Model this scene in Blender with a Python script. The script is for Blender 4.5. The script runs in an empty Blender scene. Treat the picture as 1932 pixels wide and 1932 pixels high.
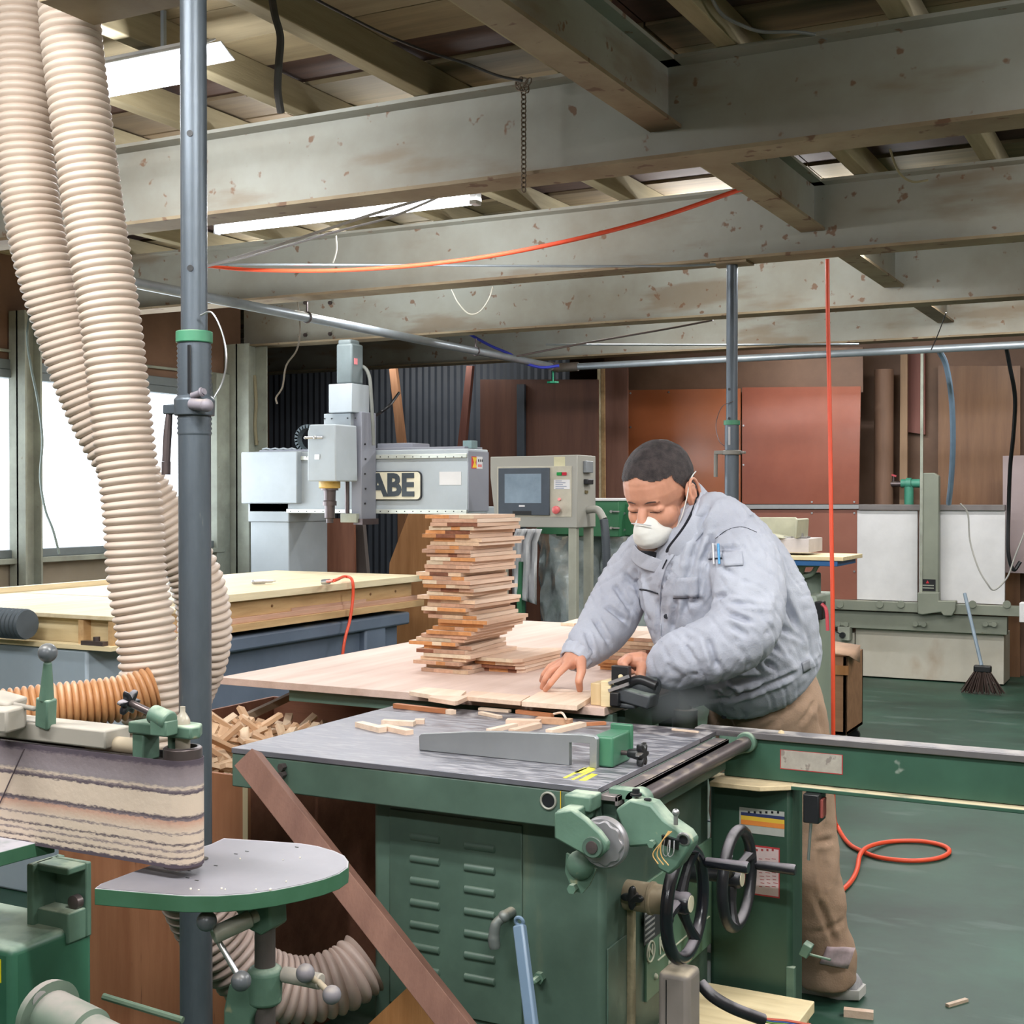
import bpy, bmesh, math, random
import numpy as np
from mathutils import Vector, Matrix, Euler
random.seed(7); np.random.seed(7)
sc = bpy.context.scene
COL = sc.collection
# ---------------------------------------------------------------- camera
F = 2500.0; YAW = math.atan(1294/2500); PIT = math.atan(31/2500); CH = 1.4
cd = bpy.data.cameras.new('camera'); cam = bpy.data.objects.new('camera', cd); COL.objects.link(cam)
cd.sensor_width = 36; cd.sensor_fit = 'HORIZONTAL'; cd.lens = 36*F/1932; cd.clip_start = .05; cd.clip_end = 100
cam.location = (0, 0, CH); cam.rotation_euler = (math.pi/2-PIT, 0, YAW)
sc.camera = cam
# ---------------------------------------------------------------- world, exposure
w = bpy.data.worlds.new('world'); sc.world = w; w.use_nodes = True
bg = w.node_tree.nodes['Background']; bg.inputs[0].default_value = (.85, .93, 1, 1); bg.inputs[1].default_value = 1.0
sc.view_settings.view_transform = 'Standard'; sc.view_settings.look = 'None'
sc.view_settings.exposure = -0.07; sc.view_settings.gamma = 1; sc.view_settings.use_curve_mapping = False
sc.cycles.max_bounces = 5; sc.cycles.diffuse_bounces = 3; sc.cycles.glossy_bounces = 3
sc.cycles.transparent_max_bounces = 8; sc.cycles.caustics_reflective = False; sc.cycles.caustics_refractive = False
sc.cycles.use_denoising = True; sc.cycles.sample_clamp_indirect = 6
# ceiling tube lights: (x, y, z, power) tubes 1.2 m long along X; the first two are seen lamps, the rest added unseen fill
LAMPS = [(-3.05, 2.95, 2.60, 18), (-3.0, 4.42, 2.47, 20), (-4.2, 6.1, 2.52, 20), (-1.8, 6.1, 2.55, 34), (-3.0, 7.85, 2.55, 24),
         (-1.2, 7.85, 2.55, 30), (-2.6, 9.5, 2.6, 24), (-0.9, 9.5, 2.6, 22), (-.3, 1.2, 2.6, 60), (-1.9, .9, 2.6, 50), (1.0, 2.95, 2.6, 55),
         (.6, 4.6, 2.6, 45), (.7, -.8, 2.6, 50), (-1.5, -.9, 2.6, 45), (.9, 6.2, 2.6, 35), (-4.5, 1.2, 2.6, 24), (-5.6, 9.1, 2.6, 9)]  # last entry: unseen lamp added to lift the corrugated wall
for i, (x, y, z, p) in enumerate(LAMPS):
    l = bpy.data.lights.new('tube_or_fill_light', 'AREA'); l.shape = 'RECTANGLE'; l.size = 1.15; l.size_y = .08
    l.energy = p; l.color = (.97, .985, 1.0)
    o = bpy.data.objects.new('tube_or_fill_light', l); o.location = (x, y, z-.03); COL.objects.link(o)
    l.energy = p*.75
    for nm, k, off, rot in (('up', .7, (0, 0, .05), (math.pi, 0, 0)), ('front', .55, (0, -.05, 0), (-math.pi/2, 0, 0)), ('rear', .55, (0, .05, 0), (math.pi/2, 0, 0))):
        l2 = l.copy(); l2.energy = p*k; l2.size_y = .05      # a bare tube shines all round
        o = bpy.data.objects.new('tube_or_fill_light_'+nm, l2); o.location = (x+off[0], y+off[1], z+off[2]); o.rotation_euler = rot; COL.objects.link(o)
# daylight entering through the left windows
for (y0, y1, p) in ((5.75-1.9, 5.1, 20), (5.3, 6.75, 20)):
    l = bpy.data.lights.new('window_daylight', 'AREA'); l.shape = 'RECTANGLE'; l.size = y1-y0; l.size_y = .9
    l.energy = p; l.color = (.86, .94, 1.0)
    o = bpy.data.objects.new('window_daylight', l); o.location = (-5.62, (y0+y1)/2, 1.55); COL.objects.link(o)
    o.rotation_euler = (math.pi/2, 0, -math.pi/2)
# ---------------------------------------------------------------- pixel <-> world on real planes
_f = np.array([-math.sin(YAW)*math.cos(PIT), math.cos(YAW)*math.cos(PIT), -math.sin(PIT)])
_r = np.array([math.cos(YAW), math.sin(YAW), 0.]); _u = np.cross(_r, _f); _C = np.array([0, 0, CH])
def ray(px, py): return _f + _r*(px-966)/F + _u*(966-py)/F
def Zp(px, py, z): r = ray(px, py); return Vector(_C+r*(z-CH)/r[2])
def Yp(px, py, y): r = ray(px, py); return Vector(_C+r*y/r[1])
def Xp(px, py, x): r = ray(px, py); return Vector(_C+r*x/r[0])
def Dp(px, py, d): return Vector(_C+ray(px, py)*d)
# ---------------------------------------------------------------- mesh builder
def basis(d, upv=(0, 0, 1)):
    d = Vector(d).normalized(); u = Vector(upv)
    if abs(d.dot(u)) > .98: u = Vector((1, 0, 0)) if abs(d.x) < .9 else Vector((0, 1, 0))
    a = d.cross(u).normalized(); b = a.cross(d).normalized()
    return a, b, d
class MB:
    def __init__(s): s.v = []; s.f = []; s.m = []; s.k = 0
    def mi(s, k): s.k = k; return s
    def add(s, vs, fs):
        n = len(s.v); s.v += [Vector(q) for q in vs]
        s.f += [tuple(n+i for i in q) for q in fs]; s.m += [s.k]*len(fs); return s
    def box(s, x0, x1, y0, y1, z0, z1):
        x0, x1 = min(x0, x1), max(x0, x1); y0, y1 = min(y0, y1), max(y0, y1); z0, z1 = min(z0, z1), max(z0, z1)
        return s.add([(x0, y0, z0), (x1, y0, z0), (x1, y1, z0), (x0, y1, z0), (x0, y0, z1), (x1, y0, z1), (x1, y1, z1), (x0, y1, z1)],
                     [(0, 3, 2, 1), (4, 5, 6, 7), (0, 1, 5, 4), (1, 2, 6, 5), (2, 3, 7, 6), (3, 0, 4, 7)])
    def obox(s, c, size, rot=(0, 0, 0)):
        M = Euler(rot).to_matrix(); c = Vector(c); h = Vector(size)/2
        vs = [c+M@Vector((sx*h.x, sy*h.y, sz*h.z)) for sz in (-1, 1) for sx, sy in ((-1, -1), (1, -1), (1, 1), (-1, 1))]
        return s.add(vs, [(0, 3, 2, 1), (4, 5, 6, 7), (0, 1, 5, 4), (1, 2, 6, 5), (2, 3, 7, 6), (3, 0, 4, 7)])
    def beam(s, p0, p1, wd, ht, upv=(0, 0, 1)):      # rectangular bar from p0 to p1
        p0, p1 = Vector(p0), Vector(p1); a, b, d = basis(p1-p0, upv)
        vs = [q+a*sx*wd/2+b*sy*ht/2 for q in (p0, p1) for sx, sy in ((-1, -1), (1, -1), (1, 1), (-1, 1))]
        return s.add(vs, [(0, 1, 2, 3), (7, 6, 5, 4), (0, 4, 5, 1), (1, 5, 6, 2), (2, 6, 7, 3), (3, 7, 4, 0)])
    def cyl(s, p0, p1, r0, r1=None, n=20):
        r1 = r0 if r1 is None else r1; p0, p1 = Vector(p0), Vector(p1); a, b, d = basis(p1-p0)
        vs = [q+(a*math.cos(t)+b*math.sin(t))*r for q, r in ((p0, r0), (p1, r1)) for t in [2*math.pi*i/n for i in range(n)]]
        fs = [(i, (i+1) % n, n+(i+1) % n, n+i) for i in range(n)]+[tuple(range(n-1, -1, -1)), tuple(range(n, 2*n))]
        return s.add(vs, fs)
    def lathe(s, p0, ax, prof, n=24):                # prof: (distance along ax, radius)
        p0 = Vector(p0); a, b, d = basis(ax); vs = []; N = len(prof)
        for h, r in prof:
            for i in range(n): t = 2*math.pi*i/n; vs.append(p0+d*h+(a*math.cos(t)+b*math.sin(t))*max(r, 1e-4))
        fs = [(k*n+i, k*n+(i+1) % n, (k+1)*n+(i+1) % n, (k+1)*n+i) for k in range(N-1) for i in range(n)]
        fs += [tuple(range(n-1, -1, -1)), tuple(range((N-1)*n, N*n))]
        return s.add(vs, fs)
    def ball(s, c, r, n=16): 
        if not hasattr(r, '__len__'): r = (r, r, r)
        c = Vector(c); vs = [c+Vector((0, 0, r[2]))]; m = n//2
        for k in range(1, m):
            t = math.pi*k/m
            for i in range(n): p = 2*math.pi*i/n; vs.append(c+Vector((r[0]*math.sin(t)*math.cos(p), r[1]*math.sin(t)*math.sin(p), r[2]*math.cos(t))))
        vs.append(c-Vector((0, 0, r[2]))); L = len(vs)-1; fs = []
        for i in range(n):
            fs.append((0, 1+i, 1+(i+1) % n)); fs.append((L, L-n+(i+1) % n, L-n+i))
            for k in range(m-2): fs.append((1+k*n+i, 1+(k+1)*n+i, 1+(k+1)*n+(i+1) % n, 1+k*n+(i+1) % n))
        return s.add(vs, fs)
    def tube(s, pts, r, n=10, cap=True, rf=None):    # sweep; rf(i, u) radius factor
        pts = [Vector(p) for p in pts]; N = len(pts); vs = []; a = None
        for i, p in enumerate(pts):
            t = (pts[min(i+1, N-1)]-pts[max(i-1, 0)]).normalized()
            if a is None: a, b, _ = basis(t)
            else: a = (a-t*a.dot(t)).normalized()
            b = t.cross(a); rr = (r[i] if hasattr(r, '__len__') else r)*(rf(i, N) if rf else 1)
            for k in range(n): th = 2*math.pi*k/n; vs.append(p+(a*math.cos(th)+b*math.sin(th))*rr)
        fs = [(i*n+k, i*n+(k+1) % n, (i+1)*n+(k+1) % n, (i+1)*n+k) for i in range(N-1) for k in range(n)]
        if cap: fs += [tuple(range(n-1, -1, -1)), tuple(range((N-1)*n, N*n))]
        return s.add(vs, fs)
    def prism(s, pts, ext):                          # planar polygon (3-D points) extruded by a vector
        pts = [Vector(p) for p in pts]; e = Vector(ext); n = len(pts)
        return s.add(pts+[p+e for p in pts], [tuple(range(n)), tuple(range(2*n-1, n-1, -1))]+[(i, n+i, n+(i+1) % n, (i+1) % n) for i in range(n)])
    def torus(s, c, ax, R, r, n=32, m=12, sq=1):
        c = Vector(c); a, b, d = basis(ax); vs = []
        for i in range(n):
            t = 2*math.pi*i/n; o = a*math.cos(t)+b*math.sin(t)
            for k in range(m): p = 2*math.pi*k/m; vs.append(c+o*(R+r*math.cos(p))+d*r*sq*math.sin(p))
        return s.add(vs, [(i*m+k, i*m+(k+1) % m, ((i+1) % n)*m+(k+1) % m, ((i+1) % n)*m+k) for i in range(n) for k in range(m)])
    def build(s, name, mats, parent=None, bevel=0, seg=2, smooth=True, ang=35, label=None, cat=None, group=None, kind=None):
        vs = np.array([tuple(q) for q in s.v]); lo, hi = vs.min(0), vs.max(0)
        c = (lo+hi)/2
        if parent is None: c[2] = lo[2]
        me = bpy.data.meshes.new(name); me.from_pydata((vs-c).tolist(), [], s.f)
        bm = bmesh.new(); bm.from_mesh(me); bmesh.ops.recalc_face_normals(bm, faces=bm.faces); bm.to_mesh(me); bm.free()
        for m in (mats if isinstance(mats, (list, tuple)) else [mats]): me.materials.append(m)
        if len(me.polygons) == len(s.m): me.polygons.foreach_set('material_index', s.m)
        if smooth: me.shade_smooth(); me.set_sharp_from_angle(angle=math.radians(ang))
        o = bpy.data.objects.new(name, me); COL.objects.link(o); o.location = c
        par(o, parent)
        if bevel:
            b = o.modifiers.new('bevel', 'BEVEL'); b.width = bevel; b.segments = seg; b.limit_method = 'ANGLE'; b.angle_limit = math.radians(40); b.harden_normals = False
        tag(o, label, cat, group, kind); return o
def par(o, parent):
    if parent is not None:
        o.parent = parent; L = Vector((0, 0, 0)); q = parent
        while q is not None: L += q.location; q = q.parent       # every parent is only translated
        o.location = Vector(o.location)-L
def tag(o, label=None, cat=None, group=None, kind=None):
    if label: o['label'] = label
    if cat: o['category'] = cat
    if group: o['group'] = group
    if kind: o['kind'] = kind
    return o
def thing(name, label, cat, loc, group=None):
    o = bpy.data.objects.new(name, None); COL.objects.link(o); o.location = loc; o.empty_display_size = .05
    return tag(o, label, cat, group)
def spline(pts, n=8):                                # Catmull-Rom through 3-D points
    P = [Vector(p) for p in pts]; P = [P[0]*2-P[1]]+P+[P[-1]*2-P[-2]]; out = []
    for i in range(1, len(P)-2):
        for k in range(n):
            t = k/n; a, b, c, d = P[i-1:i+3]
            out.append(.5*((2*b)+(c-a)*t+(2*a-5*b+4*c-d)*t*t+(3*b-a-3*c+d)*t**3))
    out.append(P[-2]); return out
def resample(pts, step):
    out = [pts[0]]; acc = 0
    for a, b in zip(pts, pts[1:]):
        L = (b-a).length; t = step-acc
        while t <= L: out.append(a.lerp(b, t/L)); t += step
        acc = (acc+L) % step
    return out
def text(body, name, loc, size, mat, parent, rot=(math.pi/2, 0, 0), ext=.0008, align='CENTER', shear=0, bold=0, sx=1):
    c = bpy.data.curves.new(name, 'FONT'); c.body = body; c.size = size; c.extrude = ext; c.align_x = align; c.align_y = 'CENTER'; c.shear = shear; c.offset = bold
    c.resolution_u = 3; c.materials.append(mat)
    o = bpy.data.objects.new(name, c); COL.objects.link(o); o.location = loc; o.rotation_euler = rot; o.scale = (sx, 1, 1); par(o, parent); return o
# ---------------------------------------------------------------- materials
def lin(c): return tuple((x/255/12.92 if x/255 <= .04045 else ((x/255+.055)/1.055)**2.4) for x in c)
_mc = {}
def mat(name, rgb, rough=.6, metal=0, var=.15, scale=6, bump=0, bscale=40, dust=0, dcol=(205, 190, 165), stretch=(1, 1, 1), spots=None, spot_t=.68, spot_s=9,
        rgb2=None, rand=0, emit=0, spec=.5, coat=0, trans=0, alpha=1, streak=None, world=False):
    if name in _mc: return _mc[name]
    m = bpy.data.materials.new(name); m.use_nodes = True; _mc[name] = m; nt = m.node_tree; N = nt.nodes; L = nt.links
    b = N['Principled BSDF']; c = lin(rgb); b.inputs['Roughness'].default_value = rough; b.inputs['Metallic'].default_value = metal
    b.inputs['Specular IOR Level'].default_value = spec; b.inputs['Coat Weight'].default_value = coat; b.inputs['Coat Roughness'].default_value = .12
    b.inputs['Transmission Weight'].default_value = trans; b.inputs['Alpha'].default_value = alpha
    tc = N.new('ShaderNodeTexCoord'); mp = N.new('ShaderNodeMapping'); mp.inputs['Scale'].default_value = stretch
    src = tc.outputs['Object']
    if world:
        g0 = N.new('ShaderNodeNewGeometry'); src = g0.outputs['Position']
    L.new(src, mp.inputs[0]); vec = mp.outputs[0]; oi = None
    if rand:
        oi = N.new('ShaderNodeObjectInfo'); ad = N.new('ShaderNodeVectorMath'); ad.operation = 'ADD'
        ml = N.new('ShaderNodeMath'); ml.operation = 'MULTIPLY'; ml.inputs[1].default_value = 37; L.new(oi.outputs['Random'], ml.inputs[0])
        L.new(vec, ad.inputs[0]); L.new(ml.outputs[0], ad.inputs[1]); vec = ad.outputs[0]
    nz = N.new('ShaderNodeTexNoise'); nz.inputs['Scale'].default_value = scale; nz.inputs['Detail'].default_value = 6; nz.inputs['Roughness'].default_value = .62; L.new(vec, nz.inputs['Vector'])
    cr = N.new('ShaderNodeValToRGB'); cr.color_ramp.elements[0].position = .32; cr.color_ramp.elements[1].position = .68
    c2 = lin(rgb2) if rgb2 else tuple(min(1, x*(1+var)) for x in c)
    cr.color_ramp.elements[0].color = (*[x*(1-var) for x in c], 1); cr.color_ramp.elements[1].color = (*c2, 1)
    L.new(nz.outputs['Fac'], cr.inputs[0]); out = cr.outputs[0]
    def mix(fac, a, col, blend='MIX'):
        x = N.new('ShaderNodeMix'); x.data_type = 'RGBA'; x.blend_type = blend; x.clamp_result = True
        if isinstance(fac, float): x.inputs[0].default_value = fac
        else: L.new(fac, x.inputs[0])
        L.new(a, x.inputs[6])
        if isinstance(col, tuple): x.inputs[7].default_value = (*col, 1)
        else: L.new(col, x.inputs[7])
        return x.outputs[2]
    def ramp(srcv, a, bb, lo=0., hi=1.):
        x = N.new('ShaderNodeMapRange'); x.interpolation_type = 'SMOOTHSTEP'; x.inputs[1].default_value = a; x.inputs[2].default_value = bb
        x.inputs[3].default_value = lo; x.inputs[4].default_value = hi; L.new(srcv, x.inputs[0]); return x.outputs[0]
    def noise(s, d=5, v=None):
        x = N.new('ShaderNodeTexNoise'); x.inputs['Scale'].default_value = s; x.inputs['Detail'].default_value = d; L.new(v or vec, x.inputs['Vector']); return x.outputs['Fac']
    def mul(a, bq):
        x = N.new('ShaderNodeMath'); x.operation = 'MULTIPLY'; L.new(a, x.inputs[0])
        if isinstance(bq, (int, float)): x.inputs[1].default_value = bq
        else: L.new(bq, x.inputs[1])
        return x.outputs[0]
    if rand:
        hv = N.new('ShaderNodeHueSaturation'); L.new(out, hv.inputs['Color']); L.new(ramp(oi.outputs['Random'], 0, 1, 1-rand, 1+rand), hv.inputs['Value']); out = hv.outputs[0]
    if streak:                                       # (rgb, scale vector, threshold)
        m2 = N.new('ShaderNodeMapping'); m2.inputs['Scale'].default_value = streak[1]; L.new(src, m2.inputs[0])
        out = mix(ramp(noise(1, 6, m2.outputs[0]), streak[2], streak[2]+.12, 0, streak[3] if len(streak) > 3 else .8), out, lin(streak[0]))
    if spots: out = mix(ramp(noise(spot_s, 3), spot_t, spot_t+.06, 0, .8), out, lin(spots))
    if dust:
        ge = N.new('ShaderNodeNewGeometry'); sp = N.new('ShaderNodeSeparateXYZ'); L.new(ge.outputs['Normal'], sp.inputs[0])
        fac = mul(ramp(sp.outputs[2], .35, .95), ramp(noise(scale*2.2), .62-.45*dust, .78-.3*dust, .15*dust, 1.)); fac = mul(fac, min(1., dust*1.3))
        out = mix(fac, out, lin(dcol))
        rr = N.new('ShaderNodeMapRange'); rr.inputs[3].default_value = rough; rr.inputs[4].default_value = .9; L.new(fac, rr.inputs[0]); L.new(rr.outputs[0], b.inputs['Roughness'])
        if metal:
            r2 = N.new('ShaderNodeMapRange'); r2.inputs[3].default_value = metal; r2.inputs[4].default_value = 0; L.new(fac, r2.inputs[0]); L.new(r2.outputs[0], b.inputs['Metallic'])
    L.new(out, b.inputs['Base Color'])
    if bump:
        bu = N.new('ShaderNodeBump'); bu.inputs['Strength'].default_value = bump; bu.inputs['Distance'].default_value = .004
        L.new(noise(bscale, 4), bu.inputs['Height']); L.new(bu.outputs[0], b.inputs['Normal'])
    if emit: b.inputs['Emission Color'].default_value = (*c, 1); b.inputs['Emission Strength'].default_value = emit
    return m
def wood(name, rgb, rgb2, axis=1, scale=3, rand=.12, rough=.65, **k):
    st = [14, 14, 14]; st[axis] = 1.2
    return mat(name, rgb, rough, 0, .06, scale, rgb2=rgb2, stretch=tuple(st), rand=rand, bump=.15, bscale=20, **k)
GREEN = mat('green_enamel', (68, 88, 77), .42, 0, .16, 5, dust=.35, bump=.1, bscale=25, streak=((120, 120, 95), (9, 9, 2), .63, .5), rgb2=(80, 102, 90))
GREEN2 = mat('worn_green_casting', (86, 114, 98), .5, 0, .15, 9, dust=.6, dcol=(178, 190, 170), bump=.3, bscale=30, spots=(150, 150, 120), spot_t=.66, spot_s=22)
DKGREEN = mat('dark_green_enamel', (42, 68, 56), .4, 0, .18, 4, dust=.3, rgb2=(54, 82, 66))
STEEL = mat('machined_steel', (118, 118, 126), .38, .55, .1, 5, dust=.45, dcol=(176, 174, 178), stretch=(2, 9, 9), bump=.05, bscale=60)
DSTEEL = mat('dark_oiled_steel', (96, 86, 86), .35, .6, .15, 8, dust=.25)
CHROME = mat('bright_metal', (190, 190, 192), .28, .85, .06, 12, dust=.3)
POLE = mat('zinc_tube', (86, 94, 102), .42, .45, .14, 7, stretch=(3, 3, .8), bump=.08, bscale=50, spots=(120, 125, 125), spot_t=.7, spot_s=14)
BLACK = mat('black_plastic', (26, 27, 30), .38, 0, .2, 8, dust=.25, dcol=(150, 140, 130))
RUBBER = mat('dusty_black_bakelite', (30, 30, 35), .35, 0, .2, 8, dust=.75, dcol=(150, 145, 150), bump=.2, bscale=60)
GALV = mat('galvanised_pipe', (150, 158, 165), .4, .5, .12, 10, spots=(200, 200, 195), spot_t=.72, spot_s=6)
BEAMM = mat('painted_steel_beam', (158, 152, 138), .7, 0, .16, 1.6, world=True, rgb2=(170, 172, 164), spots=(124, 86, 60), spot_t=.65, spot_s=17, bump=.12, bscale=30,
            streak=((128, 104, 76), (1.2, 1.2, 5), .56, .55))
BEAMB = mat('rusted_flange', (134, 112, 86), .75, 0, .2, 3, world=True, rgb2=(156, 142, 116), spots=(96, 62, 42), spot_t=.63, spot_s=14, bump=.15, bscale=40)
# ================================================================ setting
FLM = mat('painted_floor', (30, 60, 46), .5, 0, .3, 1.6, world=True, rgb2=(48, 84, 68), stretch=(1, 1, 1), bump=.06, bscale=8,
          streak=((88, 108, 100), (2.2, 6, 1), .58, .5), spots=(150, 160, 152), spot_t=.80, spot_s=22)
MB().box(-7.6, 2.7, -3, 11.2, -.12, 0).build('floor', FLM, kind='structure', smooth=False, label='green painted concrete floor with pale scuffs')
WPB = mat('brown_wallboard', (104, 76, 58), .6, 0, .18, 1.5, world=True, rgb2=(126, 96, 76), bump=.05)
WDK = mat('dark_wallboard', (62, 44, 36), .6, 0, .2, 1.3, world=True, rgb2=(78, 56, 44))
WBG = mat('beige_wallboard', (142, 128, 108), .75, 0, .12, 1.2, world=True, rgb2=(158, 146, 126))
COLM = mat('painted_column', (142, 144, 132), .6, 0, .14, 5, rgb2=(162, 166, 152), spots=(110, 95, 70), spot_t=.72, spot_s=16)
ALU = mat('window_aluminium', (118, 126, 128), .5, .3, .08, 6)
WX = -5.75
p = Xp(71, 1035, WX); WB0 = p.y; WZ0 = p.z
p = Xp(71, 719, WX); WZ1 = p.z
WB1 = Xp(397, 900, WX).y; WA1 = Xp(26, 880, WX).y; WA0 = WA1-1.5
YC = 7.12
# left wall in boards around the two windows
m = MB(); m.box(WX-.1, WX, -3, YC, 0, WZ0-.03).build('wall_left', WBG, kind='structure', smooth=False)
m = MB(); m.box(WX-.1, WX, -3, YC, WZ1+.03, 2.85); m.build('wall_left', WPB, kind='structure', smooth=False)
m = MB(); m.box(WX-.1, WX, -3, WA0, WZ0-.03, WZ1+.03); m.box(WX-.1, WX, WA1, WB0, WZ0-.03, WZ1+.03); m.box(WX-.1, WX, WB1, YC, WZ0-.03, WZ1+.03)
m.build('wall_left', WBG, kind='structure', smooth=False)
GLW = mat('frosted_daylit_glass', (236, 246, 255), .4, 0, 0.01, 2, emit=2.6)
for i, (a, b) in enumerate(((WA0, WA1), (WB0, WB1))):
    t = MB(); fw = .045
    t.box(WX-.06, WX+.03, a-fw, a, WZ0-fw, WZ1+fw); t.box(WX-.06, WX+.03, b, b+fw, WZ0-fw, WZ1+fw)
    t.box(WX-.06, WX+.03, a, b, WZ1, WZ1+fw); t.box(WX-.06, WX+.03, a, b, WZ0-fw, WZ0)
    c = (a+b)/2; t.box(WX-.05, WX+.01, c-.02, c+.02, WZ0, WZ1)
    wo = t.build('window_%d' % (i+1), ALU, kind='structure', bevel=.003)
    for (q0, q1) in ((a, c-.02), (c+.02, b)):
        MB().box(WX-.045, WX-.035, q0, q1, WZ0, WZ1).build('pane', GLW, wo, smooth=False)
    MB().box(WX, WX+.07, a-.06, b+.06, WZ0-.075, WZ0-.045).build('sill', COLM, wo, bevel=.003)
    MB().box(WX, WX+.025, a-.06, b+.06, WZ1+.045, WZ1+.1).build('head_trim', ALU, wo, bevel=.003)
# skirting rail and conduit along the left wall
MB().tube([(WX+.02, 3.2, 2.17), (WX+.02, 7.0, 2.2)], .009, 8).build('trim_1', COLM, kind='structure')
# steel columns of the left wall
def hcol(x, y, lab, s=.1, z1=2.4, dirx=True):
    m = MB(); t = .012
    m.box(x-s, x+s, y-s, y-s+t, 0, z1); m.box(x-s, x+s, y+s-t, y+s, 0, z1); m.box(x-t/2, x+t/2, y-s, y+s, 0, z1)
    return m.build('steel_column', COLM, kind='structure', smooth=False, label=lab)
y1 = Xp(50, 900, WX+.1).y
hcol(WX+.075, y1+.02, 'painted steel column between the two left windows', .06)
hcol(WX+.11, YC-.08, 'pale painted steel column at the corner where the left wall ends')
y0 = Xp(418, 900, WX+.03).y
MB().box(WX, WX+.06, y0-.08, y0+.05, 0, 2.2).build('trim_2', COLM, kind='structure', bevel=.004)
# far and side walls
CORR = mat('dark_corrugated_sheet', (72, 78, 88), .5, .0, .12, 3, world=True)
m = MB(); xs = np.arange(-7.6, -4.55, .032); yb = 8.62+1.2
m = MB()
for i, x in enumerate(xs[:-1]):
    d0 = .012 if i % 2 else 0; d1 = 0 if i % 2 else .012
    m.add([(x, yb+d0, 0), (x+.032, yb+d1, 0), (x+.032, yb+d1, 2.9), (x, yb+d0, 2.9)], [(0, 1, 2, 3)])
m.build('wall_back', CORR, kind='structure', smooth=False, label='dark corrugated sheet wall behind the router')
MB().box(-7.7, -7.6, YC-.1, 11, 0, 2.9).build('wall_left', WDK, kind='structure', smooth=False)
MB().box(-7.6, WX-.1, YC-.1, YC, 0, 2.9).build('wall_left', WDK, kind='structure', smooth=False)
BY = 10.95
MB().box(-7.6, 2.7, BY, BY+.1, 0, 2.9).build('wall_back', WPB, kind='structure', smooth=False)
MB().box(2.6, 2.7, -3, 11, 0, 2.9).build('wall_right', WBG, kind='structure', smooth=False)
MB().box(-5.85, 2.7, -3.1, -3, 0, 2.9).build('wall_front', WBG, kind='structure', smooth=False)
# ceiling: deck planks lying across timber joists
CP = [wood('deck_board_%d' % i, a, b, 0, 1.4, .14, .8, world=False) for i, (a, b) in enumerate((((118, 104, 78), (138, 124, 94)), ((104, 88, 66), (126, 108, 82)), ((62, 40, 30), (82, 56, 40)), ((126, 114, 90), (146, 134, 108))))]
ce = MB().box(-7.7, 2.7, -3, 11.1, 2.86, 2.95).build('ceiling', WDK, kind='structure', smooth=False)
ys = np.arange(.9, 10.9, .235)
xb = [-7.5, -5.9, -4.45, -2.98, -1.48, .02, 1.5, 2.6]
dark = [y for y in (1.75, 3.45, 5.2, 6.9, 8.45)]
for j, y in enumerate(ys):
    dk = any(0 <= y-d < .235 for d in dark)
    off = random.choice((-.25, 0, .25))*0
    for i, (x0, x1) in enumerate(zip(xb, xb[1:])):
        if y > 9.8 and x1 < -3: continue
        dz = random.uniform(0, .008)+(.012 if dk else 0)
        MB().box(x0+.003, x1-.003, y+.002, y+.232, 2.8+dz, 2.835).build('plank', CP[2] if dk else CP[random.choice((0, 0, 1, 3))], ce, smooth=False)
JO = wood('joist_timber', (140, 128, 98), (160, 148, 118), 1, 2, .08, .75)
for k, x in enumerate((-6.2, -5.7, -5.2, -4.7, -4.2, -3.7, -3.2, -2.73, -2.25, -1.73, -1.22, -.73, -.25, .25, .75, 1.25, 1.75, 2.25)):
    MB().box(x-.03, x+.03, -2.9, 7.05 if x < -5.8 else 10.9, 2.702, 2.8).build('trim_3', JO, kind='structure', bevel=.003, smooth=False)
# steel beams
def hbeam(name, a, b, zb, H, B, ax, lab):
    m = MB(); t = .012; w_ = .009
    def bx(u0, u1, v0, v1, z0, z1):
        if ax == 0: m.box(u0, u1, v0, v1, z0, z1)
        else: m.box(v0, v1, u0, u1, z0, z1)
    (u0, u1), v = a, b
    m.mi(1); bx(u0, u1, v-B/2, v+B/2, zb, zb+t); m.mi(0)
    bx(u0, u1, v-w_/2, v+w_/2, zb+t, zb+H-t); bx(u0, u1, v-B/2, v+B/2, zb+H-t, zb+H)
    return m.build(name, [BEAMM, BEAMB], kind='structure', smooth=False, label=lab)
for y, lab, x0 in ((2.03, 'steel beam nearest the camera above the front pole', -2.09), (3.78, 'large rust-spotted steel beam, first of the beams crossing the view', -5.75), (5.5, 'steel beam carried by the far pipe prop', -5.75),
               (7.16, 'third steel beam ending at the corner column', -5.75), (8.78, 'last steel beam in front of the back wall', -7.5)):
    hbeam('steel_beam', (x0, 2.6), y, 2.4, .3, .15, 0, lab)
for y0, y1_ in ((-2.9, 2.02), (2.04, 3.77), (3.79, 5.49), (5.51, 7.15), (7.17, 8.77)):
    hbeam('steel_cross_beam', (y0, y1_), -1.43, 2.5, .2, .1, 1, 'short steel cross beam framed between two large beams')
# bolts on the end plate of the third beam
m = MB()
for bx_, by_ in ((565, 569), (612, 569), (565, 630), (612, 628)):
    q = Yp(bx_, by_, 7.08); m.cyl((q.x, 7.15, q.z), (q.x, 7.135, q.z), .013, n=6)
m.build('trim_4', DSTEEL, kind='structure')
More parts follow.
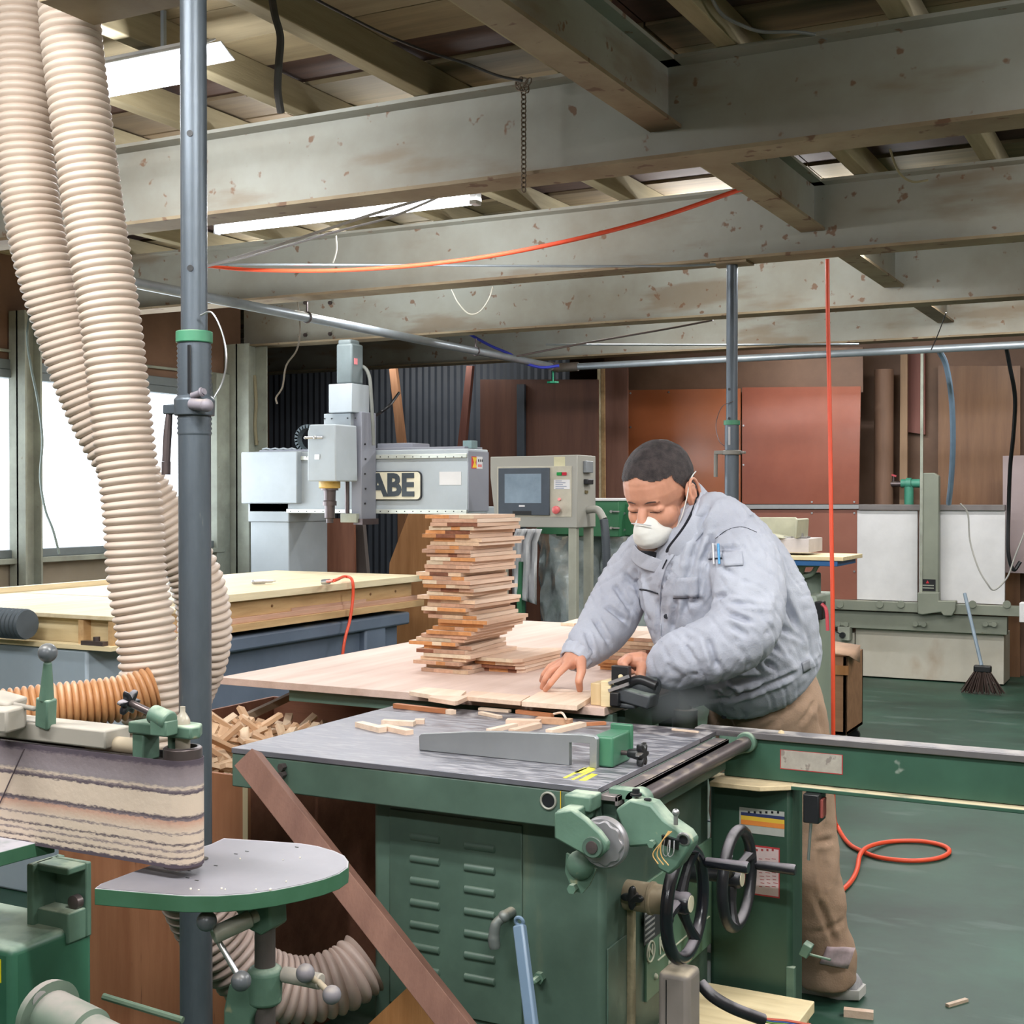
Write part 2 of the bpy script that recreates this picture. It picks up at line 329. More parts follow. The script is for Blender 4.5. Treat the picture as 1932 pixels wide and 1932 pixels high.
# ================================================================ background machines (placed on real planes)
def rrect(m, x0, x1, z0, z1, r, y, dy):
    P_ = []
    for cx, cz, a0 in ((x1-r, z1-r, 0), (x0+r, z1-r, 90), (x0+r, z0+r, 180), (x1-r, z0+r, 270)):
        for k in range(6): an = math.radians(a0+k*18); P_.append((cx+r*math.cos(an), y, cz+r*math.sin(an)))
    return m.prism(P_, (0, dy, 0))
def yslab(m, pts, y0, y1):                            # outline drawn on the plane Y = y0, given depth to y1
    return m.prism([Yp(a, b, y0) for a, b in pts], (0, y1-y0, 0))
def rect(m, x0, x1, yt, yb_, y0, y1):                 # axis-aligned box from picture measurements taken at its left/right middle
    a = Yp(x0, (yt+yb_)/2, y0).x; b = Yp(x1, (yt+yb_)/2, y0).x; xm = (x0+x1)/2
    return m.box(a, b, y0, y1, Yp(xm, yb_, y0).z, Yp(xm, yt, y0).z)
CNC = mat('light_grey_enamel', (158, 165, 170), .5, 0, .06, 2, dust=.25, rgb2=(172, 180, 186), spots=(140, 120, 95), spot_t=.76, spot_s=14)
CNC2 = mat('mid_grey_enamel', (132, 134, 144), .5, 0, .06, 3)
BED = mat('blue_grey_enamel', (92, 104, 122), .5, 0, .08, 2, rgb2=(106, 118, 136), dust=.3)
WHITEP = mat('white_board', (206, 204, 204), .55, 0, .04, 3, rgb2=(220, 218, 218))
RAILM = mat('linear_rail', (200, 204, 196), .35, .4, .06, 20)
ASH = wood('pale_pine', (216, 194, 150), (232, 214, 174), 0, 2, .06)
ASHY = wood('pale_pine_lengthwise', (216, 196, 158), (234, 218, 184), 1, 2, .05)
PINE2 = wood('yellow_pine', (182, 144, 98), (206, 170, 124), 1, 2, .06)
PINK = wood('pink_meranti', (190, 146, 122), (208, 168, 144), 1, 2, .06)
BROWNW = wood('red_brown_board', (124, 74, 52), (142, 92, 68), 2, 1.5, .08)
ORPLY = wood('orange_plywood', (160, 108, 62), (182, 130, 82), 2, 1.2, .08)
# ---- router table (long axis runs along Y)
X0, X1, TY0, TY1 = -4.93, -3.9, 3.4, 6.43
t = thing('router_bed', 'long low router bed with layered pale wood table on a blue grey steel base', 'machine', (-4.4, 4.9, 0))
m = MB(); m.box(X0+.1, X1-.07, 3.45, TY1-.15, .06, .72); m.box(X0+.06, X1-.02, 3.42, TY1-.1, .68, .75)
m.box(X0+.1, X1-.03, 3.6, 4.0, 0, .7); m.box(X0+.1, X1-.03, 5.9, 6.1, 0, .7); m.build('steel_base', BED, t, bevel=.012)
m = MB(); m.cyl((X1-.071, 4.6, .42), (X1-.055, 4.6, .42), .025); m.build('plug', BLACK, t)
MB().box(X0, X1, TY0, TY1, .915, .95).build('tabletop', ASHY, t, bevel=.002, smooth=False)
MB().box(X0+.03, X1-.035, TY0+.05, TY1-.06, .835, .915).build('box_rail', PINE2, t, bevel=.002, smooth=False)
MB().box(X0, X1-.02, TY0, TY1-.01, .81, .835).build('meranti_board', PINK, t, bevel=.002, smooth=False)
MB().box(X0, X1, TY0, TY1+.02, .775, .81).build('lower_board', PINE2, t, bevel=.002, smooth=False)
MB().box(X0, X0+.035, TY0, TY1-1.0, .95, .975).build('edge_strip', ASHY, t, bevel=.002, smooth=False)
MB().box(X0+.05, X1-.25, 4.4, 4.403, .9505, .9512).build('seam', PINE2, t, smooth=False)
MB().box(X1-.035, X1-.028, 5.25, 5.9, .8, .85).build('chipped_strip', PINK, t, smooth=False)
m = MB(); 
for yy in (4.15, 4.75, 5.1, 5.95, 6.2): m.cyl((X1-.036, yy, .872), (X1-.031, yy, .872), .007, n=8)
m.build('screw_plug', mat('screw_plug', (120, 86, 52), .6), t, kind='stuff')
# nearer auxiliary box with a lower plywood lid at the left
t2 = thing('side_extension_box', 'open-fronted pale plywood box on a pale blue grey plinth, left of the hoses', 'box', (-3.3, 2.7, 0))
ey = 3.36; bxr = Yp(212, 1172, ey).x; bxl = -3.875; zt_ = Yp(150, 1160, ey).z
m = MB(); m.box(bxl, bxr, ey, ey+.42, zt_-.015, zt_); m.build('lid', ASHY, t2, bevel=.002, smooth=False)
MB().box(bxl, bxr, ey+.04, ey+.06, zt_-.10, zt_-.015).build('back_board', ASH, t2, smooth=False)
for xx in (bxr-.012, bxr-.15): MB().box(xx-.012, xx+.012, ey+.005, ey+.04, zt_-.10, zt_-.0155).build('divider', PINE2, t2, smooth=False)
MB().box(bxl, bxr+.02, ey-.03, ey+.42, zt_-.115, zt_-.1).build('bottom_board', ASH, t2, smooth=False)
MB().box(bxl+.0, Yp(172, 1250, ey).x, ey-.02, ey+.4, .0, zt_-.116).build('plinth', mat('pale_blue_plinth', (158, 172, 184), .5, 0, .08, 2, rgb2=(172, 186, 196)), t2, bevel=.01)
m = MB(); m.box(bxr-.12, bxr-.02, ey-.025, ey+.0, zt_-.0995, zt_-.085); m.cyl((bxr-.06, ey-.012, zt_-.085), (bxr-.06, ey-.012, zt_-.07), .012); m.build('clamp', DSTEEL, t2)
m = MB(); q = Yp(52, 1178, ey-.08); pts = [Vector((q.x-.9+i*.01, q.y, q.z)) for i in range(0, 91)]
m.tube(pts, .05, 20, rf=lambda i, n: 1+.07*(i % 2)); m.build('flexible_duct', mat('dark_grey_duct', (70, 78, 84), .55), label='dark grey ribbed duct end in front of the small plywood box', cat='duct')
# tools lying on the router table
m = MB(); a = Zp(478, 1098, .965); b = Zp(520, 1096, .965); dv = (b-a).normalized()
m.cyl(a, a.lerp(b, .5), .012, .012); m.cyl(a.lerp(b, .5), a.lerp(b, .85), .008); m.cyl(a.lerp(b, .85), b, .004)
m.ball(a, .011); m.build('air_nozzle', CHROME, label='small metal tool lying alone on the pale router table', cat='tool')
a = Zp(608, 1098, .962); pts = [a, Zp(618, 1096, .968), Zp(640, 1090, .985)]
hp = [Zp(618, 1097, .968), Zp(632, 1095, .99), Xp(650, 1088, X1-.05), Xp(664, 1094, X1+.02), Xp(666, 1125, X1+.03), Xp(660, 1170, X1+.03), Xp(648, 1222, X1+.03), Vector((X1+.02, Xp(630, 1262, X1).y, .3)), Vector((X1+.06, Xp(630, 1262, X1).y-.2, .02))]
th = MB().tube(spline(hp, 8), .008, 10).build('air_hose', mat('orange_air_hose', (232, 84, 52), .4, 0, .06, 8), label='short orange air hose hanging over the router table edge', cat='hose')
MB().cyl(a, Zp(622, 1097, .966), .013).build('coupling', CHROME, th)
# ---- gantry
GY = 6.62
t = thing('router_gantry', 'light grey bridge of the woodworking router with spindle carriage and raised lettering plate', 'machine', (-4.5, 6.8, 0))
xr = Yp(883, 900, GY).x; GY1 = Xp(921, 900, xr).y
m = MB(); rect(m, 470, 883, 850, 968, GY, GY1); rect(m, 455, 560, 852, 950, GY-.05, GY+.1); m.build('bridge', CNC, t, bevel=.006)
m = MB(); zt = Yp(700, 849, GY).z; m.box(Yp(487, 850, GY).x, Yp(875, 850, GY).x, GY+.01, GY1-.02, zt-.002, zt+.012); m.build('top_cover', CNC2, t, bevel=.002)
m = MB(); m.box(xr-.004, xr+.004, GY+.002, GY1, Yp(883, 965, GY).z, Yp(883, 851, GY).z); m.build('end_plate', CNC2, t)
zb = Yp(510, 985, GY).z
m = MB(); m.box(Yp(471, 1000, GY).x, Yp(543, 1000, GY).x, GY+.01, GY+.42, 0, zb+.08); m.box(Yp(468, 960, GY).x, Yp(545, 960, GY).x, GY, GY+.42, zb-.0, zb+.12); m.build('upright', CNC, t, bevel=.006)
m = MB(); m.box(xr-.2, xr-.01, GY+.02, GY+.42, 0, zb+.1); m.build('upright', CNC, t, bevel=.006)
for ya, yb2 in ((858, 866), (961, 969)):
    m = MB(); rect(m, 536 if ya < 900 else 540, 880, ya, yb2, GY-.012, GY); m.build('rail', RAILM, t, bevel=.002)
    m = MB()
    for k in range(22):
        q = Yp(548+k*15.4, (ya+yb2)/2, GY-.012); m.cyl(q, q+Vector((0, -.001, 0)), .004, n=6)
    m.build('rail_screw', BLACK, t, kind='stuff')
# small box and boards on top of the bridge
m = MB(); rect(m, 712, 778, 836, 849, GY+.05, GY+.25); m.build('junction_box', CNC2, t, bevel=.004)
m = MB(); rect(m, 873, 890, 831, 846, GY+.05, GY+.12); m.build('sensor_box', mat('greenish_plastic', (110, 132, 134), .5), t, bevel=.002)
MB().tube([Yp(x, 848-(i % 2)*2, GY+.03) for i, x in enumerate(range(495, 560, 8))], .006, 6).build('cable_clips', CNC, t)
# cable chain loop
c = Yp(584, 828, GY+.06); m = MB()
for k in range(13):
    an = math.pi*(.42+.9*k/12*1.15); R_ = .085; m.obox((c.x+R_*math.cos(an), c.y, c.z+R_*math.sin(an)*.9), (.03, .05, .022), (0, -an+math.pi/2, 0))
m.build('cable_chain', mat('chain_plastic', (66, 78, 84), .6), t, smooth=False)
# lettering plate
px0, px1, py0, py1 = 690, 797, 889, 944
m = MB(); a = Yp(px0, py1, GY); b = Yp(px1, py0, GY)
rrect(m, a.x, b.x, Yp(740, py1, GY).z, Yp(740, py0, GY).z, .03, GY-.002, -.010); pl = m.build('name_plate', BLACK, t, bevel=.001)
m = MB(); rrect(m, a.x+.006, b.x-.006, Yp(740, py1, GY).z+.006, Yp(740, py0, GY).z-.006, .025, GY-.012, -.004); m.build('plate_face', mat('ivory', (214, 208, 186), .5), pl, bevel=.001)
tq = Yp(750, 917, GY-.017); text('ABE', 'lettering', (Yp(701, 917, GY).x-.002, GY-.017, tq.z), .182, mat('letter_blue_grey', (58, 66, 74), .5), pl, ext=.003, align='LEFT', bold=.007, sx=.98)
m = MB(); rect(m, 829, 870, 890, 915, GY-.002, GY); m.build('blank_label', WHITEP, t)
zq = Yp(890, 872, GY).z; ya, yb2 = Xp(888, 872, xr).y, Xp(909, 872, xr).y
stk = MB().box(xr+.004, xr+.005, ya, yb2, zq-.035, zq+.035).build('warning_sticker', WHITEP, t, smooth=False)
yc_ = (ya+yb2)/2
MB().box(xr+.005, xr+.0056, ya, ya+(yb2-ya)*.45, zq-.035, zq+.035).build('red_field', mat('red_print', (190, 40, 50), .5), stk, smooth=False)
MB().prism([(xr+.0056, ya+.01, zq-.03), (xr+.0056, yc_-.002, zq-.03), (xr+.0056, yc_-.02, zq), (xr+.0056, yc_-.002, zq+.03), (xr+.0056, ya+.01, zq+.03), (xr+.0056, ya+.03, zq)], (.0004, 0, 0)).build('yellow_mark', mat('yellow_print', (226, 186, 40), .5), stk, smooth=False)
m = MB()
for k in range(3): m.box(xr+.005, xr+.0056, yc_+.012+k*.022, yc_+.022+k*.022, zq+.005, zq+.02)
m.build('print', BLACK, stk, smooth=False)
MB().box(xr+.005, xr+.0056, yc_+.01, yb2-.01, zq-.025, zq-.01).build('pink_print', mat('pink_print', (206, 120, 120), .5), stk, smooth=False)
# carriage
s_ = thing('spindle_carriage', None, None, tuple(Yp(660, 990, GY-.1))); par(s_, t)
m = MB(); rect(m, 663, 682, 777, 984, GY-.17, GY-.015); m.build('slide_column', CNC2, s_, bevel=.004)
m = MB(); rect(m, 611, 662, 780, 905, GY-.2, GY-.12); m.build('mounting_plate', CNC, s_, bevel=.003)
m = MB()
for px, py in ((613, 790), (626, 790), (656, 789), (671, 789)): q = Yp(px, py, GY-.2); m.cyl(q, q+Vector((0, -.004, 0)), .005, n=6)
m.build('cap_screw', BLACK, s_)
m = MB(); rect(m, 620, 664, 724, 778, GY-.24, GY-.06); m.build('gear_box', CNC, s_, bevel=.003)
m = MB(); rect(m, 634, 664, 648, 724, GY-.22, GY-.10); rect(m, 637, 661, 640, 652, GY-.21, GY-.11); m.build('motor', mat('motor_green_grey', (92, 102, 104), .5, dust=.2), s_, bevel=.012, seg=3)
m = MB(); q = Xp(671, 681, Yp(664, 681, GY-.22).x+.004); m.box(q.x-.003, q.x, q.y-.012, q.y+.02, q.z-.02, q.z+.016); m.build('motor_tag', mat('tag_red', (210, 120, 125), .5), s_)
# head cover with chamfered top
hp_ = [(580, 908), (580, 815), (584, 801), (632, 800), (634, 908)]
m = MB(); yslab(m, hp_, GY-.42, GY-.2)
m.build('head_cover', CNC, s_, bevel=.008, seg=3)
q = Yp(598, 862, GY-.425); MB().box(q.x-.016, q.x+.016, q.y-.001, q.y+.002, q.z-.014, q.z+.014).build('cover_plate', mat('bright_white_plate', (235, 238, 240), .3), s_)
q = Yp(600, 826, GY-.425); m = MB(); m.cyl((q.x+.03, q.y, q.z), (q.x-.06, q.y-.04, q.z), .007); m.ball((q.x-.06, q.y-.04, q.z), .009); m.ball((q.x, q.y-.03, q.z), .011); m.cyl((q.x, q.y+.01, q.z), (q.x, q.y-.03, q.z), .006); m.build('air_fitting', CHROME, s_)
q = Yp(622, 905, GY-.31); m = MB(); m.cyl((q.x, q.y, q.z), (q.x, q.y, q.z-.05), .062, n=28); m.build('yellow_ring', mat('yellow_polyurethane', (196, 160, 84), .5), s_, bevel=.006)
m = MB(); z0 = q.z; m.lathe((q.x, q.y, z0-.05), (0, 0, -1), [(0, .05), (.012, .05), (.012, .036), (.07, .034), (.075, .04), (.1, .04), (.1, .03), (.17, .03), (.175, .022), (.2, .02)]); m.build('spindle_nose', DSTEEL, s_)
q = Yp(655, 905, GY-.17); m = MB(); m.cyl((q.x, q.y, q.z+.03), (q.x, q.y, Yp(655, 975, GY-.17).z), .014); m.build('ball_screw', DSTEEL, s_)
m = MB(); rect(m, 642, 672, 969, 986, GY-.2, GY-.13); m.build('screw_bearing', COLM, s_, bevel=.003)
m = MB(); rect(m, 667, 684, 979, 990, GY-.18, GY-.01); m.build('foot_flange', DSTEEL, s_)
m = MB(); pts = [Yp(*p, GY-.1) for p in ((670, 688), (688, 694), (697, 712), (700, 745), (703, 790), (705, 840))]; m.tube(spline(pts, 6), .011, 10); m.build('motor_cable', mat('grey_cable', (110, 112, 108), .6), s_)
m = MB()
for k in range(5):
    q = Xp(688+(k % 2), 838+k*28, Yp(682, 838+k*28, GY-.17).x); m.cyl((q.x, q.y, q.z), (q.x+.006, q.y, q.z), .006, n=6)
m.build('side_screw', BLACK, s_)
# ---- operator console
CY = 6.3
t = thing('router_console', 'beige grey operator console with dark touch screen and red stop button', 'console', (-3.1, 6.4, 0))
m = MB(); yslab(m, [(925, 862), (1089, 858), (1089, 996), (935, 994), (925, 900)], CY, CY+.24)
xr2 = Yp(1089, 930, CY).x
m.build('cabinet', mat('console_beige', (150, 148, 140), .5, 0, .04, 3), t, bevel=.004)
def panel(px0, px1, py0, py1, Y, th, name, mt, par_, bevel=0):
    m = MB(); rect(m, px0, px1, py0, py1, Y-th, Y); return m.build(name, mt, par_, bevel=bevel)
panel(938, 1078, 880, 975, CY, .004, 'control_plate', mat('console_plate', (176, 170, 154), .5), t, .001)
panel(940, 1036, 883, 972, CY-.004, .012, 'touch_screen_bezel', mat('dark_slate_plastic', (60, 68, 78), .4), t, .002)
panel(952, 1021, 894, 949, CY-.016, .001, 'screen', mat('screen_glass', (118, 134, 148), .18, 0, .12, 7, rgb2=(134, 150, 164)), t)
panel(967, 1002, 964, 971, CY-.016, .002, 'screen_flap', BLACK, t)
panel(979, 990, 953, 956, CY-.016, .0006, 'screen_mark', WHITEP, t)
panel(1050, 1059, 891, 897, CY-.004, .008, 'green_lamp', mat('green_lamp', (20, 130, 60), .3), t, .001)
panel(1060, 1068, 891, 897, CY-.004, .008, 'red_lamp', mat('red_lamp', (170, 30, 50), .3), t, .001)
lb = panel(1045, 1075, 905, 923, CY-.004, .001, 'instruction_label', WHITEP, t)
m = MB()
for k in range(5):
    q0 = Yp(1048, 907.5+k*3.4, CY-.005); q1 = Yp(1060+(k*7) % 12, 907.5+k*3.4, CY-.005); m.box(q0.x, q1.x, CY-.0056, CY-.005, q0.z-.002, q0.z+.002)
m.build('print', mat('grey_print', (120, 128, 150), .6), lb, smooth=False)
panel(1045, 1066, 862, 880, CY, .0006, 'masking_tape', mat('masking_tape', (190, 184, 150), .6), t)
q = Yp(1056, 942, CY-.004); m = MB(); m.cyl(q, q+Vector((0, -.01, 0)), .008); m.build('pilot_lamp', mat('pink_lamp', (235, 150, 150), .3), t)
q = Yp(1053, 962, CY-.004); m = MB(); m.lathe(q, (0, -1, 0), [(0, .012), (.018, .012), (.018, .021), (.032, .021), (.036, .014)]); m.build('stop_button', mat('stop_red', (196, 92, 92), .4), t)
# things on the right side of the console
def xpanel(px0, px1, py0, py1, X, th, name, mt, par_, bevel=0):
    a = Xp(px0, (py0+py1)/2, X); b = Xp(px1, (py0+py1)/2, X); c0 = Xp((px0+px1)/2, py0, X); c1 = Xp((px0+px1)/2, py1, X)
    return MB().box(X, X+th, a.y, b.y, c1.z, c0.z).build(name, mt, par_, bevel=bevel)
xpanel(1100, 1113, 870, 892, xr2, .02, 'rocker_switch', mat('grey_switch', (120, 124, 128), .4), t, .003)
xpanel(1101, 1112, 904, 914, xr2, .025, 'selector_knob', BLACK, t, .004)
xpanel(1103, 1108, 925, 931, xr2, .006, 'key_switch', mat('brass_black', (90, 80, 50), .4), t, .001)
q = Xp(1108, 962, xr2); hp = [q, q+Vector((.06, 0, .0)), q+Vector((.10, -.01, -.05))]
MB().tube(spline(hp, 5), .02, 14).build('hose_elbow', mat('elbow_grey', (140, 138, 130), .5), t)
pts = resample(spline([q+Vector((.10, -.01, -.05)), q+Vector((.115, -.02, -.15)), q+Vector((.12, -.02, -.35)), q+Vector((.1, 0, -.6)), q+Vector((.05, 0, -.95)), q+Vector((.02, 0, -1.2))], 10), .006)
MB().tube(pts, .0215, 16, rf=lambda i, n: 1+.08*(i % 2)).build('corrugated_conduit', mat('conduit_dark', (56, 62, 68), .5), t)
m = MB()
for px in (1082, 1110):
    yy = CY+.01 if px == 1082 else CY+.2
    m.box(xr2-.055, xr2-.01, yy, yy+.035, 0, Yp(1082, 994, CY).z)
m.box(Yp(940, 990, CY).x, Yp(940, 990, CY).x+.04, CY+.01, CY+.045, 0, Yp(1000, 994, CY).z)
m.build('stand', mat('stand_beige', (150, 150, 136), .5), t, bevel=.002)
# ---- dust collector behind the console
DY = 7.15
t = thing('dust_collector', 'green dust collector with crumpled clear plastic bags behind the console', 'machine', (-3.0, 7.2, 0))
DG = mat('collector_green', (52, 108, 74), .5, 0, .1, 4, dust=.2)
m = MB(); rect(m, 1040, 1167, 943, 1012, DY+.05, DY+.45); m.build('filter_housing', DG, t, bevel=.004)
m = MB(); rect(m, 1040, 1168, 940, 945, DY+.04, DY+.47); m.build('housing_lid', WHITEP, t, bevel=.003)
m = MB(); rect(m, 1174, 1236, 949, 1014, DY+.15, DY+.4); m.build('fan_casing', DG, t, bevel=.015)
m = MB()
for py in (965, 996):
    q = Yp(1155, py, DY+.05); m.box(q.x-.01, q.x+.05, q.y-.012, q.y, q.z-.004, q.z+.004); m.cyl(q, q+Vector((0, -.02, 0)), .008)
    q = Yp(1178, py+4, DY+.15); m.cyl(q, q+Vector((0, -.02, 0)), .009)
m.build('toggle_catch', CHROME, t)
PLB = mat('clear_film_bag', (138, 146, 146), .16, .45, .2, 5, rgb2=(196, 206, 206), bump=1.0, bscale=11)  # paler blotches in the tint stand in for highlights on the film
def bag(cx, cy, z0, z1, R, nm):
    m = MB(); n = 40; rows = 26; vs = []
    for j in range(rows):
        u = j/(rows-1); z = z0+(z1-z0)*u
        for i in range(n):
            a = 2*math.pi*i/n; rr = R*(.93+.05*math.sin(7*a+9*u)+.03*math.sin(13*a-21*u+2)); 
            if u < .1: rr *= .7+.3*(u/.1)
            if u > .93: rr *= 1.04
            vs.append((cx+rr*math.cos(a), cy+rr*math.sin(a), z))
    m.add(vs, [(j*n+i, j*n+(i+1) % n, (j+1)*n+(i+1) % n, (j+1)*n+i) for j in range(rows-1) for i in range(n)]+[tuple(range(n-1, -1, -1)), tuple(range((rows-1)*n, rows*n))])
    return m.build(nm, PLB, t)
q = Yp(1052, 1010, DY); zt = Yp(1052, 1005, DY).z; bag(q.x, DY+.28, .05, zt, .24, 'dust_bag')
q2 = Yp(1150, 1010, DY); bag(q2.x+.02, DY+.3, .05, zt-.02, .2, 'dust_bag')
MB().cyl((q.x, DY+.28, zt-.01), (q.x, DY+.28, zt+.045), .25, n=40).build('bag_flange', DG, t)
m = MB(); rect(m, 975, 984, 1060, 1165, DY-.05, DY-.0); m.build('stand_leg', DG, t)
# cloth draped beside the bag
m = MB(); vs = []; 
a = Yp(972, 1000, DY-.03)
for j in range(18):
    for i in range(10):
        px = 966+i*5.2+ (0 if j > 2 else (3-j)*3); py = 998+j*(7.5+i*.1)
        qq = Yp(px, py, DY-.04+.035*math.sin(i*1.9+j*.15)); vs.append(qq)
m.add(vs, [(j*10+i, j*10+i+1, (j+1)*10+i+1, (j+1)*10+i) for j in range(17) for i in range(9)])
o = m.build('draped_cloth', mat('pale_grey_cloth', (206, 206, 208), .9), label='pale grey cloth hanging beside the clear dust bag', cat='cloth'); s = o.modifiers.new('s', 'SOLIDIFY'); s.thickness = .004
# ---- loose boards and timbers behind the router
def leaner(pts, Y, th, name, mt, label, cat='board', group=None, ground=True):
    m = MB(); P_ = [Yp(a, b, Y) for a, b in pts]
    if ground:
        zs = sorted(p.z for p in P_)[1]+.02
        for p in P_:
            if p.z <= zs: p.z = 0
    m.prism(P_, (0, th, 0)); return m.build(name, mt, label=label, cat=cat, group=group, smooth=False)
TIM = wood('timber_offcut', (150, 104, 72), (172, 126, 92), 2, 2, .05)
leaner([(734, 695), (746, 692), (763, 838), (766, 1100), (752, 1100), (749, 840)], 9.3, .04, 'timber_post', TIM, 'light brown timber leaning on the corrugated wall behind the router bridge')
leaner([(880, 690), (891, 690), (876, 850), (872, 1080), (858, 1080), (862, 850)], 9.25, .04, 'timber_post', wood('red_timber', (96, 54, 44), (112, 70, 58), 2, 2, .05), 'dark reddish timber leaning behind the right end of the router bridge')
leaner([(595, 978), (668, 978), (672, 1180), (595, 1180)], 7.6, .02, 'plywood_sheet', BROWNW, 'brown plywood sheet standing below the router bridge')
leaner([(672, 985), (684, 985), (712, 1180), (672, 1180)], 7.7, .04, 'timber_strut', wood('grey_strut', (88, 80, 78), (104, 96, 92), 2, 2, .05), 'grey slanting strut below the router carriage', 'timber')
leaner([(772, 965), (890, 965), (890, 1190), (722, 1190), (735, 1062)], 7.65, .02, 'plywood_sheet', ORPLY, 'orange brown plywood sheet with a slanted edge behind the tall stack of boards')
leaner([(530, 975), (596, 970), (530, 1090)], 7.1, .01, 'sheet_gusset', CNC2, 'grey triangular gusset beside the router upright', 'bracket')
leaner([(906, 716), (1128, 716), (1128, 1200), (906, 1200)], 9.4, .02, 'dark_plywood_sheet', wood('dark_brown_ply', (78, 46, 34), (94, 60, 44), 2, 1, .05), 'large dark brown plywood sheet behind the operator console')
leaner([(975, 725), (989, 725), (990, 870), (976, 870)], 9.36, .03, 'slotted_angle', mat('slotted_steel', (54, 60, 68), .5), 'dark slotted steel angle standing before the dark brown sheet', 'post')
for k, (a_, b_, mt_, lb_) in enumerate(((1127, 1133, ASHY, 'thin pale wooden strip standing left of the brown sheet, nearer the console'), (1134, 1140, PINE2, 'thin yellowish wooden strip standing right beside a paler strip'))):
    leaner([(a_, 690), (b_, 690), (b_+3, 950), (a_+2, 950)], 9.9, .02, 'wood_strip', mt_, lb_, 'strip')
leaner([(1140, 690), (1184, 690), (1184, 1190), (1142, 1190)], 10.0, .02, 'plywood_sheet', wood('mauve_ply', (118, 80, 68), (132, 94, 80), 2, 1, .05), 'mauve brown plywood sheet between pale strips and glossy orange panel')
# glossy orange coated panels
GLO = mat('glossy_orange_film_board', (134, 74, 58), .2, 0, .1, 1.3, rgb2=(148, 88, 70), coat=.5, spec=.5)
OY = 10.3
leaner([(1185, 736), (1397, 733), (1397, 1130), (1185, 1130)], OY, .015, 'film_faced_panel', mat('glossy_amber_film_board', (148, 84, 50), .25, 0, .1, 1.3, rgb2=(160, 92, 58), coat=.4), 'glossy amber film-faced panel behind the worker, left of the far prop', 'panel', 'film-faced panels on the far wall', ground=False)
leaner([(1400, 731), (1624, 729), (1620, 951), (1400, 951)], OY, .015, 'film_faced_panel', GLO, 'glossy red-brown film-faced panel right of the far prop, with strip glare', 'panel', 'film-faced panels on the far wall', ground=False)
leaner([(1400, 962), (1617, 962), (1617, 1131), (1400, 1131)], OY, .015, 'film_faced_panel', mat('satin_orange_film_board', (136, 82, 66), .4, 0, .1, 1.3, rgb2=(146, 94, 78)), 'lower red-brown film-faced panel behind the small drilling machine', 'panel', 'film-faced panels on the far wall', ground=False)
leaner([(1405, 952), (1620, 952), (1620, 960), (1405, 960)], OY-.02, .02, 'aluminium_strip', CHROME, 'thin aluminium strip between upper and lower film-faced panels', 'strip', ground=False)
m = MB()
for px, py in ((1190, 742), (1262, 740), (1190, 806), (1403, 803), (1403, 877), (1532, 947), (1612, 947), (1532, 968), (1612, 968), (1612, 1078)):
    q = Yp(px, py, OY); m.cyl(q, q+Vector((0, -.006, 0)), .008, n=8)
m.build('trim_5', CHROME, kind='structure', label='screw heads holding the film-faced panels')
leaner([(1140, 660), (1628, 655), (1628, 740), (1140, 740)], 10.42, .015, 'brown_header_board', WPB, 'matt brown board above the glossy panels', ground=False)
# round brown duct + posts at right
m = MB(); a = Yp(1668, 660, 10.72); m.tube([Vector((a.x, 10.72, z)) for z in (0, 1.2, 2.4)], .075, 20); m.build('paper_duct', wood('kraft_duct', (128, 98, 80), (144, 112, 92), 2, 1, 0), label='brown round vertical duct right of the glossy panels', cat='duct')
leaner([(1699, 665), (1712, 665), (1712, 950), (1696, 950)], 10.8, .03, 'timber_post', wood('cream_edge', (156, 126, 100), (172, 142, 112), 2, 1, 0), 'pale edged timber post behind the green pipe fitting')
leaner([(1708, 665), (1745, 665), (1745, 820), (1712, 815), (1712, 780), (1708, 700)], 10.9, .05, 'plywood_sheet', wood('brick_ply', (122, 74, 66), (136, 88, 78), 2, 1, 0), 'brick red plywood scrap above the green pipe fitting', ground=False)
leaner([(1770, 690), (1925, 690), (1925, 1180), (1770, 1180)], 10.85, .02, 'plywood_sheet', wood('old_ply', (112, 76, 50), (132, 96, 66), 2, 1, 0, rough=.4), 'large worn brown plywood sheet behind the white wall saw')
leaner([(1892, 860), (1990, 858), (1990, 1084), (1892, 1080)], 10.6, .015, 'pink_grey_board', mat('pink_grey_board', (158, 142, 142), .6, 0, .05, 3), 'pinkish grey board at the right edge behind the black cable', ground=False)
# ---- vertical panel saw against the far wall
SY = 10.2
t = thing('wall_saw', 'grey-green vertical panel saw with white backing boards and a tall guide column', 'machine', (-1.9, 9.7, 0))
SG = mat('sage_grey_enamel', (128, 132, 118), .5, 0, .1, 3, dust=.2, spots=(110, 90, 66), spot_t=.72, spot_s=12)
for a_, b_ in ((1617, 1731), (1734, 1896)):
    m = MB(); rect(m, a_, b_, 963, 1133 if a_ < 1700 else 1138, SY+.1, SY+.13); m.build('backing_board', WHITEP, t, bevel=.002, smooth=False)
m = MB(); rect(m, 1620, 1896, 952, 963, SY+.08, SY+.16); m.build('top_rail', mat('grey_rail', (112, 106, 104), .5), t, bevel=.003)
m = MB(); yslab(m, [(1735, 1120), (1735, 897), (1740, 892), (1762, 892), (1771, 898), (1771, 1120)], SY, SY+.08); m.build('guide_column', SG, t, bevel=.006)
m = MB(); yslab(m, [(1731, 1118), (1771, 1118), (1771, 1134), (1803, 1134), (1803, 1150), (1796, 1162), (1780, 1162), (1775, 1155), (1740, 1160), (1731, 1158)], SY-.03, SY+.06); m.build('saw_head', SG, t, bevel=.006)
m = MB(); rect(m, 1736, 1741, 665, 1120, SY-.01, SY+.01); m.build('guide_rod', COLM, t)
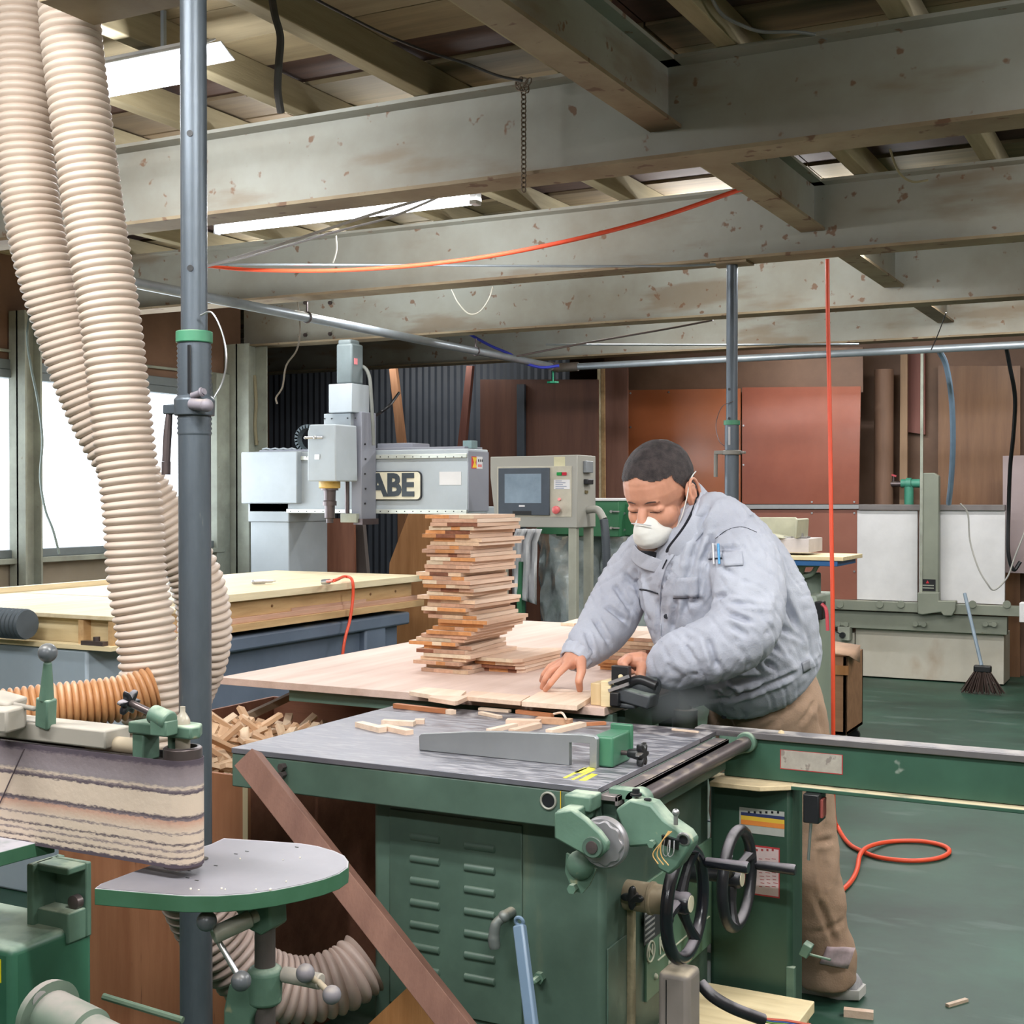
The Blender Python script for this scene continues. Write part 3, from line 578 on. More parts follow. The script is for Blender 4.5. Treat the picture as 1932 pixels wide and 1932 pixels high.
lp = MB(); rect(lp, 1735, 1765, 1093, 1115, SY-.003, SY); lp = lp.build('maker_plate', BLACK, t)
m = MB(); q = Yp(1750, 1098, SY-.004); m.prism([(q.x-.012, q.y, q.z-.01), (q.x+.012, q.y, q.z-.01), (q.x, q.y, q.z+.012)], (0, -.001, 0)); m.build('red_emblem', mat('red_print'  , (190, 40, 50), .5), lp)
m = MB()
for py in (1104, 1109): q0 = Yp(1738, py, SY-.004); q1 = Yp(1762, py, SY-.004); m.box(q0.x, q1.x, q0.y-.001, q0.y, q0.z-.004, q0.z+.004)
m.build('print', COLM, lp)
m = MB(); rect(m, 1545, 1925, 1138, 1156, SY, SY+.1); m.build('lower_rail', SG, t, bevel=.003)
m = MB(); rect(m, 1545, 1900, 1157, 1190, SY+.04, SY+.12); m.build('lower_beam', SG, t, bevel=.003)
for px in (1585, 1660, 1700, 1835, 1900): q = Yp(px, 1140, SY); MB().cyl(q, q+Vector((0, -.01, 0)), .028, n=14).build('roller', SG, t)
for px in (1590, 1736, 1868):
    m = MB(); q = Yp(px, 1177, SY+.04); m.box(q.x-.045, q.x+.045, q.y-.02, q.y, q.z-.012, q.z+.012); m.cyl(q+Vector((-.03, -.02, 0)), q+Vector((-.03, -.03, 0)), .02); m.cyl(q+Vector((.03, -.02, 0)), q+Vector((.03, -.03, 0)), .02); m.build('bracket', SG, t)
for k, (a_, b_) in enumerate(((1490, 1612), (1614, 1894))):
    m = MB(); a = Yp(a_, 1230, SY+.1); b = Yp(b_, 1230, SY+.1); m.box(a.x, b.x, SY+.1, SY+.45, .1 if k == 0 else .01, Yp((a_+b_)/2, 1191, SY+.1).z)
    m.build('lower_cabinet', mat('stained_white_panel', (190, 182, 166), .55, 0, .06, 2, rgb2=(204, 198, 184), streak=((150, 112, 74), (1.5, 1.5, 1), .6, .7)), t, bevel=.003)
# green pipe tee with valve
t = thing('pipe_tee', 'turquoise green pipe tee with a red-handled valve behind the wall saw', 'pipe', tuple(Yp(1714, 950, 10.7)))
TG = mat('turquoise_paint', (72, 146, 122), .45); q = Yp(1715, 912, 10.7)
m = MB(); m.cyl((q.x-.06, q.y, q.z), (q.x+.09, q.y, q.z), .034); m.cyl((q.x, q.y, q.z), (q.x, q.y, q.z-.2), .036); m.cyl((q.x-.02, q.y, q.z), (q.x+.02, q.y, q.z), .044); m.build('tee_body', TG, t)
m = MB(); m.cyl((q.x-.16, q.y, q.z-.005), (q.x-.06, q.y, q.z-.005), .022); m.cyl((q.x-.12, q.y, q.z), (q.x-.12, q.y, q.z+.06), .01); m.build('valve', DSTEEL, t)
m = MB(); m.obox((q.x-.14, q.y, q.z+.07), (.09, .02, .014), (0, .3, 0)); m.build('valve_handle', mat('red_handle', (196, 70, 80), .4), t)
# ---- small drilling machine between worker and wall saw
MY = 6.6
t = thing('mortising_machine', 'pale green drilling machine with hopper, board table and blue edge right of the worker', 'machine', tuple(Zp(1510, 1330, 0)))
PG = mat('pale_green_enamel', (160, 172, 156), .5, 0, .06, 3, dust=.3)
m = MB(); yslab(m, [(1425, 976), (1500, 976), (1505, 980), (1503, 1016), (1425, 1016)], MY+.15, MY+.17); yslab(m, [(1500, 978), (1505, 980), (1503, 1016), (1498, 1016)], MY-.05, MY+.17)
yslab(m, [(1425, 1016), (1478, 1016), (1460, 1010), (1425, 1005)], MY-.05, MY+.16); m.build('hopper', mat('beige_hopper', (168, 166, 144), .5), t, bevel=.004)
m = MB(); rect(m, 1430, 1526, 1016, 1042, MY-.02, MY+.25); m.build('top_box', mat('light_box', (188, 180, 178), .6), t, bevel=.002)
m = MB(); q = Yp(1480, 1014, MY); m.obox((q.x, MY+.05, q.z), (.05, .04, .008)); q = Yp(1508, 1014, MY); m.obox((q.x, MY+.05, q.z), (.07, .06, .008)); m.cyl((q.x, MY+.05, q.z), (q.x, MY+.05, q.z+.02), .008); m.build('clamp_plate', CHROME, t)
m = MB(); za = Yp(1530, 1051, MY).z; xa, xc = Yp(1430, 1050, MY).x, Yp(1600, 1050, MY).x
m.box(xa, xc, MY-.1, MY+.32, za-.012, za+.008); m.build('board_table', ASH, t, bevel=.002, smooth=False)
m = MB(); m.box(xa, xc-.03, MY-.09, MY+.3, za-.04, za-.013); m.build('table_frame', mat('blue_enamel', (40, 96, 150), .4), t, bevel=.003)
m = MB(); q = Yp(1500, 1075, MY+.08); cx, cz = q.x, za-.04; m.lathe((cx, MY+.1, cz), (0, 0, -1), [(0, .12), (.012, .12), (.016, .05), (.08, .028), (.3, .022)], 20)
for s_2 in (-1, 1): m.tube(spline([(cx+s_2*.11, MY+.1, cz-.005), (cx+s_2*.08, MY+.1, cz-.05), (cx+s_2*.02, MY+.1, cz-.07)], 6), .012, 8)
m.build('table_pedestal', PG, t)
m = MB(); q = Yp(1517, 1100, MY+.1); m.cyl((q.x, MY+.2, q.z+.05), (q.x, MY+.2, q.z-.12), .06); m.build('motor', mat('grey_green_motor', (120, 132, 120), .5), t, bevel=.008)
m = MB(); a = Yp(1480, 1122, MY); b = Yp(1541, 1122, MY); m.box(a.x, b.x, MY, MY+.35, .02, a.z); m.build('body', PG, t, bevel=.012)
m = MB(); q = Yp(1545, 1150, MY); m.box(q.x-.02, q.x+.02, MY-.01, MY+.06, q.z-.05, q.z+.04); m.build('switch_box', BLACK, t, bevel=.004)
m = MB(); m.tube(spline([(q.x+.02, MY-.02, q.z+.03), (q.x+.045, MY-.03, q.z+.0), (q.x+.055, MY-.04, q.z-.1)], 5), .009, 8); m.build('red_lever', mat('red_handle', (196, 70, 80), .4), t)
# socket with black plug on the wall saw's left panel
q = Yp(1586, 1195, SY); m = MB(); m.box(q.x-.02, q.x+.07, q.y-.01, q.y+.09, q.z-.05, q.z+.05); so = m.build('wall_socket', COLM, label='beige socket plate with a black plug low on the wall saw', cat='socket')
m = MB(); m.cyl(q+Vector((.02, -.04, -.01)), q+Vector((.02, 0, -.01)), .022); m.build('plug', BLACK, so)
m = MB(); m.tube(spline([q+Vector((.02, -.03, -.01)), q+Vector((-.06, -.05, .03)), q+Vector((-.12, -.05, -.02)), q+Vector((-.14, -.03, -.08))], 6), .005, 6); m.build('cord', BLACK, so)
# carton-like wooden crate on casters
KY = 7.25
t = thing('wheeled_crate', 'brown open wooden crate on casters just behind the orange hose', 'crate', tuple(Zp(1600, 1390, 0)))
a = Yp(1530, 1300, KY); b = Yp(1597, 1300, KY); zt = Yp(1580, 1238, KY).z; dY = .4
CRT = wood('crate_ply', (150, 110, 80), (168, 126, 94), 0, 1.5, 0)
m = MB(); m.box(a.x, b.x, KY, KY+.02, .09, zt); m.box(a.x, b.x, KY+dY-.02, KY+dY, .09, zt); m.box(b.x-.02, b.x, KY, KY+dY, .09, zt); m.box(a.x, a.x+.02, KY, KY+dY, .09, zt); m.box(a.x, b.x, KY, KY+dY, .09, .11); m.build('box', CRT, t, bevel=.002, smooth=False)
m = MB(); m.box(a.x-.01, b.x+.012, KY-.015, KY+.005, zt-.1, zt-.05); m.build('batten', ORPLY, t, smooth=False)
m = MB(); m.add([(a.x-.03, KY-.02, zt+.03), (b.x+.02, KY-.03, zt+.01), (b.x+.03, KY+.2, zt+.045), (a.x, KY+.25, zt+.06)], [(0, 1, 2, 3)]); m.add([(b.x+.02, KY-.03, zt+.01), (b.x+.05, KY+.1, zt-.04), (b.x+.03, KY+.2, zt+.045)], [(0, 1, 2)])
o = m.build('paper_flap', mat('kraft_paper', (176, 144, 120), .8), t); s = o.modifiers.new('s', 'SOLIDIFY'); s.thickness = .003
for xx in (a.x+.05, b.x-.04):
    for yy in (KY+.05, KY+dY-.05): m = MB(); m.cyl((xx, yy-.012, .035), (xx, yy+.012, .035), .035); m.box(xx-.02, xx+.02, yy-.016, yy+.016, .06, .09); m.build('caster', BLACK, t)
# broom
q0 = Zp(1858, 1310, 0.0); t = thing('broom', 'broom with grey-blue handle and dark bristles standing by the wall saw', 'broom', tuple(q0))
by_ = q0.y
m = MB(); m.tube([Yp(1820, 1120, by_+.3), Yp(1852, 1256, by_)], .013, 10); m.build('handle', mat('blue_grey_handle', (128, 144, 158), .4), t)
m = MB(); hb = Yp(1854, 1262, by_); n = 60
m.obox(hb, (.12, .05, .05)); m.build('ferrule', BLACK, t, bevel=.01)
m = MB()
for i in range(130):
    fx = random.uniform(-1, 1); fy = random.uniform(-1, 1)
    p0 = hb+Vector((fx*.05, fy*.02, -.01)); p1 = Vector((hb.x+fx*.15+random.uniform(-.01, .01)+.0, by_+fy*.05, .004+random.uniform(0, .02))); m.cyl(p0, p1, .004, .003, 4)
m.build('bristles', mat('brown_bristles', (64, 48, 42), .8), t, kind='stuff')
# white door edge & dark object at far right
q = Zp(1925, 1245, 0); 
m = MB(); rect(m, 1923, 1965, 1138, 1175, 9.0, 9.1); m.box(Yp(1925, 1170, 9.0).x+.1, Yp(1925, 1170, 9.0).x+.14, 9.02, 9.08, 0, Yp(1925, 1175, 9.0).z); m.build('white_machine_part', WHITEP, label='white block at the right edge beside the wall saw', cat='machine', bevel=.004)
# ================================================================ table saw
TZ = .85; SXL, SXR, SYF, SYB = -1.87, -.998, 2.28, 2.97
t = thing('table_saw', 'big green table saw with grey steel top, louvred cabinet and two black handwheels', 'machine', (-1.4, 2.6, 0))
MB().box(SXL, SXR, SYF, SYB-.115, TZ-.012, TZ).build('table_top', STEEL, t, bevel=.0015)
MB().box(SXL+.0, SXR, SYB-.11, SYB+.0, TZ-.012, TZ-.0005).build('sliding_strip', mat('worn_dark_steel', (92, 88, 94), .4, .55, .14, 9, dust=.45, dcol=(180, 176, 176)), t, bevel=.0015)
m = MB(); m.box(SXL, SXR, SYF+.002, SYF+.03, TZ-.085, TZ-.0125); m.box(SXR-.03, SXR-.001, SYF, SYB, TZ-.085, TZ-.0125); m.box(SXL, SXL+.03, SYF+.01, SYB, TZ-.085, TZ-.0125); m.box(SXL, SXR, SYB-.03, SYB-.002, TZ-.085, TZ-.0125); m.build('apron', GREEN, t, bevel=.003)
q = Yp(1034, 1511, SYF); m = MB(); m.torus((q.x, SYF+.001, q.z), (0, 1, 0), .0155, .0025, 28, 8); rg = m.build('hole_rim', mat('bare_rim', (150, 150, 140), .5, .4), t)
MB().cyl((q.x, SYF+.0015, q.z), (q.x, SYF+.0005, q.z), .0152, n=28).build('hole', BLACK, rg)
m = MB(); a = Yp(535, 1437, SYF)
for yy in (1437, 1452): qq = Yp(535, yy+9, SYF); m.cyl(qq+Vector((0, .002, 0)), qq+Vector((0, -.012, 0)), .008, n=6); 
m.build('bolt', DSTEEL, t, kind='stuff')
MB().box(Yp(1057, 1500, SYF).x, Yp(1057, 1500, SYF).x+.0012, SYF-.0005, SYF+.001, TZ-.08, TZ-.013).build('painted_tick', mat('yellow_print', (226, 186, 40), .5), t)
# rail along the right edge
m = MB(); m.box(SXR+.004, SXR+.04, SYF+.0, SYB-.03, TZ-.022, TZ-.012); m.box(SXR+.034, SXR+.04, SYF, SYB-.03, TZ-.03, TZ-.012); m.build('edge_rail', CHROME if 0 else mat('planed_rail', (150, 140, 140), .35, .6, .1, 12, dust=.3), t, bevel=.001)
MB().box(SXR, SXR+.03, SYF+.02, SYB-.02, TZ-.085, TZ-.024).build('rail_support', GREEN, t, bevel=.003)
# cabinet
CX0, CX1, CY0, CY1 = -1.555, -1.02, 2.36, 2.984
MB().box(CX0, CX1, CY0, CY1, 0.02, TZ-.086).build('cabinet', GREEN, t, bevel=.014, seg=3)
MB().box(CX0-.01, CX1+.01, CY0-.01, CY1+.01, 0, .03).build('plinth', DKGREEN, t, bevel=.004)
a = Yp(735, 1600, CY0-.003).x; b = Yp(985, 1600, CY0-.003).x; z0 = Yp(860, 1915, CY0).z; z1 = TZ-.11
dr = MB().box(a, b, CY0-.004, CY0+.001, z0, z1).build('door', GREEN, t, bevel=.002)
lou = None
for (lx0, lx1, ly, st) in ((771, 833, 1583, 41.6), (872, 938, 1600, 41.6)):
    for k in range(7):
        q0 = Yp(lx0, ly+k*st-5, CY0-.004); q1 = Yp(lx1, ly+k*st+2, CY0-.004)
        if lou is None:
            L = abs(q1.x-q0.x); m = MB(); n = 8; vs = []
            for xx, sc_ in ((0, 0), (.07*L, 1), (.93*L, 1), (L, 0)):
                for i in range(n+1):
                    an = math.pi*i/n/1.0; r = .0095
                    vs.append((xx-L/2, -math.sin(an)*r*.95*sc_, math.cos(an)*r*(.55+.45*sc_)))
            m.add(vs, [(j*(n+1)+i, j*(n+1)+i+1, (j+1)*(n+1)+i+1, (j+1)*(n+1)+i) for j in range(3) for i in range(n)])
            lou = m.build('louvre', GREEN, t); o = lou
        else:
            o = bpy.data.objects.new('louvre', lou.data); COL.objects.link(o); o.parent = t
        o.location = Vector(((q0.x+q1.x)/2, CY0-.0045, (q0.z+q1.z)/2))-t.location; o.rotation_euler = (0, 0, 0)
q = Yp(958, 1725, CY0-.02); m = MB(); m.cyl((q.x, CY0, q.z), (q.x, CY0-.04, q.z), .011); m.ball((q.x, CY0-.036, q.z), .0125)
m.tube(spline([(q.x, CY0-.036, q.z), (q.x-.013, CY0-.045, q.z-.015), (q.x-.017, CY0-.047, q.z-.04), (q.x-.016, CY0-.045, q.z-.062)], 6), [.010]*6+[.011]*6+[.012]*6+[.011], 12)
m.build('door_handle', mat('grey_cast_handle', (104, 110, 108), .45, .3, dust=.5), t)
q = Yp(1020, 1843, CY0); m = MB(); m.lathe(q, (0, -1, 0), [(0, .012), (.012, .012), (.012, .007), (.03, .007), (.033, .004)], 6); m.build('door_bolt', GREEN2, t)
# side plates (right face)
def xp(px, py, X=CX1+.001): return Xp(px, py, X)
m = MB(); a = xp(1216, 1700); b = xp(1335, 1700); c0 = xp(1225, 1660).z; c1 = xp(1222, 1885).z
sp = MB().box(CX1, CX1+.006, a.y, CY1-.0, c1, c0).build('control_panel', mat('panel_green', (98, 130, 108), .45, 0, .08, 5, dust=.2), t, bevel=.001)
a = xp(1216, 1735, CX1+.008); b = xp(1246, 1735, CX1+.008)
tb = MB().box(CX1+.006, CX1+.0075, a.y, b.y, xp(1230, 1768).z, xp(1230, 1700).z).build('speed_table', mat('dark_plate', (60, 62, 66), .5), sp, smooth=False)
m = MB()
for k in range(6): zz = xp(1230, 1708+k*10).z; m.box(CX1+.0076, CX1+.008, a.y+.004, a.y+(b.y-a.y)*.65, zz-.0045, zz)
m.build('print', mat('plate_grey', (150, 150, 150), .5), tb, kind='stuff', smooth=False)
IV = mat('ivory_lettering', (206, 206, 186), .5, dust=.2)
q = Xp(1228, 1795, CX1+.008); MB().torus(q, (1, 0, 0), .021, .0022, 28, 6).build('logo_ring', IV, sp)
text('N', 'logo_letter', q, .034, IV, sp, rot=(math.pi/2, 0, math.pi/2), ext=.001)
q2 = Xp(1249, 1783, CX1+.008); text('K', 'letter', q2, .055, IV, sp, rot=(math.pi/2, 0, math.pi/2), ext=.001)
m = MB(); e0 = Xp(1241, 1812, CX1+.007); e1 = Xp(1330, 1755, CX1+.007); m.beam((e0.x, e0.y, e0.z), (e0.x, CY1-.02, e0.z+.0), .002, .004, (1, 0, 0)); m.build('underline', IV, sp)
m = MB()
for px, py in ((1236, 1842), (1263, 1816)): qq = Xp(px, py, CX1+.006); m.ball(qq, .007)
m.build('screw', IV, sp, kind='stuff')
m = MB(); a = xp(1185, 1800); m.box(CX1-.006, CX1+.012, a.y-.004, a.y+.018, 0, xp(1190, 1700).z); m.build('dusty_cable_trunking', mat('sawdust_caked', (150, 140, 112), .9, 0, .2, 20, bump=.8, bscale=50), t, bevel=.004)
m = MB(); a = xp(1145, 1800); b = xp(1180, 1800); m.box(CX1, CX1+.004, a.y, b.y, xp(1160, 1932).z-.02, xp(1165, 1775).z); m.build('inspection_cover', GREEN, t, bevel=.001)
# guide tube and castings at the right front corner
TX = -.93; y0 = 2.33; y1 = 2.985; tz = .826
MB().cyl((TX, y0, tz), (TX, y1, tz), .0155, n=24).build('guide_tube', DSTEEL, t)
m = MB(); m.lathe((TX, y1-.012, tz), (0, 1, 0), [(0, .017), (0, .024), (.03, .024), (.032, .01)], 24)
m.prism([(TX+.012, y1+.0, tz+.02), (TX+.012, y1, tz-.02), (SXR, y1-.0, tz-.05), (SXR, y1, tz+.022)], (0, .02, 0)); m.build('tube_bracket', GREEN2, t, bevel=.003)
AY = 2.17
m = MB(); yslab(m, [(1045, 1533), (1078, 1527), (1104, 1546), (1130, 1570), (1146, 1592), (1144, 1606), (1130, 1619), (1112, 1620), (1098, 1612), (1045, 1582)], AY, AY+.018); m.build('adjuster_arm', GREEN2, t, bevel=.004)
m = MB(); q0 = Yp(1047, 1525, AY); q1 = Yp(1078, 1525, AY); m.box(q0.x, q1.x, AY+.005, SYF+.002, q0.z-.035, q0.z-.004); q2_ = Yp(1100, 1500, SYF-.04); m.box(q2_.x-.035, q2_.x+.02, SYF-.05, SYF+.003, q2_.z-.03, q2_.z-.0); m.build('arm_foot', GREEN2, t, bevel=.004)
q = Yp(1120, 1597, AY); m = MB(); m.lathe((q.x, AY-.008, q.z), (0, 1, 0), [(0, .0115), (0, .019), (.02, .019)], 28); m.build('hub_boss', GREEN, t, bevel=.001)
m = MB(); m.lathe((q.x, AY-.011, q.z), (0, 1, 0), [(0, .002), (.001, .011), (.006, .0125), (.02, .0125)], 24); m.build('hub_pin', DSTEEL, t)
# knurled wheel
q = Yp(1135, 1592, AY+.035); m = MB(); n = 72; vs = []; pr = [(0, .5), (0, .80), (.004, .86), (.004, .93), (.009, 1.0), (.018, 1.0), (.022, .9)]
for h, rr in pr:
    for i in range(n):
        a_ = 2*math.pi*i/n; r = .047*rr*(1+(.06*math.cos(9*a_) if .75 < rr < .9 else 0)); vs.append((q.x+r*math.cos(a_), q.y+h, q.z+r*math.sin(a_)))
m.add(vs, [(k*n+i, (k+1)*n+i, (k+1)*n+(i+1) % n, k*n+(i+1) % n) for k in range(len(pr)-1) for i in range(n)]+[tuple(range(n-1, -1, -1)), tuple(range(len(vs)-n, len(vs)))])
m.build('adjusting_wheel', mat('cast_aluminium', (158, 156, 160), .4, .6, .1, 10, dust=.3), t)
q = Yp(1090, 1635, AY+.04); m = MB(); m.ball((q.x, q.y+.012, q.z), (.027, .022, .027), 20); q2_ = Yp(1086, 1673, AY+.06); yslab(m, [(1068, 1610), (1125, 1640), (1112, 1670), (1098, 1686), (1080, 1680), (1066, 1645)], AY+.055, AY+.062); m.cyl((q2_.x, q2_.y, q2_.z), (q2_.x, q2_.y-.02, q2_.z), .009, n=6); m.build('domed_cover', GREEN2, t)
# main tube block
m = MB(); BYc = 2.26
yslab(m, [(1160, 1528), (1188, 1508), (1228, 1518), (1252, 1546), (1292, 1574), (1303, 1590), (1300, 1602), (1280, 1636), (1262, 1652), (1240, 1640), (1226, 1596), (1186, 1600), (1176, 1570)], BYc, BYc+.05); m.build('sliding_block', GREEN2, t, bevel=.005)
q = Yp(1219, 1524, BYc+.03); m = MB(); m.lathe((TX, 2.30, tz), (0, 1, 0), [(0, .016), (0, .024), (.035, .024)], 24); m.obox((TX-.03, 2.315, tz+.012), (.05, .03, .02)); m.build('tube_clamp', GREEN2, t, bevel=.002)
for px, py in ((1222, 1519), (1200, 1501)):
    qq = Yp(px, py, BYc+.02); m = MB(); m.cyl(qq, qq+Vector((0, 0, .012)), .007, n=6); m.cyl(qq, qq+Vector((0, 0, .004)), .011, n=20); m.build('bolt', BLACK, t)
q = Yp(1290, 1583, BYc-.002); m = MB(); m.torus((q.x, q.y, q.z), (0, 1, .3), .0105, .003, 24, 8); m.build('bore_rim', CHROME, t)
MB().cyl((q.x, q.y-.001, q.z), (q.x, q.y+.003, q.z), .0095).build('bore', BLACK, t)
q = Yp(1275, 1556, BYc-.01); m = MB(); m.cyl(q, q+Vector((0, 0, .02)), .004); m.ball(q+Vector((0, 0, .022)), .007); m.build('set_screw', CHROME, t)
q = Yp(1233, 1590, BYc-.004); m = MB(); m.cyl(q, q+Vector((0, -.014, 0)), .007, n=6); m.build('hex_bolt', GREEN2, t)
# binder clip hung on the block
q = Yp(1266, 1586, BYc-.012); cl = MB(); cl.add([q+Vector((-.015, 0, .01)), q+Vector((.017, 0, .004)), q+Vector((.015, 0, -.014)), q+Vector((-.017, 0, -.008)), q+Vector((-.015, -.009, .01)), q+Vector((.017, -.009, .004)), q+Vector((.0155, -.002, -.015)), q+Vector((-.0165, -.002, -.009))], [(0, 3, 2, 1), (4, 5, 6, 7), (0, 1, 5, 4), (1, 2, 6, 5), (2, 3, 7, 6), (3, 0, 4, 7)])
co = cl.build('binder_clip', BLACK, label='black binder clip clipped to the green casting by the handwheel', cat='clip')
for s_2 in (-1, 1):
    m = MB(); b0 = q+Vector((s_2*.004, -.008, -.005)); m.tube(spline([b0+Vector((-.005, 0, .008)), b0+Vector((-.006, -.006, -.012)), b0+Vector((0, -.008, -.02)), b0+Vector((.006, -.006, -.012)), b0+Vector((.005, 0, .008))], 5), .0009, 6); m.build('wire_handle', CHROME, co)
m = MB(); 
for s_2 in range(3): m.tube(spline([q+Vector((-.0+.003*s_2, -.012, .02)), q+Vector((-.012, -.014, 0)), q+Vector((-.03+.008*s_2, -.012, -.025)), q+Vector((-.02+.01*s_2, -.012, -.042))], 6), .0012, 6)
m.build('rubber_band', mat('rubber_band', (200, 160, 100), .6), label='tan rubber band strands dangling beside the binder clip', cat='band')
# handwheels
def handwheel(px, py, X, R, hz, dusty, spoke0):
    c = Xp(px, py, X); m = MB(); mt = RUBBER if dusty else mat('glossy_bakelite', (24, 26, 32), .22, 0, .15, 6, dust=.75, dcol=(132, 126, 132))
    m.torus(c, (1, 0, 0), R-.012, .0125, 56, 14); wr = m.build('handwheel', mt, t)
    m = MB()
    for k in range(3):
        an = spoke0+k*2*math.pi/3; d = Vector((0, math.cos(an), math.sin(an)))
        pts = spline([c+Vector((-.012, 0, 0))+d*.014, c+Vector((-.008, 0, 0))+d*R*.5, c+d*(R-.014)], 6); m.tube(pts, [.012, .0118, .0115, .011, .0105, .010, .010, .010, .010, .0105, .0115, .0125, .0135], 10)
        
    m.build('spokes', mt, wr)
    m = MB(); m.lathe(c+Vector((-.035, 0, 0)), (1, 0, 0), [(0, .02), (.01, .022), (.04, .022), (.046, .018)], 24); m.build('hub', mt, wr)
    MB().cyl(c+Vector((.010, 0, 0)), c+Vector((.0125, 0, 0)), .0165).build('hub_cap', mat('ivory_cap', (196, 188, 164), .5), wr)
    an = hz; hc = c+Vector((0, math.cos(an), math.sin(an)))*(R-.012); m = MB()
    m.lathe(hc, (1, 0, 0), [(0, .008), (.012, .008), (.014, .0105), (.06, .0115), (.098, .0125), (.102, .011)], 18); m.build('crank_handle', mt, wr)
    return c
cA = handwheel(1293, 1704, -.895, .118, .62, False, -1.0)
cB = handwheel(1391, 1657, -.895, .116, .05, True, 2.4)
m = MB(); m.lathe((CX1-.01, cA.y, cA.z), (1, 0, 0), [(0, .03), (.06, .03), (.062, .033), (.068, .033), (.07, .03), (.098, .028), (.1, .016), (.125, .016)], 28); m.build('hub_sleeve', mat('sawdust_covered_sleeve', (150, 134, 110), .7, 0, .12, 12, dust=.4), t)
m = MB(); m.cyl((CX1+.0, cB.y, cB.z), (cB.x-.03, cB.y, cB.z), .014); m.cyl((CX1+.0, cB.y, cB.z), (CX1+.05, cB.y, cB.z), .022); m.build('rear_shaft', BLACK, t)
def star(c, ax, R, n, name, mt, parent):
    a, b, d = basis(ax); m = MB(); vs = []; N = 60
    for h, s_ in ((-.5, .85), (-.3, 1), (.3, 1), (.5, .8)):
        for i in range(N):
            an = 2*math.pi*i/N; r = R*(.74+.26*math.cos(n*an))*s_; vs.append(Vector(c)+d*h*R*.55+(a*math.cos(an)+b*math.sin(an))*r)
    m.add(vs, [(k*N+i, k*N+(i+1) % N, (k+1)*N+(i+1) % N, (k+1)*N+i) for k in range(3) for i in range(N)]+[tuple(range(N-1, -1, -1)), tuple(range(3*N, 4*N))])
    return m.build(name, mt, parent, ang=50)
q = Yp(1193, 1694, cA.y-.045); star(q, (0, -1, 0), .0235, 4, 'star_knob', BLACK, t)
MB().cyl(q, (q.x+.0, cA.y-.02, q.z), .007).build('knob_stud', DSTEEL, t)
# ---- rear part: second cabinet and long extension rail to the right
RX = -.822; RY = 2.985
MB().box(-1.02, RX, RY, RY+.10, 0, .735).build('rear_cabinet', DKGREEN, t, bevel=.012, seg=3)
def rface(px0, px1, py0, py1, th=.001): m = MB(); a = Yp(px0, (py0+py1)/2, RY-th); b = Yp(px1, (py0+py1)/2, RY-th); xm = (px0+px1)/2; return m.box(a.x, b.x, RY-th-.0006, RY-th+.0006, Yp(xm, py1, RY).z, Yp(xm, py0, RY).z)
lb = rface(1395, 1480, 1527, 1574).build('rating_label', mat('silver_label', (164, 166, 160), .5), t, smooth=False)
for k, (ya, yb2, col, nm) in enumerate(((1532, 1538, (44, 52, 90), 'blue_band'), (1538, 1546, (214, 176, 60), 'yellow_band'), (1546, 1555, (214, 130, 60), 'orange_band'))):
    rface(1398, 1480, ya+4, yb2+4, .0018).build(nm, mat(nm, col, .5), lb, smooth=False)
m = MB()
for k in range(6): a = Yp(1413+k*11, 1533, RY-.002); m.box(a.x-.0025, a.x+.0025, RY-.0025, RY-.0015, a.z-.002, a.z+.003)
m.build('print', BLACK, lb, kind='stuff')
nb = rface(1405, 1471, 1596, 1690).build('notice_border', mat('notice_red', (176, 56, 60), .5), t, smooth=False)
rface(1407, 1469, 1599, 1687, .0018).build('notice_paper', mat('notice_paper', (196, 176, 176), .6), nb, smooth=False)
m = MB()
for k in range(9):
    for j in range(3):
        a = Yp(1432+j*12+(k*5) % 4, 1620+k*6.5, RY-.002); m.box(a.x, a.x+.008+((k*7+j*3) % 4)*.001, RY-.0026, RY-.002, a.z-.0007, a.z+.0007)
for j in range(4): a = Yp(1426+j*10, 1603, RY-.002); m.box(a.x, a.x+.005, RY-.0026, RY-.002, a.z-.003, a.z+.002)
m.build('print', mat('notice_print', (150, 60, 60), .6), nb, kind='stuff')
q0 = Yp(1518, 1495, RY-.02); q1 = Yp(1548, 1553, RY-.02)
sb = MB().box(q0.x, q1.x-.0, RY-.035, RY+.03, q1.z, q0.z).build('switch_box', BLACK, t, bevel=.003)
MB().box(q1.x, q1.x+.006, RY-.025, RY+.01, q1.z+.012, q0.z-.012).build('switch_plate', mat('dull_red_switch', (140, 70, 64), .5), sb, bevel=.001)
MB().tube(spline([(q0.x+.015, RY-.02, q1.z), (q0.x+.01, RY-.012, q1.z-.04), (q0.x+.006, RY-.008, q1.z-.09)], 5), .0035, 8).build('switch_cable', CHROME, sb)
q = Yp(1518, 1790, RY-.01); m = MB(); m.obox((q.x+.005, RY-.012, q.z), (.02, .03, .03), (0, .4, 0)); m.cyl((q.x+.0, RY-.01, q.z-.01), (q.x+.06, RY-.01, q.z-.016), .003); m.build('latch', GREEN2, t, bevel=.002)
m = MB(); m.box(RX-.012, RX+.008, RY-.006, RY+.01, .02, q.z-.05); m.box(RX-.02, RX+.012, RY-.02, RY+.03, .0, .035); m.build('corner_strip', GREEN2, t, bevel=.002)
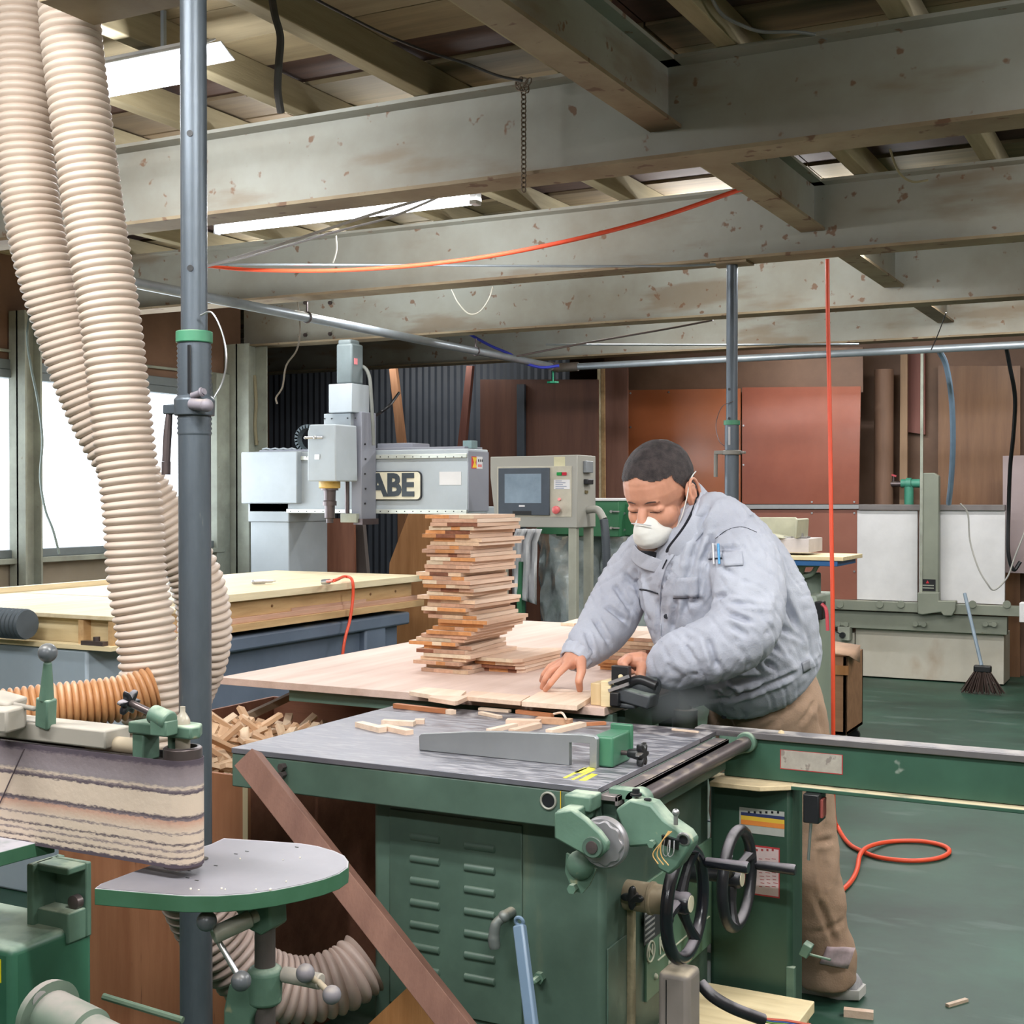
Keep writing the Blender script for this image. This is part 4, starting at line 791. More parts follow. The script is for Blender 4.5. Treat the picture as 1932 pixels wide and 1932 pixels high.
# extension rail
EX1 = .9
m = MB(); m.box(SXR-.06, EX1, RY-.0, RY+.055, TZ-.016, TZ+.0); m.build('extension_rail', mat('rail_steel', (128, 124, 126), .35, .6, .1, 8, dust=.5, dcol=(190, 184, 180)), t, bevel=.002)
m = MB(); m.box(SXR+.01, EX1, RY+.012, RY+.03, TZ-.11, TZ-.016); m.box(SXR-.02, EX1, RY-.015 , RY+.05, TZ-.122, TZ-.112); m.build('extension_web', mat('rail_green', (50, 84, 68), .45, 0, .16, 6, dust=.95, dcol=(214, 198, 164), spots=(140, 150, 140), spot_t=.68, spot_s=18), t, bevel=.002)
m = MB(); m.prism([(-1.0, RY-.06, TZ-.123), (-.88, RY-.06, TZ-.123), (-.82, RY-.015, TZ-.123), (-.82, RY+.03, TZ-.123), (-1.0, RY+.03, TZ-.123)], (0, 0, .012)); m.build('flange_gusset', mat('sawdust_heaped', (206, 186, 150), .9, 0, .1, 30, bump=.6), t, bevel=.002)
a = Yp(1472, 1440, RY+.011); b = Yp(1590, 1440, RY+.011); zz0 = Yp(1530, 1456, RY+.011).z; zz1 = Yp(1530, 1419, RY+.011).z
wl = MB().box(a.x, b.x, RY+.0108, RY+.0115, zz0, zz1).build('worn_label_border', mat('notice_red', (176, 56, 60), .5), t, smooth=False)
MB().box(a.x+.002, b.x-.002, RY+.0100, RY+.0109, zz0+.002, zz1-.001).build('worn_label', mat('worn_label', (156, 150, 140), .7, 0, .15, 30, spots=(120, 110, 104), spot_t=.6, spot_s=40), wl, smooth=False)
q = Yp(1474, 1383, RY+.02); m = MB(); m.ball(q, (.008, .007, .007), 8); m.build('sawdust_lump', mat('sawdust_heaped', (206, 186, 150), .9), label='small lump of sawdust on the long extension rail', cat='sawdust')
# grey supply box with hose at the lower right front
GY0 = 2.47
t = thing('supply_box', 'dusty grey rounded box standing at the right front corner of the table saw', 'box', (-.93, 2.55, 0))
a = Yp(1240, 1870, GY0); b = Yp(1300, 1870, GY0); zt = Yp(1270, 1826, GY0+.03).z; ye = Xp(1323, 1870, b.x).y
m = MB(); m.box(a.x, b.x, GY0, max(ye, GY0+.06), 0, zt); m.build('case', mat('dusty_grey_case', (128, 120, 114), .6, 0, .08, 5, dust=.6), t, bevel=.012, seg=3)
MB().box(a.x+.018, a.x+.020, GY0-.001, GY0+.02, 0.01, zt-.015).build('case_seam', BLACK, t)
# lumber between the cabinets and black hose lying on it
k = 0
for (x0, x1, y0_, y1_, z0, z1, mt_, lb) in ((-1.015, -.80, 2.72, 2.965, 0, .09, PINE2, 'thick yellow offcut block, bottom of the small pile by the rear cabinet'), (-1.015, -.79, 2.70, 2.95, .0905, .17, ASH, 'pale block, second of the small pile by the rear cabinet'), (-1.015, -.775, 2.74, 2.96, .1705, .235, PINE2, 'short yellow block under the top board of the small pile'), (-1.01, -.76, 2.70, 2.95, .2355, .262, ASH, 'pale board on top of the small pile beside the rear cabinet')):
    MB().box(x0, x1, y0_, y1_, z0, z1).build('wood_block', mt_, label=lb, cat='wood', bevel=.002, group='small pile of blocks by the rear cabinet', smooth=False)
MB().tube(spline([Dp(1322, 1856, 2.72), Dp(1345, 1880, 2.70), Dp(1385, 1903, 2.70), Dp(1440, 1924, 2.72)], 8), .0125, 12).build('black_cable_hose', RUBBER, label='thick dusty black hose sloping over the block pile', cat='hose')
for k, (col, nm, dy) in enumerate((((200, 100, 80), 'red', 0), ((60, 90, 160), 'blue', 3), ((120, 160, 80), 'green', 6))):
    MB().tube(spline([Dp(1438, 1922+dy*.6, 2.725), Dp(1460, 1924+dy, 2.73), Dp(1485, 1926+dy, 2.74), Dp(1530, 1934+dy*2, 2.75)], 5), .003, 6).build('wire', mat(nm+'_wire', col, .5), label='thin %s wire coming out of the thick black hose end' % nm, cat='wire')
# ---- rip fence lying on the table
fy = Zp(930, 1430, TZ).y
t = thing('rip_fence', 'grey metal rip fence plate with green casting and black star knob on the saw table', 'fence', (-1.35, fy, TZ))
m = MB(); zl = Yp(791, 1417, fy).z
pts = [Yp(a_, b_, fy) for a_, b_ in ((790, 1389), (794, 1385), (889, 1380.5), (950, 1380.5), (1004, 1383), (1097, 1386), (1121, 1389), (1126, 1395), (1126, 1447), (1112, 1447), (1112, 1403), (1074, 1401), (1074, 1443), (791, 1417))]
for p_ in pts:
    if p_.z < TZ+.0095: p_.z = TZ+.0005
m.prism(pts, (0, .014, 0)); m.build('fence_plate', mat('dull_fence_metal', (150, 153, 155), .42, .6, .07, 8), t, bevel=.0012)
m = MB(); a = Yp(1112, 1400, fy); b = Yp(1146, 1400, fy+.02); zt = Yp(1130, 1384, fy+.02).z; a2 = Yp(1074, 1420, fy)
m.box(a.x, a.x+.045, fy+.015, fy+.11, TZ+.0005, zt-.004); m.build('green_casting', mat('clean_green_casting', (62, 112, 86), .4, 0, .1, 8, dust=.15, dcol=(150, 180, 160)), t, bevel=.005, seg=3)
m = MB(); m.box(a.x-.0, a.x+.05, fy+.105, fy+.115, TZ+.015, zt+.008); m.build('casting_flange', mat('clean_green_casting', (62, 112, 86), .4), t, bevel=.004, seg=3)
q = Vector((a.x+.045, fy+.06, TZ+.025)); m = MB(); m.cyl(q, q+Vector((.022, 0, 0)), .005); m.build('knob_screw', DSTEEL, t)
m = MB(); m.lathe(q+Vector((.015, 0, 0)), (1, 0, 0), [(0, .008), (.02, .012), (.03, .012)]); m.build('knob_neck', BLACK, t)
star(q+Vector((.045, 0, 0)), (1, 0, 0), .026, 6, 'star_knob', BLACK, t)
# yellow tape on the table
for k, P4 in enumerate((((1062, 1467), (1068, 1468), (1108, 1449), (1102, 1448)), ((1077, 1470), (1083, 1471), (1124, 1452), (1118, 1451)), ((1092, 1472), (1105, 1473), (1128, 1461), (1116, 1459)), ((1082, 1457), (1098, 1459), (1132, 1446), (1118, 1444)))):
    m = MB(); m.prism([Zp(x_, y_, TZ+.0006) for x_, y_ in P4], (0, 0, -.0005)); m.build('tape_strip', mat('yellow_tape', (206, 200, 70), .5), label='%s yellow tape strip on the saw table below the fence casting' % ('first', 'second', 'third', 'topmost')[k], cat='tape', group='yellow tape strips on the saw table', smooth=False)
# ---- leaning timber brace, blue tube, orange board
t0 = Dp(468, 1432, 2.73); dr_ = Dp(860, 1932, 2.42)-t0; s_ = (t0.z-.02)/-dr_.z; t1 = t0+dr_*s_
MB().beam(t0, t1, .05, .045, (.5, -.8, 0)).build('timber_brace', wood('brace_timber', (108, 74, 62), (126, 90, 76), 2, 1.2, 0), label='long red-brown timber leaning diagonally against the saw table corner', cat='timber', bevel=.001, smooth=False)
a = Dp(980, 1745, 2.33); dr_ = Dp(1003, 1932, 2.25)-a; s_ = (a.z-.01)/-dr_.z; b = a+dr_*s_
m = MB(); m.beam(a, b, .022, .016, (0, -1, 0)); o = m.build('blue_plastic_bar', mat('blue_grey_plastic', (98, 118, 138), .3, 0, .05, 3), label='slim blue-grey plastic bar leaning before the louvred cabinet', cat='bar', bevel=.004, seg=3)
m = MB(); m.torus(a+Vector((0, 0, .006)), (0, 1, .2), .0075, .0035, 20, 8); m.build('hanging_eye', mat('blue_grey_plastic', (112, 144, 170), .3), o)
m = MB(); yslab(m, [(770, 1862), (590, 2030), (730, 2265), (880, 2265), (930, 2040)], 2.27, 2.282); m.build('orange_board', ORPLY, label='orange plywood board standing on one corner before the green cabinet', cat='board', smooth=False)
# ---- offcut crate left of the saw
KX0, KX1, KY0, KY1, KZ = -2.68, -2.05, 2.56, 3.48, .745
t = thing('offcut_crate', 'large brown plywood crate full of pale offcuts left of the table saw', 'crate', (-2.37, 3.0, 0))
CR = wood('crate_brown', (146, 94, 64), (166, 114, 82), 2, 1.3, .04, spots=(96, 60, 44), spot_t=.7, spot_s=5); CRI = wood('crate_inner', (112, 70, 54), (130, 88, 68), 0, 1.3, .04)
MB().box(KX0, KX1, KY0, KY0+.012, .0, KZ-.03).build('front_panel', CR, t, smooth=False)
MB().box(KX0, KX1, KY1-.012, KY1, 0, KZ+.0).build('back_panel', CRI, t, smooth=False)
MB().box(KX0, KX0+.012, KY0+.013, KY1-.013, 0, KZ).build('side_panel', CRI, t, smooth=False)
MB().box(KX1-.012, KX1, KY0+.013, KY1-.013, 0, KZ-.035).build('side_panel', CRI, t, smooth=False)  # darker brown stands in for the shade beside the saw
MB().box(KX1-.014, KX1+.001, KY0-.001, KY0+.001, 0, KZ-.03).build('edge_strip', wood('crate_edge', (186, 170, 138), (200, 184, 152), 2, 1, 0), t, smooth=False)
MB().box(KX0+.013, KX1-.013, KY0+.013, KY1-.013, .0, .60).build('offcut_fill', ASHY, t, kind='stuff')
m = MB(); m.beam(Vector((-2.6, 2.72, .64)), Vector((-2.4, 3.46, .84)), .02, .02); m.build('lath', wood('grey_lath', (124, 104, 84), (142, 120, 98), 1, 2, 0), label='brown lath sticking out of the offcut crate under the plywood', cat='lath', smooth=False)
stk = []
STM = [wood('stick_%d' % i, a, b, 0, 3, .1) for i, (a, b) in enumerate((((214, 184, 152), (232, 208, 180)), ((200, 164, 130), (220, 190, 158)), ((188, 148, 112), (208, 172, 138))))]
me_ = []
for mt_ in STM:
    for L in (.09, .12, .15):
        me_.append((MB().box(-L/2, L/2, -.011, .011, -.0055, .0055), mt_))
meshes = []
for mb_, mt_ in me_:
    me = bpy.data.meshes.new('offcut_stick'); me.from_pydata([tuple(v) for v in mb_.v], [], mb_.f); me.materials.append(mt_); meshes.append(me)
for i in range(230):
    u, v = random.random(), random.random()
    x = KX0+.08+u*(KX1-KX0-.14); y = KY0+.07+v*(KY1-KY0-.18)
    h = .635+.11*math.exp(-((x+2.32)**2/.07+(y-2.85)**2/.09))+random.uniform(-.012, .03)
    if y > 3.2: h = min(h, .68)
    o = bpy.data.objects.new('offcut_stick', random.choice(meshes)); COL.objects.link(o); o.location = (x, y, h)
    o.rotation_euler = (random.uniform(-.5, .5), random.uniform(-.75, .75), random.uniform(0, 3.14))
    tag(o, 'short pale wooden offcut lying loose in the offcut crate', 'offcut', 'loose offcuts in the crate')
# board between crate and saw, its brown darkened for the shade in that gap
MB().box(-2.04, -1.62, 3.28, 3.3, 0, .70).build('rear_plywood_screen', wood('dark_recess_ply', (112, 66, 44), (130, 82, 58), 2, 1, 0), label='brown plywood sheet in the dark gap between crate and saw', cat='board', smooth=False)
# ================================================================ foreground: pole, hoses, belt sander
t = thing('front_prop', 'thick grey telescopic steel pipe prop in the left foreground', 'prop', (-1.672, 1.935, 0))
PX, PY = -1.672, 1.935; rO, rI = .0302, .0245
def pz(py): return Yp(362, py, PY).z
m = MB(); m.lathe((PX, PY, 0), (0, 0, 1), [(0, .0302), (pz(822)-.0, rO), (pz(822), rO)]+[(pz(822)+.0045*i, rO+(.0022 if i % 2 else 0)) for i in range(1, 60) if pz(822)+.0045*i < pz(645)]+[(pz(645), rO)], 32); m.build('outer_tube', POLE, t, ang=60)
MB().box(PX-.08, PX+.08, PY-.08, PY+.08, 0, .006).build('base_plate', POLE, t)
MB().cyl((PX, PY, pz(650)), (PX, PY, 2.392), rI, n=28).build('inner_tube', POLE, t)
MB().box(PX-.07, PX+.07, PY-.04, PY+.1, 2.392, 2.3995).build('head_plate', POLE, t)
m = MB()
for py in (505, 627, 250): 
    q = Yp(373, py, PY-.02); q.x = PX+.011; m.cyl((q.x, PY-.0235, q.z), (q.x-.001, PY-.0215, q.z), .006, n=14)
m.build('pin_hole', BLACK, t, kind='stuff')
m = MB(); m.lathe((PX, PY, pz(648)), (0, 0, 1), [(0, .031), (0, .034), (.022, .034), (.022, .026)], 32); m.build('green_collar', mat('green_collar', (62, 122, 92), .5, dust=.3), t, bevel=.002)
m = MB(); z0 = pz(785); m.lathe((PX, PY, z0), (0, 0, 1), [(0, .031), (0, .037), (.03, .038), (.035, .034), (.038, .031)], 32); m.box(PX-.06, PX-.025, PY-.02, PY+.01, z0+.004, z0+.022); m.build('adjusting_nut', POLE, t, bevel=.002)
m = MB(); m.cyl((PX+.02, PY-.03, z0+.02), (PX+.058, PY-.034, z0+.016), .011); m.ball((PX+.058, PY-.034, z0+.016), .0125); m.cyl((PX+.02, PY-.03, z0+.035), (PX+.05, PY-.03, z0+.042), .006); m.torus((PX+.045, PY-.032, z0+.041), (1, 0, .2), .006, .003, 12, 6); m.build('lock_pin', mat('dusty_pin', (128, 122, 130), .6, .2, dust=.4), t)
m = MB(); m.tube([(PX-.05, PY-.012, z0+.012), (PX-.053, PY-.014, z0-.03), (PX-.056, PY-.015, z0-.085)], [.006, .008, .0078], 10); m.cyl((PX-.056, PY-.015, z0-.085), (PX-.0565, PY-.015, z0-.11), .0085); m.build('nut_handle', DSTEEL, t)
m = MB(); m.box(PX+.012, PX+.018, PY-.033, PY-.0295, pz(745), pz(655)); m.build('slot', BLACK, t)
m = MB(); m.tube(spline([Yp(378, 595, PY-.02), Yp(400, 590, PY-.02), Yp(420, 630, PY-.02), Yp(427, 680, PY-.02), Yp(420, 720, PY-.02), Yp(404, 750, PY-.03)], 8), .0018, 6); m.build('tie_wire', CHROME, t)
# second prop under the second beam
PX2, PY2 = Yp(1381, 700, 5.5).x, 5.5; t = thing('rear_prop', 'slim grey telescopic pipe prop standing behind the worker', 'prop', (PX2, PY2, 0))
def pz2(py): return Yp(1381, py, PY2).z
MB().cyl((PX2, PY2, 0), (PX2, PY2, pz2(800)), .0302, n=24).build('outer_tube', POLE, t)
MB().cyl((PX2, PY2, pz2(810)), (PX2, PY2, 2.39), .0243, n=24).build('inner_tube', POLE, t)
MB().box(PX2-.08, PX2+.08, PY2-.06, PY2+.06, 2.39, 2.3995).build('head_plate', BEAMB, t)
MB().box(PX2-.08, PX2+.08, PY2-.08, PY2+.08, 0, .006).build('base_plate', POLE, t)
m = MB(); m.lathe((PX2, PY2, pz2(802)), (0, 0, 1), [(0, .031), (0, .035), (.02, .035), (.02, .026)], 28); m.build('green_collar', mat('green_collar', (62, 122, 92), .5), t)
m = MB(); m.box(PX2-.006, PX2+.004, PY2-.0325, PY2-.029, pz2(840), pz2(806)); m.build('slot', CHROME, t)
z0 = pz2(858); m = MB(); m.lathe((PX2, PY2, z0), (0, 0, 1), [(0, .031), (0, .042), (.018, .042), (.02, .032)], 28); m.box(PX2-.07, PX2-.02, PY2-.03, PY2-.01, z0+.002, z0+.018); m.box(PX2+.02, PX2+.06, PY2-.01, PY2+.01, z0+.004, z0+.014); m.build('adjusting_nut', mat('weathered_nut', (120, 118, 112), .6, .3), t, bevel=.002)
MB().cyl((PX2-.065, PY2-.02, z0+.01), (PX2-.065, PY2-.022, z0-.095), .0085, n=12).build('nut_handle', mat('weathered_nut', (120, 118, 112), .6, .3), t)
m = MB()
for py in (735, 790): m.cyl((PX2-.004, PY2-.0235, pz2(py)), (PX2-.004, PY2-.025, pz2(py)), .006)
m.build('pin_hole', BLACK, t, kind='stuff')
MB().tube(spline([Yp(1384, 757, PY2-.03), Yp(1362, 768, PY2-.03), Yp(1351, 800, PY2-.03), Yp(1356, 830, PY2-.03), Yp(1367, 842, PY2-.03)], 8), .0015, 6).build('tie_wire', DSTEEL, t)
# ---- ribbed hoses
HOSE = mat('cream_ribbed_hose', (196, 178, 163), .5, 0, .06, 5, rgb2=(208, 192, 178), dust=0)
HOSE2 = mat('amber_ribbed_hose', (176, 122, 76), .4, 0, .1, 5, rgb2=(196, 146, 104), dust=.55, dcol=(222, 200, 176))
def hose(name, pts, R, mt, label, pitch=.0172, n=28, amp=.0042):
    step = pitch/5; P = resample(spline(pts, 14), step)
    return MB().tube(P, R, n, rf=lambda i, N: 1+(amp/R)*(abs(math.sin(math.pi*i/5))**.8*2-1.25)).build(name, mt, label=label, cat='hose', ang=75)
h1 = [(34, -130), (40, -40), (43, 100), (46, 250), (58, 380), (82, 500), (112, 600), (150, 710), (200, 820), (265, 920), (325, 1010), (368, 1090), (386, 1170), (380, 1240), (352, 1310), (320, 1390)]
hose('ribbed_hose', [Dp(a, b, 3.05 if i < 6 else 3.05+.02*(i-5)) for i, (a, b) in enumerate(h1)], .0625, HOSE, 'cream ribbed suction hose at far left that bulges out behind the front prop')
h2 = [(124, -130), (128, -40), (134, 60), (145, 160), (163, 300), (184, 450), (208, 600), (222, 720), (233, 820), (250, 960), (259, 1090), (273, 1180), (283, 1270), (288, 1350), (290, 1440), (286, 1520)]
hose('ribbed_hose', [Dp(a, b, 2.86) for a, b in h2], .0625, HOSE, 'cream ribbed suction hose hanging nearest the front prop, from ceiling to sander')
h3 = [(-120, 1372), (-40, 1352), (30, 1342), (100, 1333), (170, 1326), (235, 1316), (290, 1300)]
hose('ribbed_hose', [Dp(a, b, 2.62+.03*i) for i, (a, b) in enumerate(h3)], .046, HOSE2, 'amber ribbed hose running horizontally behind the sander lever', pitch=.0135)
h4 = [(352, 1640), (372, 1700), (415, 1775), (480, 1842), (560, 1868), (640, 1850), (690, 1815)]
hose('ribbed_hose', [Dp(a, b, 2.62+.03*i) for i, (a, b) in enumerate(h4)], .066, mat('dusky_ribbed_hose', (176, 154, 146), .5, 0, .08, 5, rgb2=(190, 170, 160)), 'dusky ribbed hose curving low under the round sander table to the saw', pitch=.019)
# ---- belt sander
BYF, BZ0, BZ1 = 1.455, .866, 1.02; BXR = -1.277; pr = .03
t = thing('belt_sander', 'green edge belt sander with striped burnt abrasive belt and half-round steel table', 'machine', (-1.5, 1.5, 0))
BELT = mat('burnt_abrasive_belt', (206, 188, 166), .85, 0, .06, 8, world=True, bump=.15, bscale=90)
nt = BELT.node_tree; N = nt.nodes; L = nt.links; g = N.new('ShaderNodeNewGeometry'); s3 = N.new('ShaderNodeSeparateXYZ'); L.new(g.outputs['Position'], s3.inputs[0])
mr = N.new('ShaderNodeMapRange'); mr.inputs[1].default_value = BZ0; mr.inputs[2].default_value = BZ1; L.new(s3.outputs[2], mr.inputs[0])
wb = N.new('ShaderNodeTexNoise'); wb.inputs['Scale'].default_value = 420; wb.inputs['Detail'].default_value = 8; mpz = N.new('ShaderNodeMapping'); mpz.inputs['Scale'].default_value = (.3, .3, 1); L.new(g.outputs['Position'], mpz.inputs[0]); L.new(mpz.outputs[0], wb.inputs[0])
ad = N.new('ShaderNodeMath'); ad.operation = 'MULTIPLY_ADD'; ad.inputs[1].default_value = .06; L.new(wb.outputs['Fac'], ad.inputs[0]); L.new(mr.outputs[0], ad.inputs[2])
sb_ = N.new('ShaderNodeMath'); sb_.operation = 'SUBTRACT'; sb_.inputs[1].default_value = .03; L.new(ad.outputs[0], sb_.inputs[0])
rp = N.new('ShaderNodeValToRGB'); L.new(sb_.outputs[0], rp.inputs[0]); el = rp.color_ramp.elements
tan, dk, md, gy, pk = lin((204, 186, 168)), lin((78, 68, 78)), lin((120, 108, 112)), lin((140, 130, 134)), lin((190, 150, 130))
stops = [(0, dk), (.03, dk), (.045, tan), (.075, tan), (.085, dk), (.11, tan), (.14, tan), (.155, md), (.175, tan), (.2, tan), (.215, dk), (.235, tan), (.3, tan), (.315, md), (.33, tan), (.43, pk), (.445, md), (.47, dk), (.49, tan), (.6, tan), (.68, gy if 0 else tan), (.695, dk), (.72, md), (.74, tan), (.765, gy), (.80, gy), (.93, md), (.96, dk)]
el[0].position = 0; el[0].color = (*stops[0][1], 1); el[1].position = 1; el[1].color = (*dk, 1)
for p_, c_ in stops[1:]:
    if len(el) < 31: e = el.new(p_); e.color = (*c_, 1)
L.new(rp.outputs[0], N['Principled BSDF'].inputs['Base Color'])
m = MB(); xl = -2.55; cy = BYF+pr; out = []
for k in range(17): an = -math.pi/2+math.pi*k/16; out.append((BXR-pr+pr*math.cos(an), cy+pr*math.sin(an)))
for k in range(17): an = math.pi/2+math.pi*k/16; out.append((xl+pr*math.cos(an), cy+pr*math.sin(an)))
n = len(out); inn = [(BXR-pr+(x-(BXR-pr))*1, y) for x, y in out]
def ofs(x, y, e): 
    c = (BXR-pr, cy) if x > BXR-pr-1e-6 else ((xl, cy) if x < xl+1e-6 else (x, cy)); dx, dy = x-c[0], y-c[1]; l = math.hypot(dx, dy); return (x-dx/l*e, y-dy/l*e)
vs = [(x, y, z) for z in (BZ0, BZ1) for x, y in out]+[(*ofs(x, y, .0015), z) for z in (BZ0, BZ1) for x, y in out]
fs = []
for i in range(n):
    j = (i+1) % n; fs += [(i, j, n+j, n+i), (2*n+i, 3*n+i, 3*n+j, 2*n+j), (i, 2*n+i, 2*n+j, j), (n+i, n+j, 3*n+j, 3*n+i)]
m.add(vs, fs); bo = m.build('abrasive_belt', BELT, t)
sa = Yp(47, 1412, BYF); sb2 = Yp(-4, 1525, BYF); MB().beam(sa+Vector((0, -.0006, 0)), sb2+Vector((0, -.0006, 0)), .0008, .003, (0, -1, 0)).build('belt_joint', mat('belt_joint', (96, 86, 92), .7), bo)
MB().box(xl, BXR-2*pr, cy-.024, cy+.024, BZ0+.01, BZ1-.01).build('platen', DSTEEL, t)
m = MB(); m.lathe((BXR-pr, cy, BZ0-.004), (0, 0, 1), [(0, pr-.002), (BZ1-BZ0+.018, pr-.002), (BZ1-BZ0+.02, pr-.005), (BZ1-BZ0+.02, pr-.009), (BZ1-BZ0+.012, pr-.01), (BZ1-BZ0+.012, .003)], 36); m.build('idler_pulley', DSTEEL, t, bevel=.0006)
zc = BZ1+.008; m = MB(); m.lathe((BXR-pr, cy-.0, zc), (0, 0, 1), [(0, .011), (.045, .011), (.05, .009), (.058, .004), (.066, .004)], 18); m.build('oil_cup', mat('dusty_clear_cup', (196, 186, 170), .25, 0, .08, 10, trans=.3), t)
# tension bracket
m = MB(); q = Yp(296, 1376, cy); m.prism([(q.x-.038, cy-.02, q.z-.006), (BXR+.002, cy-.02, q.z-.006), (BXR+.006, cy-.004, q.z-.006), (BXR-.01, cy+.02, q.z-.006), (q.x-.03, cy+.03, q.z-.006)], (0, 0, .018))
m.box(q.x-.035, q.x-.012, cy-.015, cy+.02, BZ1-.01, q.z); m.box(q.x+.028, q.x+.036, cy-.01, cy+.02, BZ1-.01, q.z); m.build('tension_bracket', GREEN2, t, bevel=.003)
a = Dp(243, 1325, 1.93); b = Dp(300, 1352, 1.90); m = MB(); m.cyl(a, b, .0055); m.build('tension_screw', DSTEEL, t); star(a, (b-a), .020, 6, 'star_knob', RUBBER, t)
m = MB(); d_ = (b-a).normalized(); m.lathe(b-d_*.012, d_, [(0, .014), (.034, .015), (.036, .01)], 20); m.obox(b+d_*.01+Vector((0, 0, -.012)), (.03, .026, .022)); m.build('screw_boss', GREEN2, t, bevel=.002)
a = Yp(196, 1402, cy); b2 = Yp(262, 1422, cy); m = MB(); m.cyl((a.x-.03, cy, BZ1+.008), (q.x-.02, cy, BZ1+.008), .012); m.build('arm_rod', mat('dusty_rod', (170, 156, 134), .7), t)
xr_ = Yp(203, 1400, cy-.02).x; m = MB(); m.box(xl, xr_, cy-.025, cy+.028, BZ1+.004, BZ1+.032); m.build('top_guard', mat('dusty_guard', (158, 152, 142), .6, 0, .08, 6, dust=.6, dcol=(186, 176, 162)), t, bevel=.003)
# lever with ball
a = Dp(86, 1372, 2.02); b = Dp(90, 1248, 2.0); m = MB(); d_ = (b-a)
m.beam(a, a+d_*.45, .026, .02, (0, -1, 0)); m.tube([a+d_*.40, a+d_*.7, b], [.0115, .009, .006], 12); m.build('tracking_lever', GREEN2, t, bevel=.003)
m = MB(); m.ball(b+Vector((0, 0, .013)), .0145, 24); m.build('lever_ball', mat('grey_ball', (84, 88, 92), .3, 0, .1, 6, dust=.4), t)
m = MB(); m.cyl(Dp(20, 1328, 2.05), Dp(68, 1338, 2.02), .004); m.obox(Dp(8, 1322, 2.06), (.05, .05, .014), (.1, .2, .2)); m.obox(Dp(6, 1356, 2.02), (.05, .05, .035), (0, 0, .2)); m.build('clamp_pieces', mat('dusty_guard', (158, 152, 142), .6), t, bevel=.004, kind='stuff')
# half-round table
out = [(178, 1676), (190, 1667), (255, 1643), (372, 1600), (396, 1593), (422, 1581), (500, 1586), (569, 1591), (600, 1596), (631, 1605), (650, 1614), (658, 1625), (657, 1636), (640, 1648), (610, 1659), (570, 1669), (520, 1679), (470, 1686), (410, 1690), (350, 1690), (270, 1684)]
m = MB(); m.prism([Zp(a_, b_, TZ) for a_, b_ in out], (0, 0, -.0235)); m.build('half_round_table', [mat('cast_table_green_edge', (56, 98, 70), .45, 0, .15, 8, dust=.9, dcol=(164, 160, 166), rgb2=(66, 108, 84))], t, bevel=.0012, ang=25)
m = MB(); m.prism([Zp(a_, b_, TZ+.0006) for a_, b_ in [((x-430)*.985+430, (y-1640)*.97+1640) for x, y in out]], (0, 0, -.001)); m.build('table_face', mat('sander_table_steel', (122, 120, 126), .45, .3, .06, 5, rgb2=(134, 131, 137)), t, ang=25)
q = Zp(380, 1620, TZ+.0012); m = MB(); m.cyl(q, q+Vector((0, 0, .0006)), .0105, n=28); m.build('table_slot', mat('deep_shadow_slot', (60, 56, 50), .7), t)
m = MB()
for px, py in ((445, 1611), (466, 1606), (407, 1633), (356, 1642), (354, 1656), (371, 1661), (560, 1598)): qq = Zp(px, py, TZ+.001); m.obox(qq, (.006, .0022, .0006), (0, 0, .0))
m.build('table_mark', BLACK, t, kind='stuff')
m = MB()
for px, py, r_ in ((360, 1677, .0018), (375, 1679, .0014), (453, 1620, .0014), (483, 1678, .0013), (510, 1678, .002), (566, 1618, .0015), (418, 1676, .0016), (534, 1622, .001), (425, 1678, .0013), (540, 1663, .0012)): m.ball(Zp(px, py, TZ+.0015), r_, 6)
m.build('sawdust_grains', mat('pale_grains', (232, 224, 206), .9), label='scattered pale sawdust grains on the half-round table', cat='sawdust', kind='stuff')
# support column
cl = Zp(500, 1725, TZ-.03); sx, sy = Dp(500, 1800, 1.93).x, Dp(500, 1800, 1.93).y
MB().cyl((sx, sy, 0), (sx, sy, TZ-.07), .0152, n=24).build('table_column', mat('dark_column', (92, 84, 82), .5, .4, .15, 8, dust=.2), t)
m = MB(); m.prism([(sx-.05, sy-.018, TZ-.024), (sx+.022, sy-.018, TZ-.024), (sx+.024, sy-.018, TZ-.072), (sx+.005, sy-.018, TZ-.085), (sx-.02, sy-.018, TZ-.078), (sx-.045, sy-.018, TZ-.05)], (0, .04, 0)); m.build('tilt_bracket', GREEN2, t, bevel=.003)
a = Dp(402, 1765, 1.86); b = Dp(472, 1733, 1.89); m = MB(); m.cyl(a, b, .0125, n=20); m.cyl(b, b+(b-a).normalized()*.012, .009); m.build('clamp_barrel', mat('bare_barrel', (150, 150, 138), .45, .3), t, bevel=.002)
for (p_, q_, n_) in (((390, 1738), (416, 1768), 'lever'), ((455, 1851), (410, 1772), 'lever')):
    a = Dp(*p_, 1.85); b = Dp(*q_, 1.87); m = MB(); m.cyl(a, b, .0042); lv = m.build('clamp_rod', CHROME, t); MB().ball(a, .0142, 22).build('ball_knob', mat('grey_ball', (84, 88, 92), .3), lv)
m = MB(); zt = Dp(500, 1822, 1.93).z; m.lathe((sx, sy, zt-.055), (0, 0, 1), [(0, .024), (.05, .026), (.055, .018)], 24); m.prism([(sx-.062, sy-.02, zt-.07), (sx-.052, sy-.02, zt-.03), (sx-.025, sy-.02, zt-.012), (sx, sy-.02, zt-.01), (sx, sy-.02, zt-.055), (sx-.012, sy-.02, zt-.075), (sx-.012, sy-.02, .05), (sx-.062, sy-.02, .05)], (0, .035, 0)); m.build('lower_bracket', GREEN2, t, bevel=.005, seg=3)
a = Dp(535, 1838, 1.93); b = Dp(606, 1852, 1.90); m = MB(); m.cyl(a, b, .0115, n=20); m.build('clamp_barrel', mat('dusty_guard', (158, 152, 142), .6), t, bevel=.002)
